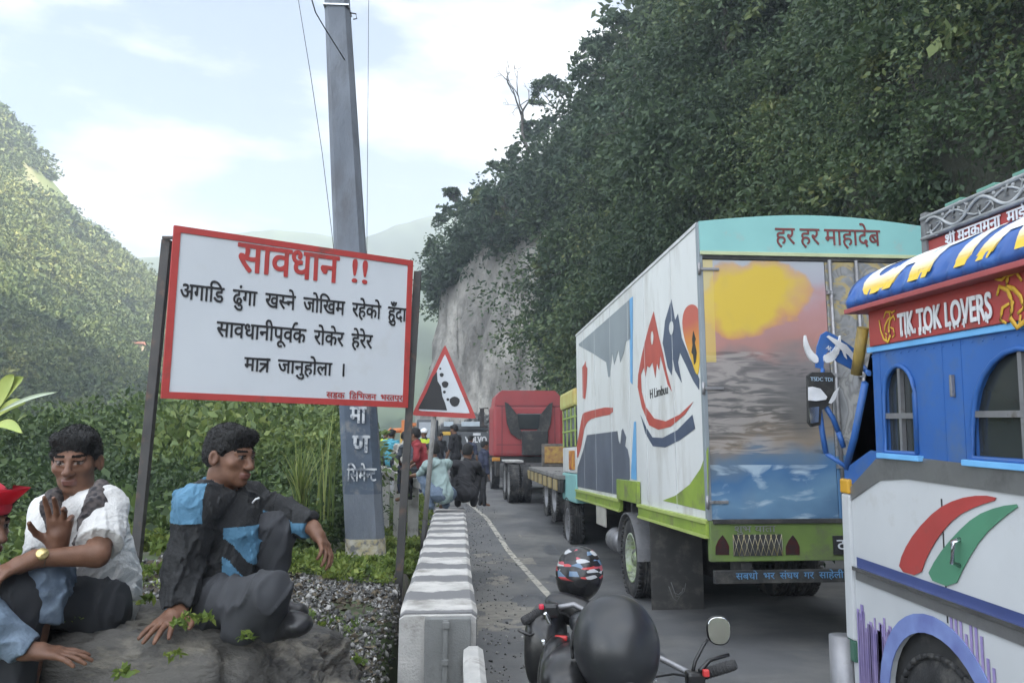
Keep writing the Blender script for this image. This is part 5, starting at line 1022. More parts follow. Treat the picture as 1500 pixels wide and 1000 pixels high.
_b = BM(); a, b = oP(572, 680), oP(605, 650); bx(_b, a.x, b.x, -1, 1.2, a.z, b.z, .2); obj('body', _b, M_ORG, oe)
_b = BM(); a, b = oP(568, 692), oP(610, 681); bx(_b, a.x, b.x, -1.2, 1.4, a.z, b.z, .1); obj('crawler_track', _b, M_CHASSIS, oe)
_b = BM(); a, b = oP(602, 624), oP(610, 619); bx(_b, a.x, b.x, -.15, .15, a.z, b.z, .03); tube(_b, [oP(606, 650), oP(606, 624)], .04, 6); obj('beacon_post', _b, M_ORG, oe)
# ---------------------------------------------------------------- motorcycle and the two helmets
M_BIKE = mat('bike_black_paint', (.016, .016, .017), None, .28, 4, dirt=(.06, .058, .055), dscale=6, dlo=.56, dhi=.75)
M_MATT = mat('matt_black_shell', (.024, .026, .029), (.017, .018, .020), .33, 3, dirt=(.055, .055, .055), dscale=14, dlo=.56, dhi=.8)
M_RUBG = mat('grip_rubber', (.035, .035, .036), (.022, .022, .023), .8, 30, bump=.4, bscale=200)
YH = 2.95
mc = empty('motorcycle', PZ(850, 1350, 0), 'black motorcycle with round mirror parked on the road in the foreground', 'motorcycle'); ml = mc.location.copy()
b_ = lambda x, y, Y: PY(x, y, Y) - ml
gL, gR = b_(765, 910, 3.0), b_(1078, 972, 2.62); pivot = b_(880, 905, 3.0)
jL, jR = b_(800, 893, 3.02), b_(1020, 990, 2.68)
_b = BM(); tube(_b, [jL, b_(840, 885, 3.04), pivot, b_(960, 960, 2.85), jR], .011, 8); obj('handlebar', _b, M_STEEL, mc)
for a, b in ((jL, gL), (jR, gR)):
    _b = BM(); d = (b-a); tube(_b, [a, a+d*.08, a+d*.1, a+d*.92, b], [.014, .014, .017, .0175, .014], 12)
    for k in range(9): tube(_b, [a+d*(.15+.08*k), a+d*(.18+.08*k)], .0188, 12)
    obj('grip', _b, M_RUBG, mc)
_b = BM(); tube(_b, [b_(805, 905, 3.0), b_(790, 925, 2.98), b_(775, 930, 2.97), b_(760, 922, 2.97)], [.008, .007, .006, .007], 6); obj('clutch_lever', _b, M_BIKE, mc)
_b = BM(); tube(_b, [b_(1025, 982, 2.64), b_(1040, 966, 2.68), b_(1068, 958, 2.68)], [.008, .007, .006], 6); obj('brake_lever', _b, M_BIKE, mc)
_b = BM(); box(_b, b_(806, 893, 3.0), (.06, .05, .05), None, .012); sw = obj('switch_box', _b, M_BIKE, mc)
_b = BM(); box(_b, b_(793, 888, 2.97), (.018, .02, .018), None, .005); obj('red_switch', _b, mat('red_plastic', (.55, .03, .06), None, .4), sw)
_b = BM(); box(_b, b_(1018, 992, 2.66), (.06, .05, .045), None, .012); sw = obj('switch_box', _b, M_BIKE, mc)
_b = BM(); box(_b, b_(1034, 985, 2.62), (.02, .02, .022), None, .005); obj('red_switch', _b, mat('red_plastic_right', (.55, .04, .04), None, .4), sw)
_b = BM()
for (a, b, c) in (((806, 897, 3.0), (830, 935, 3.05), (850, 985, 3.05)), ((812, 893, 3.0), (842, 905, 3.08), (858, 950, 3.1)), ((1010, 990, 2.68), (975, 985, 2.85), (930, 1000, 2.95))):
    P_ = [b_(*a), b_(*b), b_(*c)]; tube(_b, [P_[0], P_[0]*.35+P_[1]*.65, P_[1]*.6+P_[2]*.4, P_[2]], .004, 6)
split(obj('control_cable', _b, M_RUBG, mc))
# mirror
_b = BM(); tube(_b, [b_(1014, 988, 2.66), b_(1018, 968, 2.67), b_(1030, 945, 2.69), b_(1036, 936, 2.70)], .006, 8); obj('mirror_stem', _b, M_BIKE, mc)
mcn = b_(1053, 923, 2.7); n_ = Vector((-.12, -1, .08)).normalized(); Mm = Matrix.Translation(mcn) @ n_.to_track_quat('Z', 'Y').to_matrix().to_4x4()
def oval(bm, sx, sy, z0, z1, sh, mi=0, n=28):
    r = []
    for z, k in ((z0, .82), (z0+(z1-z0)*.5, 1), (z1, .97)):
        r.append([bm.verts.new(Mm @ Vector((sx*k*math.copysign(abs(math.cos(a))**sh, math.cos(a))*(1+.08*math.sin(a)), sy*k*math.copysign(abs(math.sin(a))**sh, math.sin(a)), z))) for a in np.linspace(0, 2*math.pi, n, endpoint=False)])
    for A_, B_ in zip(r, r[1:]):
        for i in range(n): bm.faces.new((A_[i], A_[(i+1) % n], B_[(i+1) % n], B_[i]))
    bm.faces.new(r[0][::-1]); bm.faces.new(r[-1]); bmesh.ops.recalc_face_normals(bm, faces=bm.faces[:])
_b = BM(); oval(_b, .041, .047, -.022, .003, .8); mrh = obj('mirror_housing', _b, M_BIKE, mc, True)
_b = BM(); oval(_b, .037, .043, .0032, .005, .8); obj('mirror_glass', _b, mat('motorcycle_mirror', (.80, .80, .76), None, .06, metal=1), mrh)
# tank, headlamp cowl, instrument, fork, seat, wheels
def bulk(name, c, s, m, rot=None, pw=.75, parent=None, seed=0):
    _b = BM(); bmesh.ops.create_uvsphere(_b, u_segments=32, v_segments=20, radius=1)
    for v in _b.verts:
        q = v.co.normalized(); q = Vector([math.copysign(abs(k)**pw, k) for k in q]); v.co = Vector((q.x*s[0], q.y*s[1], q.z*s[2]))
        if rot: v.co = rot @ v.co
        v.co += Vector(c)
    return obj(name, _b, m, parent or mc, True)
rz_ = Matrix.Rotation(R(-18), 3, 'Z')
ck = b_(800, 945, 3.08); bulk('headlamp_cowl', ck, (.075, .13, .15), M_BIKE, rz_)
bulk('fly_screen', b_(835, 892, 3.12), (.10, .05, .055), M_BIKE, rz_ @ Matrix.Rotation(R(12), 3, 'Y'))
bulk('instrument', b_(862, 912, 3.0), (.07, .04, .04), M_MATT, rz_)
_b = BM(); box(_b, b_(862, 908, 2.95), (.075, .006, .03), rz_, .003); obj('instrument_glass', _b, mat('instrument_glass', (.30, .34, .38), None, .1), mc)
_b = BM(); box(_b, b_(868, 927, 2.80), (.07, .02, .012), rz_, .004); box(_b, b_(802, 905, 2.86), (.016, .014, .045), Matrix.Rotation(R(-25), 3, 'Y'), .005); box(_b, b_(796, 940, 2.82), (.016, .016, .02), None, .005); split(obj('chrome_fitting', _b, M_CHROME, mc))
_b = BM(); box(_b, b_(822, 934, 2.92), (.045, .02, .018), rz_, .006); obj('red_badge', _b, mat('red_badge', (.45, .03, .03), None, .4), mc)
bulk('fuel_tank', b_(838, 985, 2.78), (.10, .20, .085), M_BIKE, rz_, .85)
bulk('tank_shroud', b_(815, 985, 2.9), (.05, .18, .12), M_BIKE, rz_, .8)
bulk('seat', b_(905, 1110, 2.42), (.13, .36, .07), M_MATT, rz_, .7)
bulk('engine', b_(850, 1150, 2.8), (.16, .22, .2), M_CHASSIS, rz_, .6)
for s in (-1, 1):
    _b = BM(); p = b_(848 + 22*s, 930, 3.08); tube(_b, [p, p + Vector((.12, .32, -.75))], .022, 10); obj('fork_leg', _b, M_STEEL, mc)
for yy, nm in ((3.45, 'front'), (2.05, 'rear')):
    c = Vector((b_(850, 1000, 2.9).x + (yy-2.9)*.33, yy - ml.y, .31 - ml.z)); Mx = Matrix.Translation(c) @ Matrix.Rotation(R(-18), 4, 'Z') @ Matrix.Rotation(R(90), 4, 'Y'); w_ = obj('wheel', *_tyre(.30, .05, Mx), mc, True)
    _b = BM(); lathe(_b, [(.18, -.04), (.19, 0), (.18, .04), (.16, .03), (.16, -.03), (.18, -.04)], 28, Mx); lathe(_b, [(0, -.06), (.05, -.06), (.05, .06), (0, .06)], 16, Mx)
    for k in range(5): a = 2*math.pi*k/5; tube(_b, [Mx @ Vector((.04*math.cos(a), .04*math.sin(a), 0)), Mx @ Vector((.165*math.cos(a+.2), .165*math.sin(a+.2), 0))], .014, 6)
    obj('rim', _b, M_BIKE, w_)
# ---- matt black open-face helmet resting on the tank
def shell(bm, c, s, rot, cut, thick=.012, n=48, m=28):
    rings = []
    for i in range(m+1):
        t = math.pi*i/m; rr = []
        for k in range(n):
            a = 2*math.pi*k/n; q = Vector((math.sin(t)*math.cos(a), math.sin(t)*math.sin(a), math.cos(t)))
            q.x = math.copysign(abs(q.x)**.88, q.x)*s[0]*(1 - .05*max(0, -q.z)); q.y *= s[1]; q.z *= s[2]; rr.append(q)
        rings.append(rr)
    V_ = {}
    def vert(i, k):
        if (i, k % n) not in V_: V_[(i, k % n)] = bm.verts.new(Vector(c) + rot @ rings[i][k % n])
        return V_[(i, k % n)]
    for i in range(m):
        for k in range(n):
            cen = (rings[i][k] + rings[i+1][(k+1) % n])/2
            if cut(cen.x/s[0], cen.y/s[1], cen.z/s[2]): continue
            f = [vert(i, k), vert(i+1, k), vert(i+1, k+1), vert(i, k+1)] if 0 < i < m-1 else ([vert(0, 0), vert(1, k), vert(1, k+1)] if i == 0 else [vert(i, k), vert(m, 0), vert(i, k+1)])
            try: ff = bm.faces.new(f); ff.smooth = True
            except ValueError: pass
    bmesh.ops.recalc_face_normals(bm, faces=bm.faces[:])
hc = PY(903, 946, 2.6); rh = Matrix.Rotation(R(-8), 3, 'Y') @ Matrix.Rotation(R(-10), 3, 'X')
hr = empty('helmet', hc - Vector((0, 0, .16)), 'plain matt black open face helmet resting on the motorcycle tank', 'helmet'); hl = hr.location.copy()
_b = BM(); shell(_b, hc-hl, (.136, .152, .158), rh, lambda x, y, z: z < -.86 or (y > .35 and z < .22)); o = obj('shell', _b, M_MATT, hr, True); o.modifiers.new('s', 'SOLIDIFY').thickness = .012
_b = BM(); shell(_b, hc-hl, (.120, .136, .140), rh, lambda x, y, z: z < -.80 or (y > .3 and z < .15)); obj('liner', _b, M_RUBG, hr, True)
_b = BM(); pts = []
for k in range(33):
    t = math.pi*(k/32)*1.06 - .1; pts.append((hc-hl) + rh @ Vector((.137*math.cos(t), .06 - .05*math.sin(t), .152*math.sin(t) - .006)))
tube(_b, pts, .006, 6); obj('edge_trim', _b, M_RUBG, hr)
_b = BM(); pl = b0 = (hc-hl) + rh @ Vector((-.015, -.128, -.098)); U_ = (rh @ Vector((1, 0, 0))).normalized(); nrm = (rh @ Vector((-.1, -.85, -.6))).normalized(); V_ = nrm.cross(U_).normalized()
pts = [pl + U_*(.034*math.cos(a)) + V_*(.0105*math.sin(a)) + nrm*.006 for a in np.linspace(0, 2*math.pi, 25)]; tube(_b, pts, .0011, 5)
obj('maker_badge', _b, M_STEEL, hr)
letter('maker_lettering', 'Tremmel', (pl + nrm*.005, U_, V_, -.024, .024, -.005, .006), M_STEEL, hr, .0, base=False)
_b = BM(); box(_b, PY(952, 996, 2.55)-hl, (.035, .02, .03), Matrix.Rotation(R(30), 3, 'Y'), .006); obj('chin_buckle', _b, M_CHROME, hr)
# ---- patterned full-face helmet hung on the far handlebar end
gc = PY(848, 840, 3.25); rg = Matrix.Rotation(R(25), 3, 'Z') @ Matrix.Rotation(R(14), 3, 'Y')
gh = empty('helmet', gc - Vector((0, 0, .1)), 'black full face helmet with red, white and blue racing graphics hung on the handlebar', 'helmet'); gl = gh.location.copy()
def hm():
    m = mat('helmet_graphics', (.014, .014, .015), None, .25, 4); n = m.node_tree.nodes; l = m.node_tree.links; p = n['Principled BSDF']; t = n.new('ShaderNodeTexCoord')
    k = n.new('ShaderNodeMapping'); k.inputs['Scale'].default_value = (16, 16, 44); k.inputs['Rotation'].default_value = (R(20), R(-48), R(15)); l.new(t.outputs['Object'], k.inputs['Vector'])
    v = n.new('ShaderNodeTexVoronoi'); v.inputs['Scale'].default_value = 1.6; l.new(k.outputs['Vector'], v.inputs['Vector']); c = n.new('ShaderNodeValToRGB'); c.color_ramp.interpolation = 'CONSTANT'; e = c.color_ramp.elements
    st = [(0, (.014, .014, .015)), (.40, (.36, .37, .38)), (.47, (.014, .014, .015)), (.58, (.40, .05, .05)), (.66, (.02, .02, .022)), (.76, (.10, .16, .24)), (.84, (.40, .41, .42)), (.91, (.34, .06, .08)), (.96, (.02, .02, .02))]
    while len(e) < len(st): e.new(.5)
    for i, (a, q) in enumerate(st): e[i].position = a; e[i].color = (*q, 1)
    s = n.new('ShaderNodeSeparateColor'); l.new(v.outputs['Color'], s.inputs[0]); l.new(s.outputs[0], c.inputs[0])
    z = n.new('ShaderNodeSeparateXYZ'); l.new(t.outputs['Object'], z.inputs[0]); f = n.new('ShaderNodeMapRange'); f.inputs['From Min'].default_value = .085; f.inputs['From Max'].default_value = .095; l.new(z.outputs['Z'], f.inputs['Value'])
    q = n.new('ShaderNodeMix'); q.data_type = 'RGBA'; q.inputs['A'].default_value = (.014, .014, .015, 1); l.new(c.outputs[0], q.inputs['B']); l.new(f.outputs[0], q.inputs['Factor']); l.new(q.outputs['Result'], p.inputs['Base Color']); return m
_b = BM(); shell(_b, gc-gl, (.088, .105, .108), rg, lambda x, y, z: z < -.93 or (y > .45 and -.25 < z < .32)); o = obj('shell', _b, hm(), gh, True); o.modifiers.new('s', 'SOLIDIFY').thickness = .01
_b = BM(); shell(_b, gc-gl, (.085, .103, .104), rg, lambda x, y, z: not (y > .35 and -.32 < z < .4)); obj('visor', _b, M_GLASS, gh, True)
_b = BM(); lathe(_b, [(0, 0), (.012, 0), (.010, .008), (0, .009)], 12, Matrix.Translation(gc-gl + rg @ Vector((.087, .03, -.02))) @ Matrix.Rotation(R(90), 4, 'Y')); obj('visor_screw', _b, M_CHROME, gh)
_b = BM(); tube(_b, [gc-gl + Vector((-.01, 0, -.1)), gc-gl + Vector((.02, -.02, -.16)), PY(868, 905, 3.05)-gl], .006, 6); obj('chin_strap', _b, M_CONC, gh)
# ---------------------------------------------------------------- people: smooth implicit bodies turned into one surface each
class Sdf:
    def __init__(s): s.p = []
    def cap(s, a, b, r0, r1=None, k=.02, flat=(0, 0), sub=False): s.p.append(('c', Vector(a), Vector(b), r0, r0 if r1 is None else r1, k, flat, sub)); return s
    def ell(s, c, r, rot=None, k=.02, sub=False): s.p.append(('e', Vector(c), Vector(r), rot, None, k, None, sub)); return s
    def mesh(s, name, vox, mats, parent, paint=None, fold=None, rough=None):
        lo = np.full(3, 1e9); hi = -lo
        bb = []
        for q in s.p:
            if q[0] == 'c': P = np.array([q[1], q[2]]); r = max(q[3], q[4]); a, b = P.min(0)-r, P.max(0)+r
            else: r = max(q[2]); a, b = np.array(q[1])-r, np.array(q[1])+r
            bb.append((a, b))
            if not q[7]: lo = np.minimum(lo, a); hi = np.maximum(hi, b)
        lo -= vox*4; hi += vox*4; n = np.ceil((hi-lo)/vox).astype(int)+1; F = np.full(n, 1.0, np.float32)
        ax = [lo[i]+vox*np.arange(n[i]) for i in range(3)]
        for q, (a, b) in zip(s.p, bb):
            k = q[5]; m = k+vox*3; i0 = np.clip(((a-m-lo)/vox).astype(int), 0, n-1); i1 = np.clip(((b+m-lo)/vox).astype(int)+2, 0, n)
            if np.any(i1 <= i0): continue
            sl = tuple(slice(i0[i], i1[i]) for i in range(3)); X, Y, Z = np.meshgrid(*[ax[i][sl[i]] for i in range(3)], indexing='ij')
            if q[0] == 'c':
                A, B = np.array(q[1]), np.array(q[2]); d = B-A; L2 = d@d + 1e-12; t = ((X-A[0])*d[0]+(Y-A[1])*d[1]+(Z-A[2])*d[2])/L2; tc_ = np.clip(t, 0, 1)
                D = np.sqrt((X-A[0]-tc_*d[0])**2+(Y-A[1]-tc_*d[1])**2+(Z-A[2]-tc_*d[2])**2) - (q[3]+(q[4]-q[3])*tc_); L_ = math.sqrt(L2)
                if q[6][0]: D = np.maximum(D, -t*L_)
                if q[6][1]: D = np.maximum(D, (t-1)*L_)
            else:
                c, r = np.array(q[1]), np.array(q[2]); U = np.stack([X-c[0], Y-c[1], Z-c[2]], -1)
                if q[3] is not None: U = U @ np.array(q[3])
                k0 = np.linalg.norm(U/r, axis=-1); k1 = np.linalg.norm(U/(r*r), axis=-1)+1e-9; D = k0*(k0-1)/k1
            G = F[sl]
            if q[7]: D = -D; h = np.clip(.5-.5*(G-D)/k, 0, 1) if k > 0 else (D > G); F[sl] = G*(1-h)+D*h + (k*h*(1-h) if k > 0 else 0)
            else: h = np.clip(.5+.5*(G-D)/k, 0, 1); F[sl] = G*(1-h)+D*h - k*h*(1-h)
        if fold is not None:
            X, Y, Z = np.meshgrid(*ax, indexing='ij'); F = F + fold(X, Y, Z).astype(np.float32)
        S_ = F < 0; idx = -np.ones(n-1, int); acc = np.zeros((*(n-1), 3)); cnt = np.zeros(n-1)
        for dx in range(3):
            sh = [0, 0, 0]; sh[dx] = 1; A = F[:n[0]-sh[0], :n[1]-sh[1], :n[2]-sh[2]]; B = F[sh[0]:, sh[1]:, sh[2]:]; cr = (A < 0) != (B < 0)
            I = np.argwhere(cr); t = (A[cr]/(A[cr]-B[cr])); P = I.astype(float); P[:, dx] += t
            o = [i for i in range(3) if i != dx]
            for u in (0, 1):
                for v in (0, 1):
                    J = I.copy(); J[:, o[0]] -= u; J[:, o[1]] -= v; ok = np.all((J >= 0) & (J < n-1), axis=1); np.add.at(acc, tuple(J[ok].T), P[ok]); np.add.at(cnt, tuple(J[ok].T), 1)
        act = cnt > 0; idx[act] = np.arange(act.sum()); V = acc[act]/cnt[act][:, None]*vox + lo; Fs = []
        for dx in range(3):
            sh = [0, 0, 0]; sh[dx] = 1; A = F[:n[0]-sh[0], :n[1]-sh[1], :n[2]-sh[2]]; B = F[sh[0]:, sh[1]:, sh[2]:]; cr = (A < 0) != (B < 0); I = np.argwhere(cr); neg = A[cr] < 0
            o = [(dx+1) % 3, (dx+2) % 3]; ok = np.all([(I[:, o[0]] > 0), (I[:, o[1]] > 0), (I[:, o[0]] < n[o[0]]-1), (I[:, o[1]] < n[o[1]]-1)], axis=0); I = I[ok]; neg = neg[ok]
            C = []
            for (u, v) in ((1, 1), (0, 1), (0, 0), (1, 0)):
                J = I.copy(); J[:, o[0]] -= u; J[:, o[1]] -= v; C.append(idx[tuple(J.T)])
            C = np.stack(C, 1); C[~neg] = C[~neg][:, ::-1]; Fs.append(C)
        Fc = np.concatenate(Fs)
        o = npmesh(name, V, Fc, mats, parent, True); me = o.data
        if paint is not None:
            cen = np.empty(len(me.polygons)*3); me.polygons.foreach_get('center', cen); me.polygons.foreach_set('material_index', np.asarray(paint(cen.reshape(-1, 3)), np.int32))
        return o
def basis(fwd, up=(0, 0, 1)):
    f = Vector(fwd).normalized(); r = f.cross(Vector(up)).normalized(); u = r.cross(f); return Matrix((r, f, u)).transposed()   # columns: right, forward, up
SKIN = mat('brown_skin', (.17, .085, .052), (.12, .058, .035), .5, 22, spec=.4, bump=.12, bscale=260, dirt=(.10, .045, .028), dscale=9, dlo=.52, dhi=.72)
SKIN_F = mat('skin_far', (.19, .098, .06), (.15, .075, .045), .5, 10)
M_EYE = mat('dark_eye', (.018, .013, .011), None, .25, 20); M_EYEW = mat('eye_white', (.17, .135, .115), None, .35, 20); M_LIP = mat('lip_skin', (.15, .062, .046), (.12, .05, .038), .45, 20); M_BROW = mat('brow_hair', (.010, .008, .007), None, .9, 30, spec=.1)
M_HAIR = mat('black_hair', (.009, .0085, .0085), (.004, .004, .004), .75, 60, bump=.6, bscale=140, stretch=(1, 1, .4))
def head(S, c, B, s=1.0):
    """adds a head to Sdf S; c = centre between the ears, B = basis (right, forward, up)"""
    P = lambda x, y, z: Vector(c) + B @ Vector((x*s, y*s, z*s)); r = lambda *a: tuple(v*s for v in a)
    S.ell(P(0, -.012, .036), r(.073, .092, .084), B, .02); S.ell(P(0, .022, -.028), r(.060, .070, .084), B, .03); S.ell(P(0, .034, -.074), r(.046, .050, .036), B, .025)
    S.ell(P(0, .074, -.098), r(.021, .017, .015), B, .02)
    for q in (-1, 1):
        S.ell(P(.043*q, .060, -.020), r(.023, .022, .019), B, .02); S.cap(P(.012*q, .090, .024), P(.048*q, .076, .022), .0085*s, .007*s, .014)
        S.ell(P(.031*q, .101, .002), r(.019, .017, .0105), B, .010, True); S.ell(P(.031*q, .077, .002), r(.0145, .0145, .0135), B, .003)
        S.cap(P(.018*q, .088, -.0065), P(.045*q, .080, -.0055), .0042*s, .0035*s, .005); S.cap(P(.018*q, .0895, .0125), P(.046*q, .081, .0115), .0045*s, .004*s, .005)
        S.ell(P(.080*q, -.008, -.008), r(.010, .021, .032), B @ Matrix.Rotation(q*.35, 3, 'Z'), .008); S.ell(P(.087*q, -.002, -.004), r(.007, .010, .018), B, .006, True)
        S.ell(P(.013*q, .101, -.034), r(.010, .010, .008), B, .008)
    S.cap(P(0, .090, .014), P(0, .112, -.030), .008*s, .0115*s, .012); S.ell(P(0, .110, -.033), r(.0125, .012, .010), B, .01)
    S.ell(P(0, .092, -.061), r(.025, .014, .0075), B, .008); S.ell(P(0, .090, -.0725), r(.022, .014, .0085), B, .008); S.cap(P(-.022, .106, -.0665), P(.022, .106, -.0665), .0022*s, None, .004, sub=True)
    def paint(C):
        L_ = (C - np.array(c)) @ np.array(B) / s; x, y, z = np.abs(L_[:, 0]), L_[:, 1], L_[:, 2]; m = np.zeros(len(C), int)
        near = (np.abs(L_) < .14).all(1) & (y > .05)
        m[near & (((x-.020)/.026)**2 + ((z+.0668)/.0125)**2 < 1) & (x < .026) & (y > .075)] = 4
        eye = near & ((x-.031)**2/.0150**2 + (z-.0025)**2/.0056**2 < 1) & (y > .06); m[eye] = 2; m[eye & ((x-.031)**2 + (z-.003)**2 < .0066**2)] = 1
        m[near & (x > .012) & (x < .052) & (np.abs(z - .0275 - (x-.03)*.02) < .0050) & (y > .06)] = 3
        m[near & (x > .016) & (x < .047) & (np.abs(z - .0108) < .0022) & (y > .07)] = 1
        return m
    return paint
HM = [SKIN, M_EYE, M_EYEW, M_BROW, M_LIP]
def hair(c, B, s, parent, name='hair', vox=.005, low=-.045, top=.0, seed=0, front=.012):
    H = Sdf(); P = lambda x, y, z: Vector(c) + B @ Vector((x*s, y*s, z*s)); r = lambda *a: tuple(v*s for v in a)
    H.ell(P(0, -.016, .046+top), r(.082, .099, .087+top), B, .02); H.ell(P(0, -.055, -.005), r(.070, .055, .06), B, .03); H.cap(P(-.05, .055, .085+top), P(.05, .058, .085+top), .026*s, None, .03)
    for q in (-1, 1): H.cap(P(.074*q, .022, .03), P(.074*q, .014, .0), .011*s, .006*s, .015)
    H.ell(P(0, .128, -.030), r(.088, .086, .083), B, .012, True)
    for q in (-1, 1): H.ell(P(.09*q, .0, -.025), r(.03, .032, .042), B, .01, True)
    H.ell(P(0, 0, low-.12), r(.2, .2, .12), B, .01, True)
    rs = np.random.RandomState(seed); K = rs.normal(size=(5, 3))*130/s; ph = rs.rand(5)*6
    f = lambda X, Y, Z: sum(np.sin(K[i, 0]*X+K[i, 1]*Y+K[i, 2]*Z+ph[i]) for i in range(5))*.0007*s
    o = H.mesh(name, vox, M_HAIR, parent, fold=f)
    if vox < .006:                     # short strands standing off the cut, so that the outline is broken
        V = np.empty(len(o.data.vertices)*3); o.data.vertices.foreach_get('co', V); V = V.reshape(-1, 3); Nn = np.array([v.normal for v in o.data.vertices]); k = rs.choice(len(V), 5200); C0 = V[k]; n_ = Nn[k]; up = (C0 - np.array(c)) @ np.array(B)
        ok = up[:, 2] > -.03; C0, n_, up = C0[ok], n_[ok], up[ok]; m = len(C0); fw = np.array(B)[:, 1]; d = n_*.35 + fw*np.clip(up[:, 2:3]*5, 0, .6) - np.array(B)[:, 2]*np.clip(.35-up[:, 2:3]*6, 0, .9) + rs.normal(size=(m, 3))*.30; d /= np.linalg.norm(d, axis=1, keepdims=True); l_ = rs.uniform(.005, .011, m)*s
        Vv, Ff, _ = leaves(C0 + d*l_[:, None]*.35, d, l_, .0022*s, rs, rs.rand(m)); q_ = npmesh('hair_strands', Vv, Ff, M_HAIR, o); q_['kind'] = 'stuff'
    return o
def hand(S, w, d, n, s=1.0, curl=(.25, .3, .35, .4), spread=.10, thumb=1, k=.006, tc=.5):
    """hand from the wrist w, fingers along d, palm normal n; thumb = side (+1/-1 along d x n)"""
    d = Vector(d).normalized(); n = (Vector(n) - d*Vector(n).dot(d)).normalized(); x = d.cross(n)*thumb; w = Vector(w)
    S.cap(w, w + d*.045*s, .024*s, .027*s, .02)
    for u in (-.026, -.009, .009, .025): S.cap(w + d*.02*s + x*u*.6*s, w + d*.088*s + x*u*s, .0145*s, .0115*s, .012)
    lens = ((.040, .024, .019), (.045, .028, .021), (.042, .026, .020), (.033, .020, .017)); us = (.027, .009, -.009, -.026)
    for i in range(4):
        p = w + d*(.092 - (.004 if i in (0, 2) else .010 if i == 3 else 0))*s + x*us[i]*s; a = curl[i]; dv = (d + x*spread*(1.5-i)).normalized()
        for j, L_ in enumerate(lens[i]):
            ang = a*(.55, 1.0, 1.1)[j] if j == 0 else a*(1.55, 2.2)[j-1]; dd = (dv*math.cos(ang) + n*math.sin(ang)).normalized(); q = p + dd*L_*s; S.cap(p, q, (.0092, .0083, .0074)[j]*s, (.0084, .0075, .0062)[j]*s, .003 if j else k); p = q
    p = w + d*.022*s + x*.026*s; d1 = (x*.75 + d*.6 + n*.25).normalized(); q = p + d1*.042*s; S.cap(p, q, .0135*s, .0105*s, .012); d2 = (x*(.6-.4*tc) + d*.75 + n*tc*.6).normalized(); r = q + d2*.032*s; S.cap(q, r, .0098*s, .0088*s, .004); d3 = (d*.85 + n*tc*.7 + x*.15).normalized(); S.cap(r, r + d3*.025*s, .0088*s, .0066*s, .003)
def noise3(X, Y, Z, seed):
    T = np.random.RandomState(seed).rand(32, 32, 32).astype(np.float32); xi, yi, zi = (np.floor(q).astype(int) for q in (X, Y, Z)); fx, fy, fz = X-xi, Y-yi, Z-zi
    fx, fy, fz = (q*q*(3-2*q) for q in (fx, fy, fz)); g = lambda a, b, c: T[(xi+a) % 32, (yi+b) % 32, (zi+c) % 32]; L2 = lambda a, b, t: a+(b-a)*t
    return L2(L2(L2(g(0,0,0), g(1,0,0), fx), L2(g(0,1,0), g(1,1,0), fx), fy), L2(L2(g(0,0,1), g(1,0,1), fx), L2(g(0,1,1), g(1,1,1), fx), fy), fz)
def folds(seed, amp, freq, stretch=(1, 1, 1), warp=.5):
    """cloth creases: ridged noise drawn out along a slanting direction, so that the ridges read as pulled folds"""
    rs = np.random.RandomState(seed); Q, _ = np.linalg.qr(rs.normal(size=(3, 3)) + np.diag((0, 0, 2.5))); f = freq*.58
    def fn(X, Y, Z):
        A = (Q[0, 0]*X+Q[0, 1]*Y+Q[0, 2]*Z)*f*.34*stretch[0]; B = (Q[1, 0]*X+Q[1, 1]*Y+Q[1, 2]*Z)*f*.5*stretch[1]; C = (Q[2, 0]*X+Q[2, 1]*Y+Q[2, 2]*Z)*f*1.35*stretch[2]
        w_ = noise3(A*.6+9, B*.6+3, C*.35+5, seed+1)*warp*2.2; r = 1-np.abs(2*noise3(A+w_, B+w_, C+w_*1.3, seed)-1); return -(r**3-.3)*amp*1.25
    return fn
# ---- boulder they sit on
def boulder():
    bm = BM(); bmesh.ops.create_icosphere(bm, subdivisions=6, radius=1)
    for v in bm.verts:
        q = v.co.copy(); d = mnoise.fractal(q*1.6 + Vector((3, 1, 7)), .9, 2.1, 6)*.16 + mnoise.noise(q*3.1)*.07; q.z = math.copysign(abs(q.z)**.62, q.z); q.x = math.copysign(abs(q.x)**.8, q.x)
        st = mnoise.noise(Vector((q.x*1.5, q.y*3, q.z*9)))*.03; w_ = mnoise.noise_vector(q*2.2)*.35; c1 = abs(mnoise.noise(q*2.3 + w_ + Vector((5, 2, 1)))); c2 = abs(mnoise.noise(q*5.5 + w_ + Vector((1, 9, 4)))); st -= .075*max(0, 1-c1/.07) + .03*max(0, 1-c2/.09); st += mnoise.noise(q*14)*.012 + mnoise.noise(q*28)*.006; q *= 1 + d + st; v.co = Vector((q.x*.86, q.y*.62, q.z*.56))
    o = obj('boulder', bm, mat('dark_wet_rock', (.125, .118, .105), (.035, .034, .033), .8, 3.2, bump=1.0, bscale=22, dirt=(.22, .20, .16), dscale=4, dlo=.50, dhi=.66, detail=8, stretch=(1, 1, 2.2)), None, True); o.location = (-1.16, 3.06, .53); o.rotation_euler = (0, R(4), R(8)); tag(o, 'large dark boulder by the roadside with three people sitting on it', 'boulder'); return o
boulder()
J = PY
def person(label, loc, group=None): return empty('person', loc, label, 'person', group)
def rel(r): return lambda x, y, Y: PY(x, y, Y) - r.location
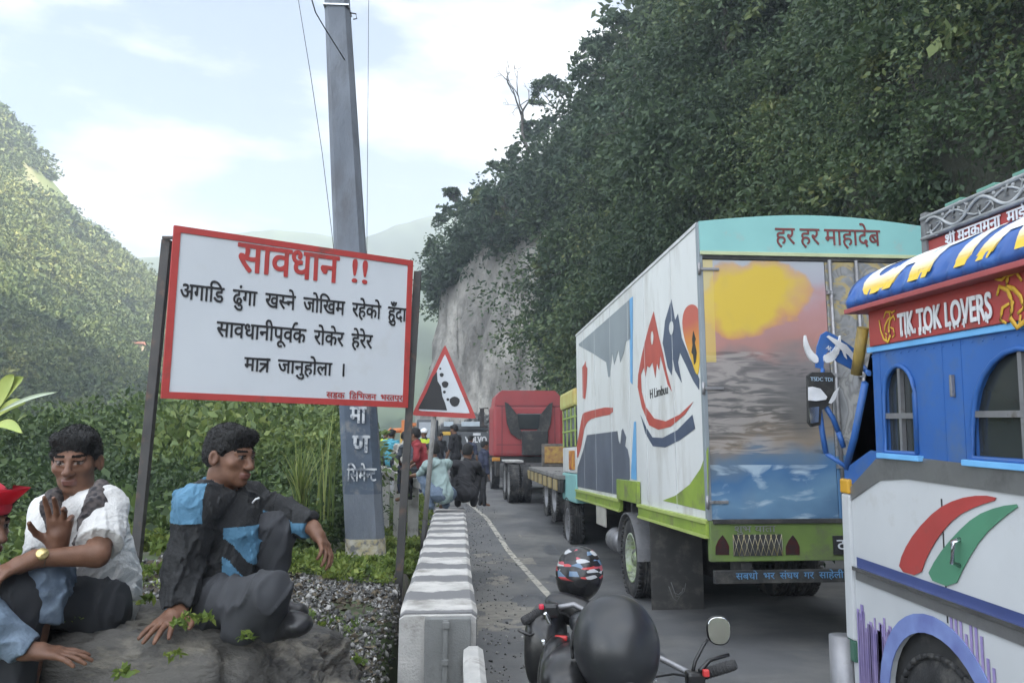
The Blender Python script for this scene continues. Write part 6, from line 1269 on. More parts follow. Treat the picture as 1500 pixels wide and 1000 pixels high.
# ---- boy in the white shirt, looking at the camera with one hand raised
pw = person('boy in loose white T-shirt with black scarf and raised hand sitting on the boulder', PY(128, 900, 2.95)); j = rel(pw)
M_TEE = mat('white_cotton', (.60, .595, .58), (.52, .515, .50), .9, 5, bump=.35, bscale=110, dirt=(.40, .39, .36), dscale=5, dlo=.52, dhi=.8); M_JEAN = mat('blue_denim', (.125, .165, .22), (.075, .105, .15), .85, 14, dirt=(.22, .28, .34), dscale=8, dlo=.55, dhi=.75); M_DARKP = mat('charcoal_trousers', (.030, .032, .037), (.02, .022, .026), .85, 8)
S_ = Sdf(); hc_ = j(112, 675, 2.86); Bh = basis((.16, -1, -.10), (-.03, 0, 1))
pf = head(S_, hc_, Bh, .91)
nk, lsh, rsh, ch, wa, hp = j(117, 738, 2.90), j(158, 742, 2.78), j(70, 752, 3.04), j(124, 785, 2.93), j(130, 840, 2.95), j(130, 884, 2.97)
S_.cap(hc_ + Bh @ Vector((0, -.025, -.07)), nk, .047, .052, .03); S_.cap(lsh, rsh, .06, None, .04); S_.cap(ch, wa, .12, .115, .05); S_.cap(wa, hp, .115, .12, .05)
lel, lwr, rel_, rwr = j(142, 812, 2.62), j(52, 818, 2.52), j(62, 856, 2.82), j(84, 802, 2.62)
S_.cap(lsh, lel, .044, .037, .03); S_.cap(lel, lwr, .036, .024, .015); S_.cap(rsh, rel_, .044, .036, .03); S_.cap(rel_, rwr, .036, .025, .015)
hand(S_, lwr, j(5, 836, 2.46)-lwr, (.1, .3, -1), 1.0, (.5, .6, .6, .7), .08, -1)
hand(S_, rwr, j(92, 722, 2.56)-rwr, (.25, -1, .05), 1.02, (.12, .30, .55, .75), .16, -1, tc=.7)
hl_, hr_ = j(140, 892, 2.86), j(112, 890, 3.02); lk, rk = j(22, 868, 2.55), j(35, 862, 2.80); la, ra = j(15, 1010, 2.6), j(45, 1010, 2.8)
for a, b, c in ((hl_, lk, la), (hr_, rk, ra)): S_.cap(a, b, .065, .05, .03); S_.cap(b, c, .048, .035, .02); S_.cap(c, c + Vector((-.12, -.06, -.03)), .035, .03, .02)
S_.mesh('body', .0042, HM, pw, paint=pf)
hair(hc_, Bh, .91, pw, seed=3, top=.002)
T_ = Sdf(); T_.cap(lsh + Vector((-.02, 0, .004)), rsh + Vector((.02, 0, .004)), .064, None, .045); T_.cap(ch, wa, .140, .142, .06); T_.cap(wa, hp + Vector((.005, 0, .03)), .142, .160, .05); T_.cap(hp + Vector((.0, 0, .03)), hp + Vector((.0, -.02, -.05)), .16, .145, .03, (0, 1))
T_.cap(lsh, lsh + (lel-lsh)*.80, .062, .070, .035, (0, 1)); T_.cap(rsh, rsh + (rel_-rsh)*.66, .062, .070, .04, (0, 1)); T_.ell(hc_ + Bh @ Vector((0, -.01, -.12)), (.055, .055, .07), None, .015, True)
f1 = folds(5, .013, 30, (.6, .5, 1.5), 1.1); f2 = folds(8, .008, 62, (.7, .6, 1.4), 1.0)
T_.mesh('t_shirt', .005, M_TEE, pw, fold=lambda X, Y, Z: f1(X, Y, Z)*np.clip(.55+(-Z+.12)*3, .35, 1.5) + f2(X, Y, Z)*np.clip(.6+(-Z+.2)*2, .4, 1.3))
Q_ = Sdf()
for a, b, c in ((hl_, lk, la), (hr_, rk, ra)): Q_.cap(a, b, .088, .072, .04); Q_.cap(b, c, .070, .062, .03)
Q_.cap(hl_, hr_, .11, None, .04); Q_.mesh('trousers', .007, M_DARKP, pw, fold=folds(9, .010, 38, (1, 1, 1), 1.1))
K_ = Sdf(); pts = [j(82, 724, 2.88), j(76, 742, 2.82), j(88, 775, 2.78)]; pts2 = [j(148, 716, 2.78), j(140, 742, 2.70), j(128, 772, 2.70), j(124, 800, 2.72)]
for P_ in (pts, pts2):
    for a, b in zip(P_, P_[1:]): K_.cap(a, b, .026, .032, .012)
K_.cap(j(146, 720, 2.88), j(118, 712, 2.98), .02, None, .01); K_.cap(j(118, 712, 2.98), j(84, 724, 2.93), .02, None, .01)
K_.mesh('scarf', .005, mat('patterned_scarf', (.014, .014, .018), (.10, .085, .08), .9, 55, detail=1), pw, fold=folds(11, .010, 60, (1, 1, 1), 1))
_b = BM(); ax_ = (lwr-lel).normalized(); tube(_b, [lwr - ax_*.022, lwr - ax_*.002], .0275, 18); wt = obj('wrist_watch', _b, mat('watch_strap', (.10, .085, .06), None, .5), pw)
_b = BM(); up_ = (Vector((.1, -.85, .5)) - ax_*Vector((.1, -.85, .5)).dot(ax_)).normalized(); lathe(_b, [(0, .036), (.016, .036), (.018, .030), (.018, .024)], 20, Matrix.Translation(lwr - ax_*.012) @ up_.to_track_quat('Z', 'Y').to_matrix().to_4x4()); obj('watch_face', _b, mat('gold_watch', (.62, .50, .22), None, .25, metal=.7), wt)
_b = BM(); ax_ = (rwr-rel_).normalized(); tube(_b, [rwr - ax_*.022 + Vector((0, 0, 0)), rwr - ax_*.010], .030, 16); obj('bracelet', _b, M_STEEL, pw)
# ---- man in the black and blue jacket
pb = person('young man in black and sky blue jacket sitting on the boulder looking right', PY(310, 905, 2.95)); j = rel(pb)
S_ = Sdf(); hc_ = j(337, 668, 2.96); Bh = basis((.90, -.46, -.10), (.04, 0, 1)); pf = head(S_, hc_, Bh, .90)
nk = j(322, 722, 2.99); rsh, lsh = j(290, 742, 2.82), j(362, 738, 3.14); ch, wa, hp = j(322, 780, 3.0), j(312, 835, 3.0), j(305, 878, 3.0)
rel_, rwr = j(268, 822, 2.80), j(262, 893, 2.74); lel, lwr = j(412, 752, 3.10), j(458, 772, 3.02)
S_.cap(hc_ + Bh @ Vector((0, -.03, -.07)), nk, .048, .054, .03); S_.cap(rsh, lsh, .055, None, .04); S_.cap(ch, wa, .115, .11, .05); S_.cap(wa, hp, .11, .12, .05)
for a, b, c in ((rsh, rel_, rwr), (lsh, lel, lwr)): S_.cap(a, b, .044, .036, .03); S_.cap(b, c, .036, .025, .015)
hand(S_, rwr, j(252, 916, 2.66)-rwr + Vector((-.02, 0, .012)), (.1, .25, -1), 1.05, (.10, .12, .15, .2), .24, 1, tc=.1)
hand(S_, lwr, j(476, 798, 2.98)-lwr, (-.3, -.2, -1), .95, (.45, .5, .55, .6), .06, 1)
rhp, rkn, ran = j(300, 884, 2.90), j(394, 868, 2.68), j(404, 914, 2.78); lhp, lkn, lan = j(330, 868, 3.08), j(402, 778, 3.04), j(392, 882, 3.06)
for a, b, c in ((rhp, rkn, ran), (lhp, lkn, lan)): S_.cap(a, b, .066, .05, .03); S_.cap(b, c, .048, .035, .02)
S_.mesh('body', .0042, HM, pb, paint=pf)
hair(hc_, Bh, .90, pb, seed=6, top=.0)
M_JBLK = mat('black_jacket', (.017, .018, .020), (.011, .012, .013), .8, 9, bump=.3, bscale=100); M_JBLU = mat('sky_blue_jacket', (.085, .21, .32), (.060, .155, .245), .8, 7, bump=.3, bscale=100)
G_ = Sdf(); G_.cap(rsh, lsh, .078, None, .05); G_.cap(ch, wa, .150, .150, .06); G_.cap(wa, hp + Vector((.015, 0, .03)), .150, .155, .05); G_.cap(nk, hc_ + Bh @ Vector((0, -.03, -.105)), .074, .066, .03, (0, 1))
G_.cap(rsh, rel_, .072, .062, .04); G_.cap(rel_, rwr + (rel_-rwr)*.06, .060, .048, .02, (0, 1)); G_.cap(lsh, lel, .070, .060, .04); G_.cap(lel, lwr + (lel-lwr)*.08, .058, .044, .02, (0, 1)); G_.ell(hc_ + Bh @ Vector((0, .005, -.09)), (.056, .056, .05), None, .01, True)
_rs = np.array(rsh); _re = np.array(rel_); _rw = np.array(rwr); _hp = np.array(hp)
def segd(C, a, b): d = b-a; t = np.clip(((C-a)@d)/(d@d), 0, 1); return np.linalg.norm(C-a-t[:, None]*d, axis=1)
_o = np.array(pb.location)
def jp(C):
    px, py, _ = project(C + _o); m = np.zeros(len(C), int); L_ = (C-np.array(nk))
    arm = np.minimum(segd(C, _rs, _re), segd(C, _re, _rw)) < .088
    back = (L_[:, 0] < -.045 + .16*np.clip(-L_[:, 2]-.05, 0, .2)) & ~arm
    yoke = (L_[:, 2] > -.085) & (L_[:, 2] < .045) & (L_[:, 0] < .015)                     # pale yoke over the back and shoulder
    front = ~arm & (L_[:, 0] > .06) & (L_[:, 2] < -.11) & (L_[:, 1] < .13) & (np.abs(L_[:, 2] + .225 - .05*np.sin(L_[:, 0]*30)) > .03)
    la_ = (segd(C, np.array(lel), np.array(lwr)) < .085) & (np.abs((C-np.array(lwr))@np.array((lel-lwr).normalized()) - .13) < .08) & (C[:, 2] < np.array(lel)[2] - .0 + (C[:, 0]-lel.x)*-.35) 
    m[back | yoke | front | la_] = 1; m[arm & ~yoke] = 0; return m
f1 = folds(15, .012, 32, (1, 1, 1), 1.1); f2 = folds(18, .006, 70, (1, 1, 1), 1.0)
G_.mesh('jacket', .0048, [M_JBLK, M_JBLU], pb, paint=jp, fold=lambda X, Y, Z: f1(X, Y, Z) + f2(X, Y, Z))
_b = BM(); p = j(375, 733, 2.86); tube(_b, [p + Vector((-.012, 0, -.008)), p + Vector((0, -.004, .006)), p + Vector((.012, -.002, .010))], .0035, 5); obj('jacket_logo', _b, M_LETW, pb)
Q_ = Sdf(); Q_.cap(rhp, rkn, .090, .058, .04); Q_.cap(rkn, ran, .058, .052, .03); Q_.cap(lhp, lkn, .086, .068, .04); Q_.cap(lkn, lan, .066, .056, .03); Q_.cap(rhp, lhp, .115, None, .04); Q_.cap(rkn, j(352, 918, 2.74), .055, .06, .05)
Q_.mesh('trousers', .007, mat('dark_grey_trousers', (.040, .042, .048), (.028, .030, .034), .85, 8), pb, fold=folds(19, .011, 36, (1, 1, 1), 1.1))
Z_ = Sdf(); Z_.cap(ran + Vector((0, 0, -.01)), j(428, 914, 2.74), .044, .042, .02); Z_.ell(j(438, 914, 2.73), (.055, .045, .034), basis((1, -.2, 0)), .02); Z_.mesh('shoe', .006, mat('black_leather', (.022, .022, .024), None, .35, 8), pb)
Z_ = Sdf(); Z_.cap(lan, lan + Vector((.06, -.02, -.02)), .042, .04, .02); Z_.ell(lan + Vector((.11, -.04, -.03)), (.06, .042, .034), basis((1, -.3, 0)), .02); Z_.mesh('shoe', .006, bpy.data.materials['black_leather'], pb)
# ---- boy in the red cap at the left edge
pr = person('boy in red cap and pale blue shirt leaning in at the left edge', PY(-50, 900, 2.75)); j = rel(pr)
S_ = Sdf(); hc_ = j(-36, 768, 2.62); Bh = basis((.95, -.25, -.12), (-.10, 0, 1)); pf = head(S_, hc_, Bh, .95)
nk, rsh, lsh, ch, hp = j(-58, 815, 2.66), j(-72, 840, 2.50), j(-44, 836, 2.85), j(-82, 870, 2.7), j(-95, 930, 2.75)
rel_, rwr = j(-22, 912, 2.45), j(34, 952, 2.48)
S_.cap(hc_ + Bh @ Vector((0, -.03, -.07)), nk, .048, .054, .03); S_.cap(rsh, lsh, .055, None, .04); S_.cap(ch, hp, .11, .12, .05); S_.cap(rsh, rel_, .044, .036, .03); S_.cap(rel_, rwr, .036, .025, .015); S_.cap(lsh, j(-26, 880, 2.8), .044, .036, .03); S_.cap(j(-26, 880, 2.8), j(30, 900, 2.75), .036, .03, .02)
hand(S_, rwr, j(92, 956, 2.5)-rwr, (0, .1, -1), 1.0, (.15, .18, .2, .25), .12, 1, tc=.2)
kn = j(62, 850, 2.62); S_.cap(hp, kn, .066, .05, .03); S_.cap(kn, j(35, 1010, 2.62), .048, .035, .02)
S_.mesh('body', .0045, HM, pr, paint=pf); hair(hc_, Bh, 1.0, pr, seed=8)
C_ = Sdf(); q = lambda x, y, z: hc_ + Bh @ Vector((x, y, z)); C_.ell(q(0, -.012, .062), (.090, .106, .082), Bh, .02); C_.ell(q(0, .0, -.02), (.2, .2, .065), Bh, .008, True); C_.mesh('cap', .005, mat('red_cap_cloth', (.55, .020, .045), (.47, .018, .04), .75, 10), pr)
_b = BM(); vs = []
for i in range(7):
    row = []
    for k in range(13):
        a = -1.25 + 2.5*k/12; rr = .088 + .085*i/6*(math.cos(a)**.6 if math.cos(a) > 0 else 0); row.append(_b.verts.new(q(.092*math.sin(a)*(1+.05*i/6), -.012 + rr*math.cos(a), .058 + .075*i/6 - .016*math.sin(a)**2)))
    vs.append(row)
for a, b in zip(vs, vs[1:]):
    for k in range(12): _b.faces.new((a[k], a[k+1], b[k+1], b[k]))
bmesh.ops.solidify(_b, geom=_b.faces[:], thickness=.009); obj('cap_brim', _b, bpy.data.materials['red_cap_cloth'], pr, True)
M_PALE = mat('pale_blue_shirt', (.17, .225, .29), (.115, .16, .215), .9, 12, bump=.3, bscale=110)
T_ = Sdf(); T_.cap(rsh, lsh, .072, None, .05); T_.cap(ch, hp, .145, .15, .06); T_.cap(rsh, rel_, .070, .064, .03); T_.cap(rel_, rwr, .062, .046, .02, (0, 1)); T_.cap(lsh, j(-26, 880, 2.8), .068, .06, .03); T_.cap(nk, hc_ + Bh @ Vector((0, -.02, -.11)), .066, .062, .02, (0, 1)); T_.ell(hc_ + Bh @ Vector((0, .01, -.09)), (.055, .055, .05), None, .01, True)
T_.mesh('shirt', .0065, M_PALE, pr, fold=folds(22, .011, 40, (1, 1, 1), 1.1)); Q_ = Sdf(); Q_.cap(hp, kn, .098, .080, .04); Q_.cap(kn, kn + (j(35, 1010, 2.62)-kn)*.35, .080, .078, .03, (0, 1)); Q_.mesh('jeans', .0065, M_JEAN, pr, fold=folds(23, .012, 42, (1, 1, 1), 1.1))
# ---- people farther down the road
def far_person(label, px, py, Y, pose, face, top, bottom, hat=None, vest=None, hairc=True, h=1.66, vox=.016, lean=0, sleeves=.75, group=None):
    """pose: stand | sit | squat; (px, py) = feet (stand, squat) or seat (sit); face = heading angle of the chest, 0 = away from the camera"""
    p = person(label, PY(px, py, Y), group); p.rotation_euler = (0, 0, R(-face)); s = h/1.70; V_ = lambda x, y, z: Vector((x*s, y*s, z*s)); A = Sdf(); Cq = Sdf(); Q = Sdf()
    if pose == 'stand': hz = .90; hips = V_(0, 0, .92); kn = [V_(-.10, .03, .48), V_(.11, -.02, .48)]; an = [V_(-.11, -.02, .08), V_(.13, .0, .08)]; chest = V_(0, .02+lean*.4, 1.28); neck = V_(0, .02+lean*.6, 1.45); el = [V_(-.25, .02, 1.12), V_(.25, .0, 1.12)]; wr = [V_(-.22, .14, .88), V_(.24, .06, .86)]
    elif pose == 'sit': hips = V_(0, 0, .12); kn = [V_(-.12, .40, .14), V_(.12, .40, .14)]; an = [V_(-.12, .38, -.30), V_(.12, .38, -.30)]; chest = V_(0, .06+lean*.5, .44); neck = V_(0, .10+lean, .62); el = [V_(-.26, .10, .36), V_(.26, .10, .36)]; wr = [V_(-.14, .34, .24), V_(.14, .34, .24)]
    else: hips = V_(0, 0, .22); kn = [V_(-.15, .34, .46), V_(.15, .34, .46)]; an = [V_(-.12, .12, .06), V_(.12, .12, .06)]; chest = V_(0, .16, .50); neck = V_(0, .26, .66); el = [V_(-.19, .34, .48), V_(.19, .34, .48)]; wr = [V_(-.14, .56, .46), V_(.14, .56, .46)]
    hd_ = neck + V_(0, .03, .15); B_ = basis((0, 1, -.12)); pf_ = head(A, hd_, B_, s); A.cap(neck, hd_, .05*s, None, .03); A.cap(chest, hips, .11*s, .11*s, .05)
    sh = [chest + V_(-.165, 0, .12), chest + V_(.165, 0, .12)]; A.cap(sh[0], sh[1], .055*s, None, .04); Cq.cap(sh[0], sh[1], .066*s, None, .05); Cq.cap(chest, hips, .132*s, .130*s, .05); Cq.cap(neck, chest, .07*s, .1*s, .04)
    for i in range(2):
        A.cap(sh[i], el[i], .042*s, .036*s, .03); A.cap(el[i], wr[i], .034*s, .026*s, .02); d = (wr[i]-el[i]).normalized(); hand(A, wr[i], d, Vector((0, .3, -1)), s, (.3, .35, .4, .45), .1, 1 if i else -1); Cq.cap(sh[i], sh[i]+(el[i]-sh[i])*min(1, sleeves*1.3), .057*s, .052*s, .03)
        if sleeves > .9: Cq.cap(el[i], el[i]+(wr[i]-el[i])*.9, .056*s, .046*s, .02)
        hp_ = hips + V_((-.09, .09)[i], 0, -.02); A.cap(hp_, kn[i], .065*s, .05*s, .03); A.cap(kn[i], an[i], .046*s, .035*s, .02); f_ = an[i] + V_(0, .13, -.03); A.cap(an[i], f_, .036*s, .03*s, .02); Q.cap(hp_, kn[i], .080*s, .062*s, .04); Q.cap(kn[i], an[i], .060*s, .050*s, .03)
    Q.cap(hips + V_(-.08, 0, 0), hips + V_(.08, 0, 0), .105*s, None, .05)
    A.mesh('body', vox*.6, [SKIN_F, M_EYE, M_EYEW, M_BROW, M_LIP], p, paint=pf_); Cq.mesh('shirt', vox*.7, top, p, fold=folds(int(px), .018, 24, (1, 1, 1), 1)); Q.mesh('trousers', vox*.7, bottom, p, fold=folds(int(px)+1, .014, 24, (1, 1, 1), 1))
    if hairc: hair(hd_, B_, s, p, vox=vox*.55)
    if hat: K = Sdf(); K.ell(hd_ + V_(0, -.01, .05), (.105*s, .125*s, .105*s), B_, .01); K.ell(hd_ + V_(0, 0, -.09), (.3*s, .3*s, .12*s), None, .01, True); K.cap(hd_ + V_(0, .05, .045), hd_ + V_(0, .13, .04), .07*s, .03*s, .02) ; K.mesh('safety_helmet', vox*.6, hat, p)
    if vest: W_ = Sdf(); W_.cap(chest + V_(-.10, 0, .10), chest + V_(.10, 0, .10), .095*s, None, .05); W_.cap(chest, hips + V_(0, 0, .08), .165*s, .16*s, .05, (0, 1)); W_.mesh('safety_vest', vox*.7, vest, p)
    return p
m_ = lambda n, c: mat(n, c, tuple(v*.72 for v in c), .9, 10, bump=.3, bscale=90)
M_SAGE, M_CHAR, M_NAVYC, M_TEALS, M_CREAM, M_RED2 = m_('sage_cloth', (.26, .34, .33)), m_('black_cloth', (.022, .022, .025)), m_('navy_cloth', (.035, .042, .075)), m_('turquoise_cloth', (.09, .36, .46)), m_('cream_cloth', (.42, .40, .36)), m_('maroon_cloth', (.25, .03, .035))
M_HIVIS, M_HELW = m_('hi_vis_yellow', (.52, .66, .05)), mat('white_helmet', (.74, .75, .76), None, .35)
far_person('man in pale sage shirt squatting on the striped wall with his back turned', 650, 747, 11.5, 'squat', -35, M_SAGE, M_JEAN, h=1.74)
far_person('man in black squatting at the far end of the striped wall beside the sage shirt', 680, 744, 11.9, 'squat', 10, M_CHAR, M_CHAR, h=1.70, sleeves=1)
far_person('tall man in dark clothes standing on the road with his head turned', 667, 722, 22, 'stand', -60, M_CHAR, M_CHAR, h=1.82)
far_person('person in navy jacket standing in front of the red truck cab', 707, 742, 19.5, 'stand', 70, M_NAVYC, M_CHAR, h=1.55, sleeves=1)
pm = far_person('man in maroon shirt with yellow side stripe sitting on the railing end', 626, 703, 13.6, 'sit', -70, M_RED2, M_CHAR, lean=.12, h=1.66)
far_person('man in turquoise shirt sitting on the white railing with his back turned', 570, 683, 19.6, 'sit', 20, M_TEALS, M_CHAR, h=1.70, sleeves=1)
far_person('person in cream and blue shirt sitting on the white railing', 585, 691, 17.2, 'sit', 35, M_CREAM, M_NAVYC, h=1.62, lean=.05)
far_person('worker in white helmet and yellow safety vest standing beyond the maroon shirt', 621, 722, 21.5, 'stand', -30, M_CHAR, M_NAVYC, M_HELW, M_HIVIS, False, 1.66)
far_person('worker in white helmet and yellow vest standing behind the turquoise shirt', 562, 706, 27, 'stand', 40, M_CHAR, M_NAVYC, M_HELW, M_HIVIS, False, 1.66)
far_person('bare headed man in yellow vest and white trousers standing near the orange excavator', 606, 712, 25, 'stand', 10, M_SAGE, M_CREAM, None, M_HIVIS, True, 1.62)
far_person('man in grey clothes standing behind the railing near the yellow loader', 643, 712, 26, 'stand', 150, M_CHAR, M_NAVYC, h=1.68)
far_person('person in black standing in front of the excavator with arms down', 688, 716, 25, 'stand', 30, M_NAVYC, M_CHAR, h=1.62)
far_person('man in dark shirt sitting on the railing between the cream and maroon shirts', 603, 697, 15.2, 'sit', -20, m_('slate_cloth', (.07, .08, .095)), M_NAVYC, lean=.05, h=1.62)
# ---------------------------------------------------------------- plants
M_UNDER = leafmat('undergrowth_leaves', [(0, (.022, .042, .018)), (.4, (.055, .092, .030)), (.75, (.12, .17, .048)), (1, (.24, .28, .08))])
M_WEED = leafmat('weed_leaves', [(0, (.05, .085, .020)), (.5, (.12, .175, .035)), (1, (.26, .30, .07))], trans=.35)
def undergrowth():
    parts = []; n = 2900
    px = rng.uniform(-120, 520, n); py = rng.uniform(560, 900, n); top = np.interp(px, [-120, 0, 200, 262, 520], [600, 632, 648, 612, 602]) + fbm(px, px*0, 60, 15)*95; k_ = py > top; px, py = px[k_], py[k_]; n = len(px); Y = np.interp(py, [560, 596, 660, 760, 860, 900], [28, 23, 15, 10, 7.4, 6.8])*rng.uniform(.93, 1.10, n)
    P = np.array([PY(a, b, c) for a, b, c in zip(px, py, Y)]); keep = (P[:, 2] > gz(P[:, 0], P[:, 1]) - .3) & (P[:, 0] < edge(P[:, 1]) - .9) & ~((px > 400) & (py > 790)) & ~((px > 180) & (py > 835)); keep &= ~((px > 440) & (Y < 9.6)) & ~((px > 485) & (Y > 16))
    P = P[keep]; Y = Y[keep]; tn = np.clip(.45 + fbm(P[:, 0]*1.0, P[:, 2]*1.6 + P[:, 1]*.5, 2.2, 16)*1.1 + rng.normal(size=len(P))*.14, 0, 1); r = rng.gamma(4, .085, len(P)).clip(.14, .8)*np.clip(Y/11, .6, 1.8); cnt = (70*(r/np.clip(Y/11, .6, 1.8)/.3)**1.6).clip(24, 300).astype(int); sp_ = np.where(tn > .62, 1.25, .8)*rng.uniform(.7, 1.3, len(P)); parts.append(clump_leaves(P, r, cnt, np.clip(Y*.0085, .05, .2)*sp_, rng, squash=.8, droop=.35, shell=.35, tvar=.4, tone=tn))
    m = 900; x = rng.uniform(-16, -2.6, m); y = rng.uniform(7, 26, m); z = gz(x, y)                   # lower storey that fills the bank
    parts.append(clump_leaves(np.stack([x, y, z+.35], 1), rng.uniform(.4, .9, m), rng.integers(50, 90, m), rng.uniform(.1, .2, m), rng, squash=.9, droop=.3, shell=.3, tvar=.4))
    V, F, T = cat3(parts); return npmesh('undergrowth', V, F, M_UNDER, None, False, T)
tag(undergrowth(), kind='stuff')
def weeds():
    parts = []
    def patch(n, x0, x1, y0, y1, hmax, den=-.1, rr=(.05, .13), lf=(.03, .06)):
        x = rng.uniform(x0, x1, n); y = rng.uniform(y0, y1, n); k = fbm(x, y, .8, 91) > den; x, y = x[k], y[k]; z = gz(x, y) + rng.uniform(.02, hmax, len(x)); m = len(x)
        parts.append(clump_leaves(np.stack([x, y, z], 1), rng.uniform(*rr, m), rng.integers(10, 26, m), rng.uniform(*lf, m), rng, squash=.7, droop=.1, shell=.3, tvar=.5))
    patch(1500, -3.4, -.55, 6.3, 9.0, .10, -.2, (.04, .10)); patch(600, -1.0, -.5, 8.0, 13.5, .16, -.3, (.05, .12), (.04, .07)); patch(900, -3.8, -1.6, 6.9, 10, .30, -.25, (.07, .16), (.04, .09))
    patch(420, -2.3, -.5, 3.6, 6.4, .07, .16, (.03, .07), (.02, .04)); patch(60, -2.0, -.5, 3.4, 4.4, .05, .0, (.03, .06), (.02, .035)); patch(400, -2.2, -.6, 13, 24, .2, -.3, (.10, .2), (.07, .12))
    for (a, b, Y) in ((275, 905, 2.52), (262, 915, 2.5), (300, 908, 2.55), (105, 905, 2.7), (180, 985, 2.5), (70, 902, 2.75), (215, 880, 2.9), (360, 935, 2.6), (255, 960, 2.5)):   # sprigs on the rock
        c = PY(a, b, Y); parts.append(clump_leaves([c]*3, [.03]*3, [10]*3, [.022]*3, rng, squash=.6))
    V, F, T = cat3(parts); return npmesh('weeds', V, F, M_WEED, None, False, T)
tag(weeds(), kind='stuff')
def litter():
    n = 3200; x = rng.uniform(-2.2, -.42, n); y = rng.uniform(3.1, 6.4, n); C = np.stack([x, y, gz(x, y)+rng.uniform(.005, .035, n)], 1); D = rng.normal(size=(n, 3))*np.array([1, 1, .35]); l_ = rng.uniform(.02, .06, n); return leaves(C, D, l_, l_*.5, rng, rng.random(n))
tag(npmesh('leaf_litter', *litter()[:2], leafmat('dry_leaves', [(0, (.025, .02, .016)), (.5, (.06, .048, .035)), (.85, (.13, .105, .07)), (1, (.20, .17, .11))], .8, 0), None, False, rng.random(3200)), kind='stuff')
def blade_mesh(base, n, h, spread, wd, rng_):
    Vs, Fs, Ts = [], [], []
    for i in range(n):
        a = rng_.uniform(0, 2*math.pi); d = np.array([math.cos(a), math.sin(a), 0]); s = np.array([-d[1], d[0], 0]); L_ = h*rng_.uniform(.55, 1.1); o = rng_.normal(size=3)*np.array([.04, .04, 0])*h; b = len(Vs)*0; lean = spread*rng_.uniform(.2, 1.1); P = []
        for k in range(6):
            t = k/5; c = base + o + d*lean*L_*t**1.7 + np.array([0, 0, L_*(t - .35*lean*t*t)]); w_ = wd*(1-t**1.8)*(.6+.4*min(1, t*4))*.5+.0006; P += [c - s*w_, c + s*w_]
        n0 = sum(len(v) for v in Vs); Vs.append(np.array(P)); Fs.append(np.array([[n0+2*k, n0+2*k+1, n0+2*k+3, n0+2*k+2] for k in range(5)])); Ts.append(np.full(5, rng_.random()))
    return np.concatenate(Vs), np.concatenate(Fs), np.concatenate(Ts)
M_GRASS = leafmat('grass_blades', [(0, (.07, .11, .03)), (.6, (.17, .22, .06)), (1, (.32, .34, .12))], .6, .3)
for (a, b, Y, n, h, sp, wd, lab) in ((440, 742, 8.6, 90, .75, .55, .014, 'bright tussock of long grass left of the utility pole behind the jacket sleeve'),
                                 (478, 770, 9.3, 14, 1.5, .30, .022, 'tall thin reeds with long drooping leaves just left of the utility pole')):
    p = PY(a, b, Y); V, F, T = blade_mesh(np.zeros(3), n, h, sp, wd, rng); o = npmesh('grass_tussock' if n > 50 else 'reed_clump', V, F, M_GRASS, None, False, T); o.location = p; tag(o, lab, 'plant')
# broad-leaved plant at the left edge
pp = empty('broadleaf_plant', PY(-15, 700, 5.2), 'yellow green broad leaved plant with long pale leaf at the left edge', 'plant'); pl_ = pp.location.copy()
M_BROAD = mat('broad_leaf', (.36, .40, .10), (.24, .32, .07), .5, 6)
def broad(a, b, wd, name='leaf', m=None, sag=.12):
    a, b = Vector(a), Vector(b); d = b-a; s = d.cross(Vector((0, -1, .3))).normalized(); _b = BM(); rows = []
    for k in range(11):
        t = k/10; w_ = wd*math.sin(math.pi*min(1, t*.93+.07))**.7 if t < 1 else .002; c = a + d*t + Vector((0, 0, sag*math.sin(math.pi*t)*d.length)); rows.append([_b.verts.new(c - s*w_*.5 + Vector((0, -.012, 0))), _b.verts.new(c), _b.verts.new(c + s*w_*.5 + Vector((0, -.012, 0)))])
    for A_, B_ in zip(rows, rows[1:]):
        for i in range(2): _b.faces.new((A_[i], A_[i+1], B_[i+1], B_[i]))
    return obj(name, _b, m or M_BROAD, pp, True)
_b = BM(); tube(_b, [Vector((0, 0, -.6)), PY(-12, 640, 5.2)-pl_, PY(-6, 600, 5.2)-pl_], [.025, .02, .012], 8); obj('stem', _b, mat('plant_stem', (.16, .20, .07), None, .7), pp)
for (x0, y0, x1, y1, wd) in ((-8, 600, 36, 552, .09), (-10, 605, 22, 548, .10), (-10, 600, -30, 540, .10), (-6, 610, 40, 590, .07), (-10, 615, -50, 600, .09)): broad(PY(x0, y0, 5.2)-pl_, PY(x1, y1, 5.1)-pl_, wd)
broad(PY(0, 603, 5.15)-pl_, PY(86, 574, 5.0)-pl_, .028, 'leaf', mat('pale_leaf', (.46, .52, .40), (.36, .42, .30), .45, 6), .05)
broad(PY(-5, 622, 5.1)-pl_, PY(34, 634, 5.0)-pl_, .06)
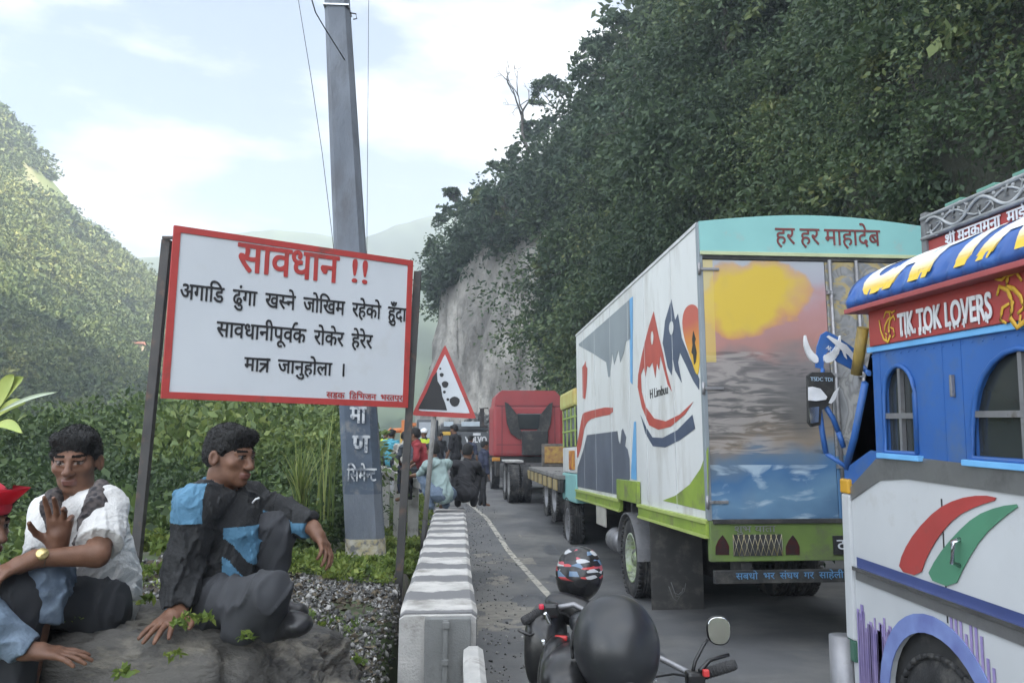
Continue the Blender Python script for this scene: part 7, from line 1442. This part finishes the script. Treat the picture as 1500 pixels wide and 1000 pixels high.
# trees that stand out on the ridge
M_BARK = mat('bark', (.10, .085, .07), (.05, .045, .04), .9, 6, bump=.5, bscale=30)
M_RIDGE = leafmat('ridge_leaves', GREENS)
def ridge_point(px, py): # first meeting of a line of sight with the hillside
    d = ray(px, py)
    for t in np.arange(5, 130, .25):
        q = Vector((0, 0, CAM_H)) + d*t
        if q.z < hill_z(np.array([q.x]), np.array([q.y]))[0] and toe_d(np.array([q.x]), np.array([q.y]))[0] > 0: return q
    return Vector((0, 0, CAM_H)) + d*68
def branch(bm, a, d, L_, r, dep, tips, rr):
    P = [a]; q = a.copy(); dv = d.normalized()
    for k in range(4):
        dv = (dv + Vector((rr.gauss(0, .16), rr.gauss(0, .16), rr.gauss(.03, .12)))).normalized(); q = q + dv*L_/4; P.append(q.copy())
    tube(bm, P, [r*(1-.14*k) for k in range(5)], 6 if dep < 2 else 4)
    if dep >= 4: tips.append(q); return
    for k in range(2 if dep else 3):
        nd = (dv + Vector((rr.gauss(0, .55), rr.gauss(0, .4), rr.gauss(.05, .4)))).normalized(); branch(bm, P[rr.choice((3, 4, 4))] , nd, L_*.66, max(r*.55, .022), dep+1, tips, rr)
def ridge_tree(px, py, h, lab, seed, bare=False, crown=1.0, tilt=(0, 0, 1), back=0):
    b = ridge_point(px, py); rr = random.Random(seed); t = empty('bare_tree' if bare else 'ridge_tree', b - Vector((0, 0, .4)), lab, 'tree', 'trees on the ridge line'); _b = BM(); tips = []
    branch(_b, Vector((0, 0, 0)), Vector(tilt), h*(.46 if bare else .42), h*(.024 if bare else .028), 0, tips, rr); obj('trunk', _b, M_BARK, t)
    C = [p + Vector((rr.gauss(0, .12), rr.gauss(0, .12), rr.gauss(0, .1)))*h*.2 for p in tips for _ in range(1 if bare else 2)]
    if bare: C = [p for p in C if rr.random() < .30]; V, F, T = clump_leaves([tuple(p) for p in C], [.10]*len(C), [2]*len(C), [.16]*len(C), rng, squash=.7)
    else: V, F, T = clump_leaves([tuple(p) for p in C], [h*.10*crown*rr.uniform(.7, 1.3) for _ in C], [34]*len(C), [h*.048 + .12]*len(C), rng, squash=.7, droop=.4, shell=.3)
    npmesh('crown', V, F, M_RIDGE, t, False, T)
ridge_tree(775, 218, 8.0, 'nearly bare tree leaning left on the ridge above the cliff', 4, True, tilt=(-.35, 0, 1))
ridge_tree(822, 172, 4.2, 'round leafy tree on the ridge just right of the bare tree', 12, crown=1.1)
ridge_tree(935, 45, 4.2, 'small dark tree poking above the ridge at the top edge', 21)
ridge_tree(755, 250, 2.6, 'small bush like tree on the ridge below the bare tree', 25)
ridge_tree(668, 372, 4.6, 'slim tree at the left edge of the bare cliff top', 31, tilt=(-.35, 0, 1))
ridge_tree(690, 318, 3.2, 'low tree where the ridge meets the cliff top', 35, tilt=(-.2, 0, 1))
ridge_tree(725, 268, 3.0, 'scrubby tree halfway up the lower ridge', 39)
ridge_tree(865, 105, 2.8, 'leafy tree on the upper ridge between the round tree and the top edge', 43)
M_SLOPET = [leafmat('slope_leaves_%s' % n, st) for n, st in (('blue_green', [(0, (.035, .062, .042)), (.6, (.072, .115, .070)), (1, (.13, .18, .10))]), ('yellow_green', [(0, (.05, .075, .024)), (.6, (.105, .135, .040)), (1, (.19, .20, .07))]))]
def slope_tree(px, py, h, lab, seed, k):
    b = ridge_point(px, py); rr = random.Random(seed); t = empty('slope_tree', b - Vector((-.3, 0, .3)), lab, 'tree', 'trees standing out of the slope forest'); _b = BM(); tips = []
    branch(_b, Vector((0, 0, 0)), Vector((-.9, -.25, .9)), h*.42, h*.022, 0, tips, rr); obj('trunk', _b, M_BARK, t); C = [p + Vector((rr.gauss(0, .1), rr.gauss(0, .1), rr.gauss(0, .08)))*h*.25 for p in tips for _ in range(2)]
    V, F, T = clump_leaves([tuple(p) for p in C], [h*.085*rr.uniform(.6, 1.3) for _ in C], [42]*len(C), [max(.10, b.y*.006)]*len(C), rng, squash=.6, droop=.5, shell=.3); npmesh('crown', V, F, M_SLOPET[k], t, False, T)
for q in ((1010, 240, 5.5, 'blue green tree leaning out of the slope above the white truck side', 1, 0), (905, 330, 5.0, 'leafy tree on the slope left of the truck roof corner', 2, 0), (1100, 130, 4.5, 'yellow green tree high on the dark slope above the teal header', 3, 1), (850, 430, 4.5, 'yellow green tree low on the slope beside the front of the truck box', 4, 1), (790, 330, 5.0, 'blue green tree at the right edge of the bare cliff', 5, 0), (1190, 270, 3.4, 'small yellow green tree just above the teal truck header', 6, 1), (960, 150, 5.5, 'blue green tree on the upper slope below the ridge', 7, 0), (1420, 215, 3.2, 'low leafy tree on the dark slope above the carved head board', 8, 1), (820, 255, 5.5, 'broad blue green tree below the bare ridge tree', 9, 0), (745, 345, 4.0, 'yellow green tree on the cliff brow', 10, 1)): slope_tree(*q)
# drooping sprays on the near cliff, upper right
ot = empty('overhanging_tree', ridge_point(1300, 40) + Vector((0, 0, .2)), 'drooping leafy branches hanging from the dark cliff at the upper right', 'tree'); _b = BM(); sp = []
o_ = ot.location.copy()
for (x0, y0, x1, y1) in ((1290, -30, 1190, 95), (1300, -20, 1250, 150), (1310, -30, 1300, 175), (1330, -40, 1345, 130), (1350, -40, 1420, 110), (1340, -50, 1470, 80), (1280, -40, 1120, 60)):
    a = ridge_point(x0, max(y0, -60)) - o_ + Vector((-.2, -.2, .1)); b = ridge_point(x1, y1) - o_ + Vector((-.9, -.5, 0)); P = []
    for k in range(9): t = k/8; P.append(a*(1-t) + b*t + Vector((-.5, -.3, .7))*math.sin(math.pi*t)*.8)
    tube(_b, P, [.035*(1-.1*k) for k in range(9)], 5)
    for k in range(2, 9):
        for _ in range(2): sp.append(tuple(P[k] + Vector((rng.normal()*.15, rng.normal()*.15, rng.normal()*.12 - .1))))
obj('trunk', _b, M_BARK, ot)
V, F, T = clump_leaves(sp, [.28]*len(sp), [20]*len(sp), [.24]*len(sp), rng, squash=1.1, droop=1.6, shell=.2); npmesh('crown', V, F, leafmat('spray_leaves', [(0, (.05, .08, .03)), (.6, (.11, .15, .05)), (1, (.22, .26, .09))]), ot, False, T)
# buildings on the far slope
def on_hill(px, py):
    Q = LH.reshape(-1, 3); x, y, z = project(Q); return Vector(Q[np.argmin((x-px)**2+(y-py)**2 + z*.5)])
def hut(px, py, w_, d_, h_, wall, roof, lab, rz):
    p = on_hill(px, py); t = empty('house', p + Vector((0, -1.5, .5)), lab, 'house', rz=rz); _b = BM(); bx(_b, -w_/2, w_/2, -d_/2, d_/2, -2, h_); obj('wall', _b, wall, t)
    _b = BM(); prism(_b, [(-d_/2-.4, h_), (d_/2+.4, h_), (0, h_+d_*.32)], (-w_/2-.3, 0, 0), (0, 1, 0), (0, 0, 1), w_+.6); bmesh.ops.recalc_face_normals(_b, faces=_b.faces[:]); obj('roof', _b, roof, t)
    for k in (-.25, .2): _b = BM(); bx(_b, w_*k-.3, w_*k+.3, -d_/2-.03, -d_/2-.005, h_*.3, h_*.8); obj('window', _b, M_GLASS, t)
hut(202, 514, 2.6, 1.6, .7, mat('mud_wall', (.30, .24, .17), None, .9), mat('rust_roof', (.30, .13, .09), None, .8), 'small house with rusty roof low on the far slope left of the warning board', 8)
